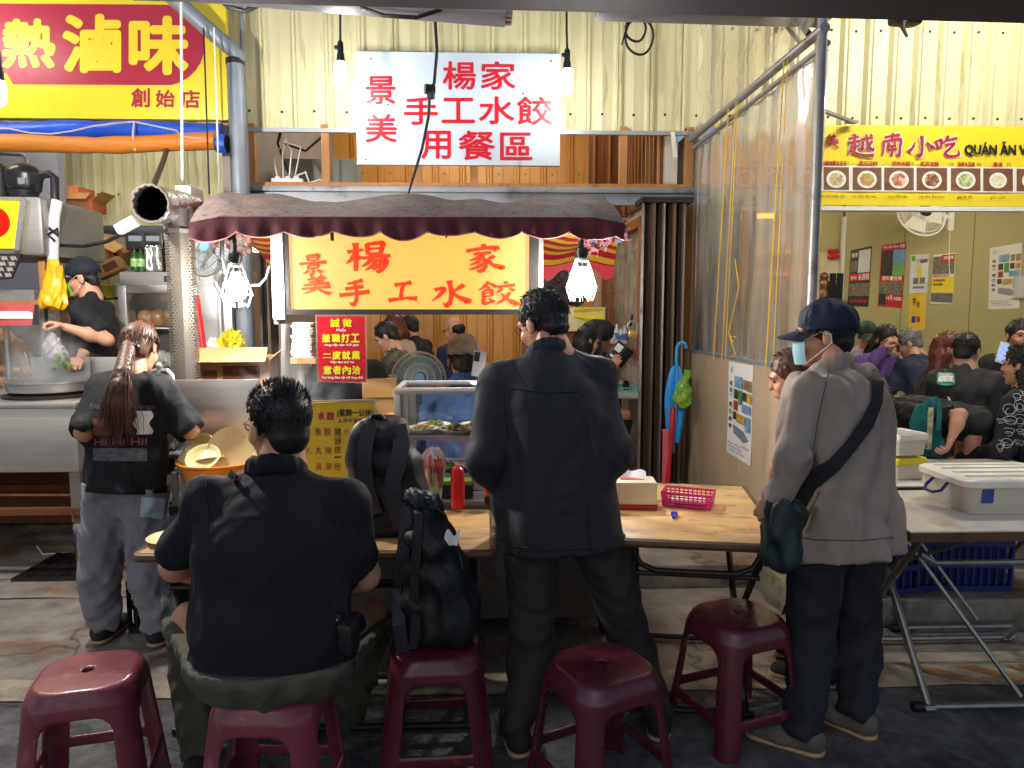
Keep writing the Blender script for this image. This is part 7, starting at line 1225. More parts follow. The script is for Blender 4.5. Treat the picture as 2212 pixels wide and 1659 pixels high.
    # ---- garments
    if top:
        m = top['m']; L = top.get('loose', .018); hem = top.get('hem', .06); S = SDF(.045); g = b
        S.el(T(0, 0, .3), np.array((.15 * g + L, .105 * g + L, .2 + L * .5)) * s, At_).rc(sh['L'] - up * .02, sh['R'] - up * .02, (.05 + L * .35) * s).rc(nb - up * .07, nb - up * .01, .09 * s, .06 * s)
        S.rc(T(0, top.get('belly', 0) * .4, .26), T(0, top.get('belly', 0), -hem - .06), (.155 * g + L) * s, (.16 * g + L * top.get('flare', 1.2)) * s, flat=(fw, .74 if b < 1.2 else .8))
        sl = top.get('sleeve', 'long')
        for k in 'LR':
            S.rc(sh[k], nb - up * .03, (.047 + L * .3) * s, .056 * s)
            if sl == 'long': S.rc(sh[k], el[k], (.05 + L * .4) * s, (.045 * b ** .5 + L * .5) * s).rc(el[k], wr[k].lerp(el[k], .06), (.045 * b ** .5 + L * .5) * s, (.033 + L * .45) * s)
            else:
                e1 = sh[k].lerp(el[k], sl) if sl <= 1 else el[k].lerp(wr[k], sl - 1); rE = (.05 * b ** .6 + L * top.get('wide', 1.0) * .6) * s
                if sl > 1: S.rc(sh[k], el[k], (.05 + L * .35) * s, rE).rc(el[k], e1, rE, rE * 1.05); dd = (wr[k] - el[k]).normalized()
                else: S.rc(sh[k], e1, (.05 + L * .35) * s, rE); dd = (el[k] - sh[k]).normalized()
                S.sub(e1 + dd * (rE * 1.32), (rE * 1.35,) * 3, None, .004)
        S.disp = folds(top.get('seed', 1), top.get('fold', .012) * .75, top.get('wl', .16), top.get('vert', .45), top.get('ridge', True)); S.cut(T(0, 0, -hem), -up)
        S.sub(hc + Mh @ Vector((0, .03, -.06)), (.08, .1, .085), None, .004)
        mb = MB(m); S.into(mb, vox)
        if top.get('collar'):
            ring = []; Mc = A @ Mn
            S = SDF(.012)
            for i in range(16):
                an_ = 6.283 * i / 16; ring.append(nb + Mc @ (Vector((.068 * math.cos(an_) * b ** .4, .064 * math.sin(an_) * b ** .4, .002 - .03 * math.sin(an_))) * s))
            for i in range(16):
                if i not in (3, 4): S.rc(ring[i], ring[(i + 1) % 16] , .0125, flat=(np.array(Mc @ Vector((0, 0, 1))), 2.3))
            S.into(mb, .009)
        child(top.get('name', 'shirt'), mb, m)
        if top.get('vest'):
            S = SDF(.03); S.el(T(0, 0, .3), np.array((.15 * g + L + .02, .105 * g + L + .02, .19)) * s, At_).rc(T(0, 0, .3), T(0, 0, -hem), (.16 * g + L + .01) * s, (.165 * g + L) * s, flat=(fw, .74)); S.cut(T(0, 0, -hem), -up); mb = MB(top['vest']); S.into(mb, vox); child('vest', mb, top['vest'])
    if pants:
        m = pants['m']; L = pants.get('loose', .015); S = SDF(.04); S.el(Wl(pel + Vector((0, -.01, .0))), np.array((.15 * b + L, .115 * b + L, .13)) * s, np.array(A)); k_ = pants.get('leg', 1)
        for k in 'LR': S.rc(hip[k], kn[k], (.082 * b ** .7 + L) * s, (.056 + L) * s).rc(kn[k], an[k].lerp(kn[k], .02), (.056 + L) * s, (.04 + L * k_) * s)
        S.disp = folds(pants.get('seed', 2), pants.get('fold', .012) * .55, .15, pants.get('vert', .7))
        for k in 'LR': S.sub(an[k] + Vector((0, 0, -.075)), (.13, .13, .07), None, .004)
        S.cut(T(0, 0, -(top or {}).get('hem', .0) + .035), up)
        mb = MB(m); S.into(mb, vox); child('trousers', mb, m)
    if shoes and feet:
        for k in 'LR':
            hl = Vector((an[k].x, an[k].y, an[k].z - .04)) - toe[k] * .035; tp = hl + toe[k] * .2; z0 = an[k].z - .085; S = SDF(.02); S.rc(hl, hl.lerp(tp, .55) - Vector((0, 0, .008)), .043, .046).rc(hl.lerp(tp, .55) - Vector((0, 0, .008)), tp - Vector((0, 0, .012)), .046, .032).rc(hl + Vector((0, 0, .02)), an[k] + Vector((0, 0, .0)), .042, .044); S.cut((0, 0, z0 + .02), (0, 0, -1)); mb = MB(shoes); S.into(mb, .009); so = child('shoe', mb, shoes)
            S = SDF(.01); S.rc(Vector((hl.x, hl.y, z0 + .016)), Vector((tp.x, tp.y, z0 + .016)), .046, .04, flat=((0, 0, 1), .5)); S.cut((0, 0, z0 + .003), (0, 0, -1)); S.cut((0, 0, z0 + .024), (0, 0, 1)); mb = MB(M_sole); S.into(mb, .009); o = obj('sole', mb, M_sole, root)
    # ---- hair, cap, glasses, mask
    if hair:
        kind, m = hair[0], hair[1]; S = SDF(.02); e2 = lambda c, r, kk=None: S.el(Hd(*c), np.array(r) * h_, Mh_, kk)
        if kind != 'bald': e2((0, -.014, .036), (.079, .096, .088) if kind == 'spiky' else (.083, .1, .09))
        else: e2((0, -.045, -.005), (.081, .07, .05))
        if kind in ('short', 'spiky', 'buzz', 'bald'): e2((0, -.06, -.03), (.058, .042, .055))
        if kind == 'bob': e2((0, -.035, -.045), (.092, .085, .1)); e2((-.06, .0, -.07), (.03, .05, .07)); e2((.06, .0, -.07), (.03, .05, .07))
        if kind in ('long', 'curly'):
            e2((0, -.045, -.05), (.095, .08, .11)); q = .12 if kind == 'curly' else .07
            for sx in (-1, 0, 1): S.rc(Hd(sx * .055, -.045, -.06), Hd(sx * .075, -.06, hair[2] if len(hair) > 2 else -.24), .055 * h_, .05 * h_)
        if kind == 'pony': e2((0, -.05, -.03), (.07, .055, .07)); e2((0, -.075, .0), (.06, .04, .07))
        S.disp = folds(5, .016 if kind == 'curly' else .002 if kind in ('spiky', 'pony') else .006, .03 if kind == 'curly' else .018, .25 if kind != 'curly' else 1); fr = .1 if kind != 'bob' else .105
        S.sub(Hd(0, fr, -.05), np.array((.076, .072, .1) if kind not in ('long', 'curly') else (.11, .08, .11)) * h_, Mh_, .01); S.sub(Hd(0, .12, -.02), np.array((.062, .06, .075)) * h_, Mh_, .01)
        if kind not in ('bob', 'long', 'curly'):
            for sx in (-1, 1): S.sub(Hd(sx * .088, .0, -.03), np.array((.02, .03, .045)) * h_, Mh_, .006)
            S.sub(Hd(0, -.02, -.16 - .018 * (kind == 'spiky')), np.array((.12, .14, .095)) * h_, Mh_, .01)
        mb = MB(m); S.into(mb, .0065 if vox < .014 else .009)
        for sx in (-1, 1): mb.tube([Hd(sx * .014, .098, .024), Hd(sx * .03, .1, .03), Hd(sx * .048, .086, .025)], [.003, .0036, .002], 5)
        rg_ = random.Random(len(label)); nst = {'spiky': 2600, 'short': 900, 'pony': 500, 'bob': 400, 'long': 400, 'curly': 700, 'buzz': 0, 'bald': 0}[kind] // (1 if vox < .014 else 3)
        for i in range(nst):
            z = rg_.uniform(-.62 if kind == 'spiky' else -.25, 1); t_ = rg_.random() * 6.283; q = math.sqrt(max(0, 1 - z * z)); nv = Vector((q * math.cos(t_), q * math.sin(t_), z))
            if nv.y > .55 and z < .5: continue
            if z < .1 and kind == 'spiky' and nv.y > .1: continue
            p = Vector((nv.x * .0825, nv.y * .099 - .014, nv.z * .0885 + .037)); ln = rg_.uniform(.6, 1.2) * {'spiky': .006 + .012 * max(0, min(1, (z - .1) / .5)), 'short': .026, 'curly': .03}.get(kind, .045)
            if kind == 'spiky': d = nv * .75 + Vector((rg_.uniform(-.12, .12), .2, .55 if z > .2 else -.5))
            elif kind == 'curly': d = nv + Vector((rg_.uniform(-1, 1), rg_.uniform(-1, 1), rg_.uniform(-1, 1))) * .8
            else: d = nv * .22 + Vector((0, .25 if z > .4 else -.1, -.75 if z < .75 else 0)) + Vector((rg_.uniform(-1, 1), rg_.uniform(-1, 1), rg_.uniform(-1, 1))) * (.05 if kind == 'pony' else .14)
            d.normalize(); a_ = Hd(*p); b_ = Hd(*(p + d * ln * .6 + Vector((0, 0, -.003)))); c_ = Hd(*(p + d * ln + Vector((0, 0, -.008 if kind != 'spiky' else .0)))); x_, y_, _ = frame(b_ - a_); r_ = (.0012 if kind == 'spiky' else .0019) * (1.3 if vox >= .014 else 1)
            mb.add([a_ + x_ * r_, a_ - x_ * r_ * .5 + y_ * r_, a_ - x_ * r_ * .5 - y_ * r_, b_ + x_ * r_ * .7, b_ - x_ * r_ * .4 + y_ * r_ * .7, b_ - x_ * r_ * .4 - y_ * r_ * .7, c_], [(0, 1, 4, 3), (1, 2, 5, 4), (2, 0, 3, 5), (3, 4, 6), (4, 5, 6), (5, 3, 6)])
        child('hair', mb, m)
    if cap:
        S = SDF(.012); Mc = Mh @ Matrix.Rotation(R(8), 3, 'X'); Mc_ = np.array(Mc); S.el(Hd(0, -.014, .04), np.array((.093, .11, .098)) * h_, Mc_); S.cut(Hd(0, 0, .012), -(Mc @ Vector((0, .12, 1)))); S.disp = folds(3, .003, .08, 1); S.sub(Hd(0, -.014, .0), np.array((.086, .103, .09)) * h_, Mc_, .004); mb = MB(cap); S.into(mb, .0065)
        def brim(s_, q):
            x = (s_ - .5) * 2; w_ = .078 * (1 - .15 * q); dist = .075 + .0 + (.082 * (1 - .55 * x * x * x * x)) * q; return Hd(x * w_, (.092 - .05 * abs(x) ** 2.2) * 1.0 + (dist - .075), .028 - .02 * x * x - .022 * q)
        mb.grid(brim, 16, 6); mb.grid(lambda s_, q: brim(s_, q) + Mh @ Vector((0, 0, -.005)), 16, 6); mb.tube([brim(i / 16, 1) + Mh @ Vector((0, 0, -.0025)) for i in range(17)], .003, 5); mb.sph(Hd(0, -.014, .139), .008 * h_, 8)
        for i in range(6): an_ = 6.283 * i / 6 + .26; mb.tube([Hd(.0945 * math.cos(an_) * math.cos(t), -.014 + .1115 * math.sin(an_) * math.cos(t), .04 + .0995 * math.sin(t)) for t in [k * .155 for k in range(11)]], .0016, 4)
        child('cap', mb, cap)
    if glasses:
        mb = MB(glasses)
        for sx in (-1, 1):
            mb.tube([Hd(sx * .033 + .024 * math.cos(t), .112 - .01 * abs(.033 + sx * .024 * math.cos(t)) / .03, .004 + .018 * math.sin(t)) for t in [6.283 * i / 18 for i in range(18)]], .0019, 5, closed=True); mb.tube([Hd(sx * .057, .098, .01), Hd(sx * .078, .06, .012), Hd(sx * .083, -.0, .008), Hd(sx * .082, -.018, -.01)], .0021, 5)
        mb.tube([Hd(-.01, .113, .008), Hd(0, .117, .011), Hd(.01, .113, .008)], .0018, 5); child('glasses', mb, glasses)
    if mask:
        def mk(s_, q):
            t = (s_ - .5) * 2.3; rr = 1 + .06 * math.sin(q * 3.14); return Hd(.07 * math.sin(t) * rr, .028 + .088 * math.cos(t) ** .8 * rr if math.cos(t) > 0 else .028, -.012 - .096 * q + .004 * math.sin(q * 19))
        mb = MB(mask); mb.grid(mk, 20, 10); mb.m(M_wht)
        for sx, s_ in ((-1, 0), (1, 1)): mb.tube([mk(s_, .08), Hd(sx * .083, .012, .012), Hd(sx * .09, -.022, .0), Hd(sx * .088, -.024, -.03), Hd(sx * .083, .0, -.05), mk(s_, .9)], .0016, 4)
        child('face_mask', mb, None)
    if extra: extra(Hd, T, child, dict(sh=sh, el=el, wr=wr, kn=kn, an=an, hc=hc, nb=nb, Mh=Mh))
    root['_'] = 0; del root['_']
    return root, dict(Hd=Hd, T=T, sh=sh, el=el, wr=wr, kn=kn, an=an, hc=hc, nb=nb, Mh=Mh, child=child)
def onbvh(key, off=.004):
    bv = BVH[key]
    def f(u, v):
        d = ray(u, v); h = bv.ray_cast(CAM, d)
        if h[0] is None: p = P(u, v, 3); n_ = bv.find_nearest(p); return n_[0] + n_[1] * off
        n = h[1] if h[1].dot(d) < 0 else -h[1]; return h[0] + n * off - d.normalized() * off
    return f
V3 = Vector
# ---- the man in the dark overshirt, standing at the counter
y0 = 2.62
J1 = cloth('charcoal_overshirt', (38, 39, 46), wr=.6); M_blk = cloth('black_shirt', (16, 17, 21)); M_navt = cloth('navy_polo', (12, 13, 21), bump=.12, bs=420, wr=.4)
hl, hr = Pz(1118, 1635), Pz(1432, 1610)
m1, k1 = person('man in a charcoal overshirt and glasses standing with his back turned at the counter', (P(1212, 900, 2.66).x, 2.68), 6, 1.72, lean=7, side=-4, bulk=1.14, head=(34, 22, -4), neck=8,
    arms={'L': (P(1050, 985, 2.6), P(1116, 1055, 2.9)), 'R': (P(1328, 975, 2.66), P(1290, 1060, 2.94))}, legs={'L': (P(1145, 1425, 2.68), V3((hl.x, hl.y + .05, .085)), 6), 'R': (P(1372, 1420, 2.78), V3((hr.x, hr.y + .08, .085)), -14)},
    top=dict(m=J1, loose=.034, hem=.2, sleeve=1.12, wide=.62, seed=4, fold=.036, wl=.22, vert=.2, ridge=False, collar=True, name='jacket', flare=1.2), pants=dict(m=M_char, loose=.024, leg=.7, seed=7, fold=.016), shoes=M_shoe, hair=('short', M_hblack), glasses=mat('thin_metal_frame', (150, 120, 90), .3, .8), hands={'L': (None, (0, 0, -1), .5), 'R': (None, (0, 0, -1), .5)}, vox=.0115)
# ---- the seated man
st = Pz(585, 1480, .46)
def seatx(Hd, T, child, K):
    mb = MB(M_ink); bv = BVH[(lab2, 'shirt')]; f = onbvh((lab2, 'shirt'), .006); pts = [f(u, v) for u, v in ((500, 1012), (506, 1030), (512, 1040))]; mb.tube(pts, .02, 8, sx=.25); mb.m(M_maroon); mb.tube([f(506, 1041) , f(524, 1034)], .004, 5); child('strap_pad', mb)
lab2 = 'heavy man in a navy polo shirt seated with his back turned on a stool'
m2, k2 = person(lab2, (st.x, st.y + .03), 4, 1.84, sit=.455, lean=9, side=1, bulk=1.33, head=(38, 6, 0), arms={'L': (P(380, 1222, 2.34), P(452, 1222, 2.66)), 'R': (P(788, 1242, 2.34), P(738, 1244, 2.62))},
    legs={'L': (P(408, 1335, 2.66), P(430, 1625, 2.5), 8), 'R': (P(800, 1330, 2.66), P(742, 1590, 2.72), -14)}, top=dict(m=M_navt, loose=.02, hem=.045, sleeve=.8, wide=.95, seed=9, fold=.017, wl=.26, vert=.4, collar=True, belly=.02, flare=1.0), pants=dict(m=M_olivep, loose=.026, leg=.8, seed=12, fold=.02), shoes=M_shoe, hair=('spiky', M_hblack), glasses=M_blackpl, hands={'L': (None, (0, 0, -1), .5), 'R': (None, (-.3, 0, -1), .7)}, vox=.0115, hd=1.08, extra=seatx)
# camera hanging at his right hip
cm_ = thing('camera', 'black camera hanging on its strap at the seated man right hip', 'camera', P(722, 1392, 2.15)); c = P(728, 1372, 2.15); mb = MB(M_blackpl); Mk = rotz(-18); mb.box(c, (.13, .06, .095), Mk, .014); mb.box(c + V3((0, 0, .06)), (.055, .05, .035), Mk, .01); obj('camera_body', mb, M_blackpl, cm_); mb = MB(M_blackpl); mb.tube([c + Mk @ V3((0, .03, 0)), c + Mk @ V3((0, .12, -.01))], [.038, .036], 18); obj('lens', mb, M_blackpl, cm_); mb = MB(M_zinc); mb.lathe([(0, .004), (.012, .003), (.014, 0)], c + Mk @ V3((-.03, -.031, -.005)), 14, Mk @ Matrix.Rotation(R(90), 3, 'X')); obj('button_dial', mb, M_zinc, cm_); mb = MB(M_wht); q = c + Mk @ V3((.0, -.0275, .062)); xv = Mk @ V3((1, 0, 0)); text(mb, 'Canon', lambda u, v: q + xv * u + V3((0, 0, -v)), (-.02, -.006, .02, .004), eps=(0, 0, 0)); obj('lettering', mb, M_wht, cm_); mb = MB(M_black); mb.tube([P(742, 1352, 2.17), P(748, 1300, 2.26), P(735, 1230, 2.52)], .008, 6, sx=2); obj('strap', mb, M_black, cm_)
# ---- the man in the grey jacket on the right
f1, f2 = Pz(1745, 1640), Pz(1862, 1600); lab3 = 'man in a grey jacket, navy cap and pale mask standing with a crossbody bag'
J3 = cloth('grey_blouson', (152, 138, 126), rough=.75, wr=.55)
m3, k3 = person(lab3, (P(1822, 900, 2.66).x, 2.68), 30, 1.66, lean=5, bulk=1.2, head=(34, 6, 0), arms={'L': (P(1706, 990, 2.5), P(1668, 1072, 2.5)), 'R': ((.05, .03, -.29), (-.14, .16, -.14))},
    legs={'L': (P(1748, 1400, 2.62), V3((f1.x - .0, f1.y + .05, .085)), 28), 'R': (P(1850, 1400, 2.76), V3((f2.x, f2.y + .05, .085)), 10)}, top=dict(m=J3, loose=.036, hem=.19, sleeve='long', seed=14, fold=.04, wl=.17, vert=.12, ridge=False, collar=True, name='jacket', flare=2.3), pants=dict(m=M_dkpant, loose=.03, leg=1.0, seed=21, fold=.02, vert=.5), shoes=M_sneak, hair=('short', M_hblack), cap=cloth('navy_cap', (22, 28, 54)), glasses=M_iron, mask=mat('pale_blue_mask', (150, 196, 206), .8), hands={'L': (None, (.9, .3, .2), 1.1), 'R': (None, (0, 0, -1), .8)}, vox=.0115)
def seam(lab, part, root, lines, r=.0016, m=None):
    f_ = onbvh((lab, part), .0005)
    for ln in lines:
        mb = MB(m or M_ink); pts = [];
        for (u0, v0), (u1, v1) in zip(ln, ln[1:]): pts += [f_(u0 + (u1 - u0) * k / 8, v0 + (v1 - v0) * k / 8) for k in range(8)]
        pts = [p for i, p in enumerate(pts) if i == 0 or (p - pts[i - 1]).length < .06]
        if len(pts) > 3: mb.tube(pts, r, 4); obj('seam', mb, m or M_ink, root)
seam(lab3, 'jacket', m3, [[(1705, 1158), (1760, 1166), (1860, 1168), (1940, 1160)], [(1790, 800), (1768, 900), (1752, 1000)], [(1716, 1120), (1708, 1170)]], .002, mat('grey_seam', (84, 80, 78), .8))
seam(lab2, 'shirt', m2, [[(448, 1015), (446, 1080), (462, 1150)], [(742, 1015), (750, 1080), (736, 1150)], [(455, 1020), (520, 1000)], [(735, 1020), (660, 1000)]], .0018, mat('dark_seam', (8, 8, 12), .8))
seam(m1['label'], 'jacket', m1, [[(1100, 838), (1180, 850), (1260, 846)], [(1090, 1178), (1180, 1190), (1300, 1186)], [(1086, 830), (1092, 900), (1100, 960)]], .002, mat('dark_seam', (18, 18, 22), .8))
bvj = BVH[(lab3, 'jacket')]; f = onbvh((lab3, 'jacket'), .016); bg_ = thing('crossbody_bag', 'dark green crossbody bag at the grey jacket man left hip', 'bag', P(1682, 1220, 2.42))
pts = [f(*p) for p in ((1870, 782), (1884, 805), (1893, 830), (1888, 868), (1868, 915), (1836, 960), (1800, 1005), (1764, 1045), (1730, 1080), (1712, 1100))]; mb = MB(cloth('black_webbing', (20, 22, 26)))
vs = []
for i, p in enumerate(pts):
    t_ = (pts[min(i + 1, len(pts) - 1)] - pts[max(0, i - 1)]).normalized(); n = (CAM - p).normalized(); w_ = t_.cross(n).normalized() * .028
    for sg in (-1, 1):
        q = bvj.find_nearest(p + w_ * sg); nn = q[1] if q[1].dot(n) > 0 else -q[1]; vs.append(q[0].lerp(p + w_ * sg, .35) + nn * .012)
k = len(pts); mb.add(vs, [(2 * i, 2 * i + 1, 2 * i + 3, 2 * i + 2) for i in range(k - 1)]); vs2 = [v + (CAM - v).normalized() * .004 for v in vs]; mb.add(vs2, [(2 * i, 2 * i + 2, 2 * i + 3, 2 * i + 1) for i in range(k - 1)]); mb.add(vs + vs2, [(2 * i, 2 * i + 2, 2 * k + 2 * i + 2, 2 * k + 2 * i) for i in range(k - 1)] + [(2 * i + 1, 2 * i + 3, 2 * k + 2 * i + 3, 2 * k + 2 * i + 1) for i in range(k - 1)]); obj('strap', mb, None, bg_)
S = SDF(.03); S.rc(P(1684, 1110, 2.42), P(1680, 1195, 2.42), .055, .07, flat=(tuple(Matrix.Rotation(R(30), 3, 'Z') @ V3((1, 0, 0))), .6)).rc(P(1712, 1108, 2.5), P(1690, 1195, 2.5), .05, .06); S.disp = folds(8, .012, .12, .4); M_dg = cloth('dark_green_nylon', (28, 46, 46), rough=.55); mb = S.into(MB(M_dg), .009); obj('bag_body', mb, M_dg, bg_)
# ---- the woman with the ponytail
g0 = Pz(275, 1412); lab4 = 'woman with a long brown ponytail in a black T-shirt and grey jeans washing up'; M_jean = cloth('grey_denim', (132, 132, 136), bump=.15, bs=400, var=.1, c2=(160, 164, 172), c2s=3, c2t=.74); M_tee = cloth('black_tee', (13, 14, 18))
def ponyx(Hd, T, child, K):
    c0 = Hd(0, -.1, -.03); pts = [c0, P(266, 805, 3.30), P(261, 835, 3.27), P(257, 870, 3.27), P(256, 905, 3.29), P(254, 940, 3.3)]; mb = MB(M_hbrown); rgh = random.Random(2)
    S = SDF(.02); S.chain([tuple(p) for p in pts], [.03, .03, .042, .046, .036, .012]); S.disp = folds(2, .005, .02, .1); S.into(mb, .0075)
    for i in range(160):
        ox, oy = rgh.gauss(0, .016), rgh.gauss(0, .012); k0 = rgh.uniform(.7, 1.25); path = [p + V3((ox * (.7 + j * .4), oy * (.7 + j * .3) - .012, 0)) for j, p in enumerate(pts)]; path[-1] = path[-1] + V3((rgh.uniform(-.02, .02), 0, rgh.uniform(-.06, .05))); mb.tube(path, [.0016, .002, .0022, .002, .0016, .0006], 3, cap=False)
    child('ponytail', mb, M_hbrown); mb = MB(M_black); q = [Hd(.03 * math.cos(t) + .004 * math.sin(5 * t), -.1, -.03 + .026 * math.sin(t)) for t in [6.283 * i / 18 for i in range(18)]]; mb.tube(q, [.013 + .004 * math.sin(i * 2.4) for i in range(18)], 8, closed=True); mb.sph(Hd(.035, -.095, -.04), .022, 8); child('hair_tie', mb, M_black)
m4, k4 = person(lab4, (P(256, 900, 3.42).x, 3.46), -8, 1.575, lean=8, side=2, bulk=.98, head=(4, 26, -3), neck=8, arms={'L': (P(180, 935, 3.36), P(230, 960, 3.66)), 'R': (P(412, 932, 3.46), P(375, 935, 3.75))},
    legs={'L': (P(212, 1235, 3.46), V3((Pz(205, 1400).x, 3.5, .085)), 4), 'R': (P(322, 1240, 3.46), V3((Pz(322, 1415).x, 3.46, .085)), -6)}, top=dict(m=M_tee, loose=.045, hem=.09, sleeve=.96, wide=1.0, seed=17, fold=.014, wl=.2, vert=.4, flare=1.2), pants=dict(m=M_jean, loose=.042, leg=1.15, seed=5, fold=.022, vert=.9), shoes=M_shoe, hair=('pony', M_hbrown), hands={'L': (None, (0, 0, -1), .5), 'R': (None, (-.5, 0, -1), .5)}, vox=.012, extra=ponyx)
f = onbvh((lab4, 'shirt'), .004); R4 = m4; mb = MB(mat('pink_print', (150, 70, 70), .6)); text(mb, 'Hi Hi Hi!', f, (205, 946, 318, 962), bold=.04, eps=(0, -.00004, 0)); k4['child']('printed_lettering', mb); mb = MB(mat('grey_print', (86, 84, 88), .7)); text(mb, 'Fried', f, (196, 872, 222, 884)); text(mb, 'rings', f, (292, 874, 336, 886))
mb2 = MB(mat('brown_print', (120, 70, 48), .7, var=.3, vs=25)); mb2.grid(lambda s, q: f(200 + 40 * s, 905 + 36 * q), 8, 8); mb2.m(mat('white_print', (214, 214, 214), .6, var=.1)); mb2.grid(lambda s, q: f(292 + 34 * s + 5 * math.sin(q * 9), 888 + 50 * q), 8, 8); mb2.m(mat('dull_print', (90, 90, 92), .7, var=.6, vs=30)); mb2.grid(lambda s, q: f(202 + 116 * s, 968 + 28 * q), 14, 5)
k4['child']('printed_lettering', mb); k4['child']('printed_picture', mb2)
f = None
bvp = None
f = onbvh((lab4, 'trousers'), .004); mb = MB(cloth('pale_denim_cloth', (176, 190, 200))); mb.grid(lambda s, q: f(306 + 50 * s - 4 * q, 1072 + 44 * q + 5 * s), 8, 8); k4['child']('back_pocket', mb, None, 'pale bleached back pocket')
# ================================================================ maroon stools
M_stool = mat('maroon_plastic', (130, 58, 70), .32, var=.2, vs=9, bump=.06, bs=60, c2=(166, 108, 116), c2s=13, c2t=.63, coat=.15); M_stool2 = mat('dark_maroon_plastic', (88, 33, 44), .28, var=.2, vs=9, bump=.06, bs=60, coat=.2, c2=(150, 78, 40), c2s=7, c2t=.66)
def stool_mesh(round_=.055, taper=.05, hh=.46):
    vx = .0052; ax = [np.arange(-.235, .2351, vx), np.arange(-.235, .2351, vx), np.arange(-.012, hh + .015, vx)]; X, Y, Z = np.meshgrid(*ax, indexing='ij'); tz = np.clip(Z / hh, 0, 1)
    hs = .2 - (.2 - .158) * tz - .016 * np.clip((tz - .88) / .12, 0, 1) ** 1.5; rr = round_ + .05 * tz
    def box2(a, b, h, r): qx = abs(a) - h + r; qy = abs(b) - h + r; return np.hypot(np.maximum(qx, 0), np.maximum(qy, 0)) + np.minimum(np.maximum(qx, qy), 0) - r
    d = box2(X, Y, hs, rr); topz = hh - .004 * np.clip((X * X + Y * Y) / .02, 0, 1.3); k = .014; dt = Z - topz; h = np.maximum(k - abs(d - dt), 0) / k; out = np.maximum(d, dt) + h * h * k * .25
    inner = np.maximum(box2(X, Y, hs - .013, np.maximum(rr - .01, .02)), Z - (hh - .03)); D = np.maximum(out, -inner)
    for A_, B_ in ((X, Y), (Y, X)):
        w0 = hs - .072; zt_ = hh - .088; r = .045; qx = abs(A_) - w0 + r; qz = Z - zt_ + r; op = np.hypot(np.maximum(qx, 0), np.maximum(qz, 0)) + np.minimum(np.maximum(qx, qz), 0) - r
        op = np.maximum(op, -(abs(B_) - .05)); rail = np.abs(Z - .125) - .022; op = np.maximum(op, -rail); h = np.maximum(.012 - abs(D + op), 0) / .012; D = np.maximum(D, -op) + h * h * .003
    D = np.maximum(D, -np.maximum(np.hypot(X, Y) - .017, .3 - Z)); D = np.maximum(D, -Z)
    V, Fq = surfnets(D, np.array([-.235, -.235, -.012]), vx); return MB().add([tuple(p) for p in V], [tuple(int(i) for i in q) for q in Fq])
def stool(label, p, rz, m):
    if 'a' not in _st: _st['a'] = stool_mesh()
    t = thing('plastic_stool', label, 'stool', (p[0], p[1], 0), rz, 'maroon plastic stools'); o = obj('stool_shell', _st['a'], m, t, world=False, smooth=0); o.data.polygons.foreach_set('use_smooth', [True] * len(o.data.polygons)); return t
_st = {}
s0 = Pz(190, 1445, .46); q = stool('empty dusty maroon stool nearest the left frame edge', (s0.x, s0.y), 14, M_stool)
def sdup(label, p, rz, m):
    r = dup(q, (p[0], p[1], 0), rz, label); ch = r.children[0]
    if m is not M_stool:
        if 'b' not in _st: d_ = ch.data.copy(); d_.materials[0] = m; _st['b'] = d_
        ch.data = _st['b']
    return r
sdup('maroon stool under the seated heavy man', (st.x, st.y + .02), -3, M_stool); s2 = Pz(940, 1395, .46); sdup('maroon stool carrying the tall black backpack', (s2.x - .0, s2.y + .05), 3, M_stool2); s3 = Pz(1300, 1428, .46); sdup('empty maroon stool with orange wear behind the charcoal overshirt man', (s3.x, s3.y), 26, M_stool2); s4 = Pz(1593, 1322, .46); sdup('empty dark maroon stool before the right wooden table', (s4.x, s4.y), 20, M_stool2)
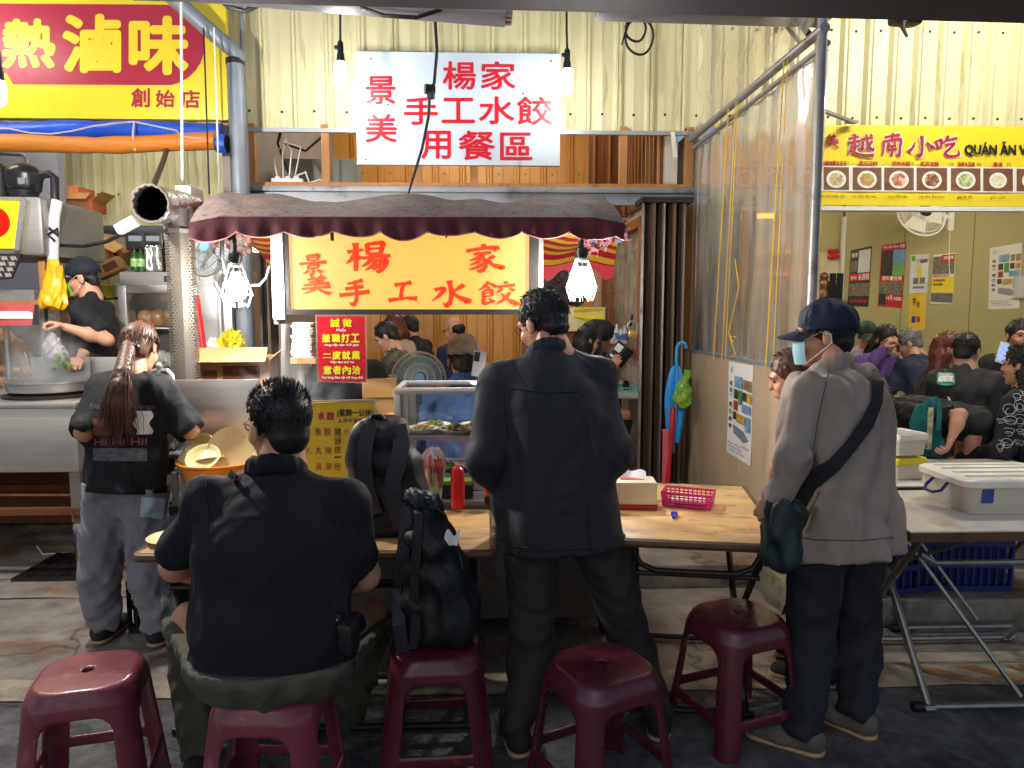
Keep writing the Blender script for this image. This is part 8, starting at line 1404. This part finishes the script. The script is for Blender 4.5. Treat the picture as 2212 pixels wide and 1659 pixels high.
# ================================================================ backpacks
M_bp = cloth('black_nylon', (16, 17, 21), rough=.6); M_bpg = cloth('grey_nylon', (44, 47, 54), rough=.6)
def ribbon(mb, pts, w_, th, nrm):
    pts = [V3(p) for p in pts]; vs = []
    for i, p in enumerate(pts):
        d = (pts[min(i + 1, len(pts) - 1)] - pts[max(0, i - 1)]).normalized(); n = V3(nrm); n = (n - d * n.dot(d)).normalized(); x = d.cross(n) * w_ / 2; vs += [p - x - n * th / 2, p + x - n * th / 2, p + x + n * th / 2, p - x + n * th / 2]
    k = len(pts); mb.add(vs, [(4 * i + j, 4 * i + (j + 1) % 4, 4 * i + 4 + (j + 1) % 4, 4 * i + 4 + j) for i in range(k - 1) for j in range(4)] + [(3, 2, 1, 0), tuple(4 * k - 4 + j for j in range(4))])
def backpack(label, y, poly, depth, straps, m, seed, zb=None, tilt=0, handle=None, pock=None):
    """poly: outline points (u, v, radius) blended into a padded body; straps face the camera"""
    cu_ = sum(p[0] for p in poly) / len(poly); vb = max(p[1] for p in poly); t = thing('backpack', label, 'backpack', P(cu_, vb, y)); S = SDF(.05)
    for i in range(0, len(poly), 2): S.rc(P(poly[i][0], poly[i][1], y + depth / 2), P(poly[i + 1][0], poly[i + 1][1], y + depth / 2), poly[i][2], poly[i + 1][2], flat=((0, 1, 0), depth / 2 / max(.06, poly[i][2])))
    S.disp = folds(seed, .008, .2, .3)
    if zb is not None: S.cut((0, 0, zb), (0, 0, -1))
    mb = MB(m); V, Fq = S.mesh(.0105); mb.add([tuple(p) for p in V], [tuple(int(i) for i in f_) for f_ in Fq]); obj('bag_body', mb, m, t); bv = BVHTree.FromPolygons([tuple(p) for p in V], [tuple(int(i) for i in f_) for f_ in Fq])
    def on(u, v, o_=.01):
        d = ray(u, v); h = bv.ray_cast(CAM, d)
        return (h[0] - d.normalized() * o_) if h[0] is not None else P(u, v, y)
    for pts, w_, mm in straps: mb = MB(mm); ribbon(mb, [on(u, v, .012) if not fl_ else P(u, v, y + fl_ - .001) for u, v, fl_ in pts], w_, .014, (0, -1, 0)); obj('shoulder_strap', mb, mm, t)
    if handle: mb = MB(M_bp); mb.tube([P(u, v, y + depth * .4) for u, v in handle], .009, 7, sx=1.8); obj('grab_handle', mb, M_bp, t)
    if pock: mb = MB(M_bpg); mb.tube([on(u, v, .004) for u, v in pock], .004, 6); obj('zipper', mb, M_bpg, t)
    return t, on
tz2 = .735
backpack('black backpack with wide grey straps standing on the long wooden table', 2.72, [(795, 938, .068), (854, 938, .066), (786, 990, .072), (872, 1000, .075), (792, 1122, .078), (878, 1128, .085), (786, 1055, .075), (880, 1060, .082)], .2, [([(800, 918, 0), (790, 960, 0), (787, 1010, 0), (795, 1060, 0), (812, 1110, 0)], .055, M_bpg), ([(860, 918, 0), (868, 960, 0), (860, 1000, 0), (848, 1040, 0), (852, 1090, 0), (870, 1140, 0)], .062, M_bpg)], M_bp, 31, tz2 + .002, handle=[(800, 908), (804, 898), (822, 898), (832, 908)])
t, on = backpack('tall black backpack with a tissue in its side pocket slumped on a stool', 2.36, [(903, 1090, .04), (928, 1098, .045), (900, 1150, .06), (945, 1165, .07), (902, 1220, .068), (965, 1235, .08), (903, 1290, .07), (984, 1300, .085), (908, 1350, .062), (984, 1342, .08)], .22, [([(900, 1065, 0), (880, 1100, 0), (872, 1180, 0), (862, 1270, 0), (862, 1350, 0), (872, 1410, .02), (880, 1470, .02)], .042, M_bpg), ([(898, 1062, 0), (905, 1110, 0), (900, 1190, 0), (895, 1270, 0), (900, 1350, 0), (892, 1400, .01)], .03, M_bp)], M_bp, 37, .462, pock=[(915, 1075), (960, 1110), (985, 1165), (1000, 1230)])
S = SDF(.02); S.rc(P(893, 1072, 2.42), P(935, 1085, 2.42), .03, .032, flat=((0, 1, 0), 1.3)); S.disp = folds(3, .012, .05, 1); mb = S.into(MB(M_bpg), .008); obj('top_flap', mb, M_bpg, t)
mb = MB(M_wht); c = on(972, 1166, .012); mb.grid(lambda s, q: c + V3(((s - .5) * .05 + .01 * q, -.004 * math.sin(s * 7), .0 + .045 * q * (1 + .3 * math.sin(s * 8)) - .02)), 8, 4); obj('tissue', mb, M_wht, t)
# ================================================================ other people
def at(u, v, y): p = P(u, v, y); return (p.x, p.y)
M_wtrim = mat('white_wire', (226, 226, 226), .5)
def bagx(Hd, T, child, K): pass
m, k = person('cook in a black cap and green mask bagging food over the boiling pan', at(216, 700, 5.15), 92, 1.72, base=.26, lean=6, head=(8, 14, 0), arms={'L': (P(232, 735, 4.95), P(140, 706, 4.85)), 'R': (P(196, 745, 5.1), P(172, 775, 4.9))}, top=dict(m=M_tee, loose=.02, hem=.1, sleeve=.75, wide=1.1, seed=41, fold=.014), pants=dict(m=M_dkpant), shoes=M_shoe, hair=('buzz', M_hblack), cap=cloth('dark_cap', (22, 26, 42)), mask=mat('green_mask', (140, 214, 40), .7), hands={'L': (None, (0, 0, -1), .9), 'R': (None, (0, .3, -1), 1.0)}, vox=.013)
bg_ = thing('food_bag', 'white translucent food bag held open in the cook hands', 'bag', P(118, 790, 4.8)); S = SDF(.03); S.rc(P(112, 718, 4.8), P(112, 745, 4.8), .015, .05).el(P(120, 765, 4.8), (.07, .05, .06)); S.disp = folds(6, .012, .05, .4); M_bagw = mat('milky_film', (230, 222, 226), .3, trans=.3, alpha=.8); mb = S.into(MB(M_bagw), .009); obj('bag', mb, M_bagw, bg_); mb = MB(M_fg); c = P(128, 778, 4.78); rgv = random.Random(4)
for i in range(26): mb.sph(c + V3((rgv.gauss(0, .04), rgv.gauss(0, .02), rgv.gauss(-.01, .03))), (rgv.uniform(.008, .02),) * 3, 6)
obj('greens', mb, mat('cooked_greens', (140, 140, 70), .4, var=.5, vs=30), bg_)
mb = MB(M_steel); mb.b2((P(140, 790, 4.9).x, 4.88, P(140, 812, 4.9).z), (P(196, 790, 4.9).x, 4.9, P(150, 770, 4.9).z)); one('steel_tray', mb, M_steel, 'steel tray edge below the cook hands', 'tray')
person('helper in dark clothes half hidden behind the cook', at(150, 700, 6.0), 70, 1.68, base=.1, head=(0, 20, 0), top=dict(m=M_blk, loose=.025, hem=.1, sleeve=.8, seed=43), pants=dict(m=M_dkpant), hair=('short', M_hblack), cap=cloth('red_check_cap', (150, 40, 60), var=.6, vs=60))
person('worker in a blue cap and beige top bent behind the hood post', at(52, 700, 6.3), 95, 1.6, base=.2, lean=38, head=(0, 25, 0), top=dict(m=cloth('beige_top', (206, 164, 116)), loose=.03, hem=.1, sleeve='long', seed=44, fold=.018), pants=dict(m=M_dkpant), hair=('short', M_hblack), cap=cloth('light_blue_cap', (70, 150, 210)))
m, k = person('vendor in a washed grey cap and blue denim shirt phoning behind the glass cabinet', at(1002, 800, 4.32), 3, 1.7, sit=.57, lean=6, hd=1.12, bulk=1.12, head=(0, 10, 4), arms={'R': (P(1120, 900, 4.35), P(1062, 812, 4.22)), 'L': ((-.08, .05, -.28), (.05, .22, -.1))}, top=dict(m=cloth('denim_shirt', (52, 84, 130), bs=180), loose=.028, hem=.02, sleeve='long', seed=45, fold=.02, collar=True), pants=dict(m=M_dkpant), shoes=M_shoe, hair=('short', M_hblack), cap=cloth('washed_grey_cap', (150, 138, 134), c2=(120, 110, 106), c2s=14, bump=.4), hands={'R': ((-.55, .2, .75), (-.6, .5, .1), .55), 'L': (None, (0, 0, -1), .5)}, vox=.012)
ph = thing('phone', 'pale phone with two camera lenses at the capped vendor ear', 'phone', P(1036, 800, 4.18)); Mk = rotz(-20) @ Matrix.Rotation(R(8), 3, 'Y'); c = P(1035, 786, 4.17); mb = MB(mat('pale_phone', (206, 204, 200), .25)); mb.box(c, (.075, .012, .15), Mk, .005); obj('phone_body', mb, None, ph); mb = MB(M_blackpl); mb.box(c + Mk @ V3((-.016, -.008, .04)), (.034, .004, .055), Mk, .002); obj('camera_bump', mb, M_blackpl, ph)
person('helper in a faded black shirt stooping behind the red notice', at(742, 850, 4.55), 200, 1.62, lean=26, head=(0, 25, 0), bulk=1.1, arms={'L': ((-.1, .1, -.26), (.12, .2, -.08)), 'R': ((.1, .1, -.26), (-.1, .2, -.1))}, top=dict(m=cloth('faded_black_shirt', (50, 56, 62)), loose=.03, hem=.1, sleeve=.9, seed=46, fold=.018), pants=dict(m=M_dkpant), shoes=M_shoe, hair=('short', M_hblack), hands={'L': (None, (0, 0, -1), .5), 'R': (None, (0, 0, -1), .5)})
M_puff = cloth('olive_puffer', (72, 74, 52), rough=.5, bump=.3)
S_ = dict(sit=.5, base=PLAT)
def diner(label, u, y, a, lean, top, hair, head=(0, 15, 0), **k):
    k.setdefault('sit', .47); k.setdefault('base', PLAT); k.setdefault('pants', dict(m=M_dkpant)); return person(label, at(u, 800, y), a, k.pop('H', 1.66), lean=lean, head=head, top=dict(top, hem=.03), hair=hair, **k)
diner('woman with tied dark hair eating in an olive quilted jacket', 900, 6.15, 82, 22, dict(m=M_puff, loose=.03, sleeve='long', seed=51, fold=.02, wl=.07, vert=2.5), ('short', M_hblack), (0, 30, 0), sit=.57, arms={'L': ((-.02, .2, -.2), (-.03, .2, .16)), 'R': ((.04, .2, -.2), (-.06, .2, .15))}, hands={'L': (None, (0, 0, 1), .9), 'R': (None, (0, 0, 1), .9)}, feet=False)
diner('auburn haired diner in a pale vest beyond the olive jacket woman', 884, 6.95, 70, 12, dict(m=cloth('beige_vest', (196, 176, 146)), loose=.03, sleeve=.6, seed=52), ('long', M_haub, -.1), sit=.6, feet=False)
diner('diner in a black T-shirt leaning at the far golden wall', 925, 7.7, 60, 20, dict(m=M_tee, loose=.025, sleeve=.9, seed=53), ('short', M_hblack), sit=.6, feet=False, arms={'R': ((.1, .1, -.26), (.0, .2, -.1))})
diner('balding man in glasses and a navy shirt behind the grey cap', 1006, 7.0, 40, 14, dict(m=cloth('navy_shirt', (30, 38, 66)), loose=.028, sleeve=.9, seed=54), ('bald', M_hblack), (20, 18, 0), sit=.56, H=1.7, glasses=M_iron, feet=False)
m, k = diner('woman with a black bob and pink top reading a phone in a flip case', 1244, 6.15, -62, 8, dict(m=cloth('pale_pink_top', (226, 176, 196)), loose=.03, sleeve=.95, seed=55), ('bob', M_hblack), (-10, 18, 0), sit=.49, arms={'L': (P(1282, 850, 5.95), P(1320, 795, 5.75)), 'R': (P(1300, 850, 6.2), P(1330, 800, 5.9))}, hands={'L': (None, (-.3, .6, .3), .7), 'R': (None, (0, .3, 1), .7)}, feet=False)
pc = thing('phone', 'phone in an open black flip case held by the pink top woman', 'phone', P(1340, 790, 5.72)); c = P(1340, 765, 5.72); Mk = Matrix.Rotation(R(38), 3, 'Y'); mb = MB(M_blackpl); mb.box(c + Mk @ V3((-.042, 0, 0)), (.08, .012, .16), Mk, .004); mb.box(c + Mk @ V3((.042, .012, 0)), (.08, .012, .16), Mk @ rotz(18), .004); obj('case', mb, M_blackpl, pc); mb = MB(M_wht); mb.box(c + Mk @ V3((-.042, -.0075, .03)), (.055, .002, .06), Mk); mb.box(c + Mk @ V3((-.05, -.0075, -.05)), (.03, .002, .02), Mk); obj('card', mb, M_wht, pc)
backpack('black backpack hung behind the pink top woman', 6.9, [(1282, 712, .1), (1305, 715, .1), (1268, 780, .13), (1308, 790, .13)], .25, [([(1278, 700, 0), (1276, 740, 0), (1280, 790, 0)], .05, M_bpg), ([(1296, 704, 0), (1294, 745, 0), (1298, 800, 0)], .05, M_bpg)], M_bp, 33)
# olive room guests
M_gd = dict(feet=False)
diner('woman with long black hair, glasses and a lilac cardigan eating', 1872, 6.4, 196, 16, dict(m=cloth('lilac_cardigan', (108, 80, 140)), loose=.03, sleeve='long', seed=61, fold=.02), ('long', M_hblack, -.2), (0, 22, 4), glasses=M_iron, arms={'R': (P(1872, 800, 6.2), P(1910, 752, 6.1)), 'L': ((-.06, .16, -.22), (.1, .2, .0))}, hands={'R': (None, (-.5, .5, 0), .9), 'L': (None, (0, 0, -1), .6)}, sit=.52, **M_gd)
diner('guest in a green cap and striped top behind the navy cap', 1862, 7.2, 170, 6, dict(m=cloth('striped_top', (190, 176, 196), var=.5, vs=40, stretch=(8, 8, .1)), loose=.03, sleeve='long', seed=62), ('short', M_hblack), cap=cloth('green_cap', (44, 84, 60)), sit=.5, **M_gd)
diner('grey haired man in a navy shirt bowed over the guest table', 2030, 5.95, 24, 26, dict(m=cloth('dark_navy_shirt', (32, 40, 62)), loose=.03, sleeve=.9, seed=63, fold=.018), ('short', M_hgrey), (30, 26, 0), bulk=1.1, sit=.52, arms={'L': ((-.08, .12, -.25), (.04, .22, -.04))}, hands={'L': (None, (0, 0, -1), .6)}, **M_gd)
diner('woman with auburn hair and glasses in a black cardigan looking right', 2016, 5.25, -104, 6, dict(m=cloth('black_cardigan', (26, 26, 28)), loose=.03, sleeve='long', seed=64, fold=.018), ('long', M_haub, -.22), (-10, 4, 0), glasses=M_iron, sit=.46, **M_gd)
lab5 = 'person in a black hoodie with a mountain badge on the back'
diner(lab5, 2092, 4.72, -28, 16, dict(m=cloth('black_hoodie', (32, 32, 35)), loose=.045, sleeve='long', seed=65, fold=.024), ('short', M_hblack), (-22, 14, 0), bulk=1.1, sit=.49, pants=dict(m=cloth('grey_trousers', (86, 86, 90))), **M_gd)
f = onbvh((lab5, 'shirt'), .005); hood = [o for o in SC.objects if o.get('label') == lab5][0]
mb = MB(mat('badge_green', (40, 140, 110), .6)); mb.grid(lambda s, q: f(2024 + 40 * s, 808 + 22 * q + 4 * math.sin(s * 3.1)), 12, 4); mb.m(mat('badge_mountain', (196, 206, 200), .6, var=.25, vs=40)); mb.add([f(2026, 806), f(2034, 792), f(2038, 797), f(2046, 782), f(2060, 807)], [(0, 1, 2, 3, 4)]); mb.m(mat('badge_sun', (196, 120, 70), .6))
for i in range(7): an = .5 + i * .36; mb.tube([f(2046 - 20 * math.cos(an), 788 - 16 * math.sin(an)), f(2046 - 29 * math.cos(an), 788 - 22 * math.sin(an))], .004, 4)
mb.m(M_wht); f2 = onbvh((lab5, 'shirt'), .009); text(mb, 'ADVENTURE', f2, (2026, 813, 2062, 827), bold=.05, eps=(0, -.0001, 0)); obj('back_badge', mb, None, hood)
m, k = diner('man in black with short dark hair facing us while filming with a phone', 2186, 5.7, 168, 4, dict(m=M_blk, loose=.03, sleeve=.9, seed=66), ('short', M_hblack), (0, 4, 0), bulk=1.12, sit=.52, arms={'R': ((.08, .12, -.25), (-.1, .22, .12)), 'L': (P(2200, 800, 5.5), P(2178, 772, 5.35))}, hands={'L': (None, (.6, .3, .2), .8), 'R': (None, (-.6, .4, .2), .8)}, H=1.72, **M_gd)
pc = thing('phone', 'phone with a lit screen held up by the man facing us', 'phone', P(2164, 775, 5.3)); c = P(2165, 762, 5.28); Mk = rotz(8) @ Matrix.Rotation(R(16), 3, 'Y'); mb = MB(M_wht); mb.box(c, (.078, .012, .155), Mk, .005); obj('phone_body', mb, M_wht, pc); mb = MB(mat('lit_screen', (120, 150, 210), .2, var=.6, vs=40, emit=(150, 170, 230), es=.8)); mb.box(c + Mk @ V3((0, -.0075, 0)), (.066, .003, .135), Mk); obj('screen', mb, None, pc)
lab6 = 'person with black curls and a dark sweater with white loop pattern'
diner(lab6, 2262, 4.1, 24, 10, dict(m=cloth('dark_pattern_sweater', (28, 28, 32)), loose=.03, sleeve='long', seed=67, fold=.016), ('curly', M_hblack, -.2), (10, 6, 0), sit=.42, H=1.68, arms={'L': ((-.1, .0, -.28), (-.0, .24, -.1))}, hands={'L': (None, (0, 0, -1), .5)}, **M_gd)
f = onbvh((lab6, 'shirt'), .003); swt = [o for o in SC.objects if o.get('label') == lab6][0]; mb = MB(M_wtrim); rgl = random.Random(4)
for i in range(34):
    cu_, cv_ = 2140 + (i % 5) * 20 + rgl.uniform(-5, 5), 850 + (i // 5) * 26 + rgl.uniform(-6, 6); r0 = rgl.uniform(9, 19); pts = [f(cu_ + r0 * (1 - .6 * j / 26) * math.cos(.46 * j + i * 1.7), cv_ + r0 * (.6 + .3 * math.sin(i)) * (1 - .3 * j / 26) * math.sin(.46 * j + i * 1.7) + .5 * j) for j in range(26)]
    if max((a_ - b_).length for a_, b_ in zip(pts, pts[1:])) < .05: mb.tube(pts, .0012, 4)
if mb.f: obj('loop_pattern', mb, M_wtrim, swt)
person('person in a black T-shirt bending down with one arm hanging', at(2100, 900, 4.3), 70, 1.46, base=PLAT, bulk=.88, lean=80, head=(0, 30, 0), arms={'L': (P(2076, 895, 4.1), P(2054, 950, 4.05)), 'R': ((.0, .1, -.28), (0, .05, -.25))}, top=dict(m=M_tee, loose=.035, hem=.08, sleeve=.8, wide=1.2, seed=68, fold=.02), pants=dict(m=M_dkpant, loose=.03), shoes=M_sneak, hair=('curly', M_hbrown, -.16), hands={'L': (None, (0, 1, -.1), .8), 'R': (None, (0, 0, -1), .6)})
person('young person with brown hair peeping out beside the pale mask', at(1788, 800, 3.05), 62, 1.46, head=(10, 20, 0), lean=12, top=dict(m=cloth('red_top', (150, 30, 44)), loose=.02, hem=.1, sleeve=.8, seed=69), pants=dict(m=M_dkpant), shoes=M_shoe, hair=('short', M_hbrown), vox=.014)
tb_ = thing('tote_bag', 'teal tote bag with a leaf patterned panel hanging by the bending person', 'bag', P(2005, 985, 4.2)); S = SDF(.02); S.rc(P(1995, 895, 4.2), P(1993, 960, 4.2), .06, .075, flat=((0, 1, 0), .4)).rc(P(2012, 895, 4.2), P(2012, 960, 4.2), .06, .075, flat=((0, 1, 0), .4)); S.disp = folds(2, .014, .1, .3); M_tl = cloth('teal_canvas', (30, 116, 116)); mb = S.into(MB(M_tl), .01); obj('bag_body', mb, M_tl, tb_); mb = MB(mat('leaf_print', (190, 196, 150), .7, var=.6, vs=18)); mb.b2((P(2003, 900, 4.15).x, 4.14, P(2003, 970, 4.15).z), (P(2014, 900, 4.15).x, 4.147, P(2003, 880, 4.15).z)); obj('print', mb, None, tb_); mb = MB(M_tl); mb.tube([P(2016, 880, 4.14), P(2026, 862, 4.13), P(2030, 895, 4.12), P(2026, 930, 4.13)], .014, 7, sx=.4); obj('strap', mb, M_tl, tb_)
sl = thing('tube_stool', 'grey tubular stool leg under the black hoodie person', 'stool', P(2130, 1000, 4.6)); mb = MB(M_galv); mb.tube([P(2118, 905, 4.55), P(2132, 915, 4.55), P(2136, 940, 4.55), P(2138, 1010, 4.55)], .014, 8); obj('leg', mb, M_galv, sl); c = P(2100, 915, 4.7); mb = MB(M_blackpl); mb.lathe([(.15, -.03), (.16, 0), (.15, .02)], (c.x, 4.72, PLAT + .37), 20); obj('seat', mb, M_blackpl, sl)
simple_table('dining table in the olive room under the guests hands', (P(1950, 800, 5.6).x, 5.75), (1.1, .7), .74, M_lam); simple_table('second dining table at the right of the olive room', (P(2160, 800, 5.1).x, 5.0), (.8, .7), .74, M_lam)
t = bottle('yellow bottle on the dining table by the lilac cardigan', (P(1886, 715, 5.9).x, 5.9, PLAT + .74), .2, .03, mat('lime_bottle', (190, 210, 60), .3), M_yel)
# steam over the boiling pan
def steam(name, c, r, dens):
    m = bpy.data.materials.new(name); m.use_nodes = True; N = m.node_tree.nodes; N.remove(N['Principled BSDF']); pv = N.new('ShaderNodeVolumePrincipled'); tc = N.new('ShaderNodeTexCoord'); n = N.new('ShaderNodeTexNoise'); n.inputs['Scale'].default_value = 5; n.inputs['Detail'].default_value = 4; n.inputs['Distortion'].default_value = 1; m.node_tree.links.new(tc.outputs['Object'], n.inputs[0])
    g = N.new('ShaderNodeTexGradient'); g.gradient_type = 'SPHERICAL'; mp_ = N.new('ShaderNodeMapping'); mp_.inputs['Scale'].default_value = (1 / r[0], 1 / r[1], 1 / r[2]); m.node_tree.links.new(tc.outputs['Object'], mp_.inputs[0]); m.node_tree.links.new(mp_.outputs[0], g.inputs[0])
    mr = N.new('ShaderNodeMapRange'); mr.inputs[1].default_value = .42; mr.inputs[2].default_value = .75; m.node_tree.links.new(n.outputs[0], mr.inputs[0]); ml = N.new('ShaderNodeMath'); ml.operation = 'MULTIPLY'; m.node_tree.links.new(mr.outputs[0], ml.inputs[0]); m.node_tree.links.new(g.outputs[1], ml.inputs[1]); m2 = N.new('ShaderNodeMath'); m2.operation = 'MULTIPLY'; m.node_tree.links.new(ml.outputs[0], m2.inputs[0]); m2.inputs[1].default_value = dens
    m.node_tree.links.new(m2.outputs[0], pv.inputs['Density']); pv.inputs['Color'].default_value = (.95, .95, .95, 1); m.node_tree.links.new(pv.outputs[0], N['Material Output'].inputs['Volume'])
    mb = MB(m); mb.sph((0, 0, 0), r, 16); o = obj(name, mb, m); o.location = c; o['kind'] = 'stuff'; return o
steam('steam', P(95, 800, 4.7), (.32, .25, .34), 14); steam('steam', P(625, 850, 3.9), (.3, .2, .3), 7)
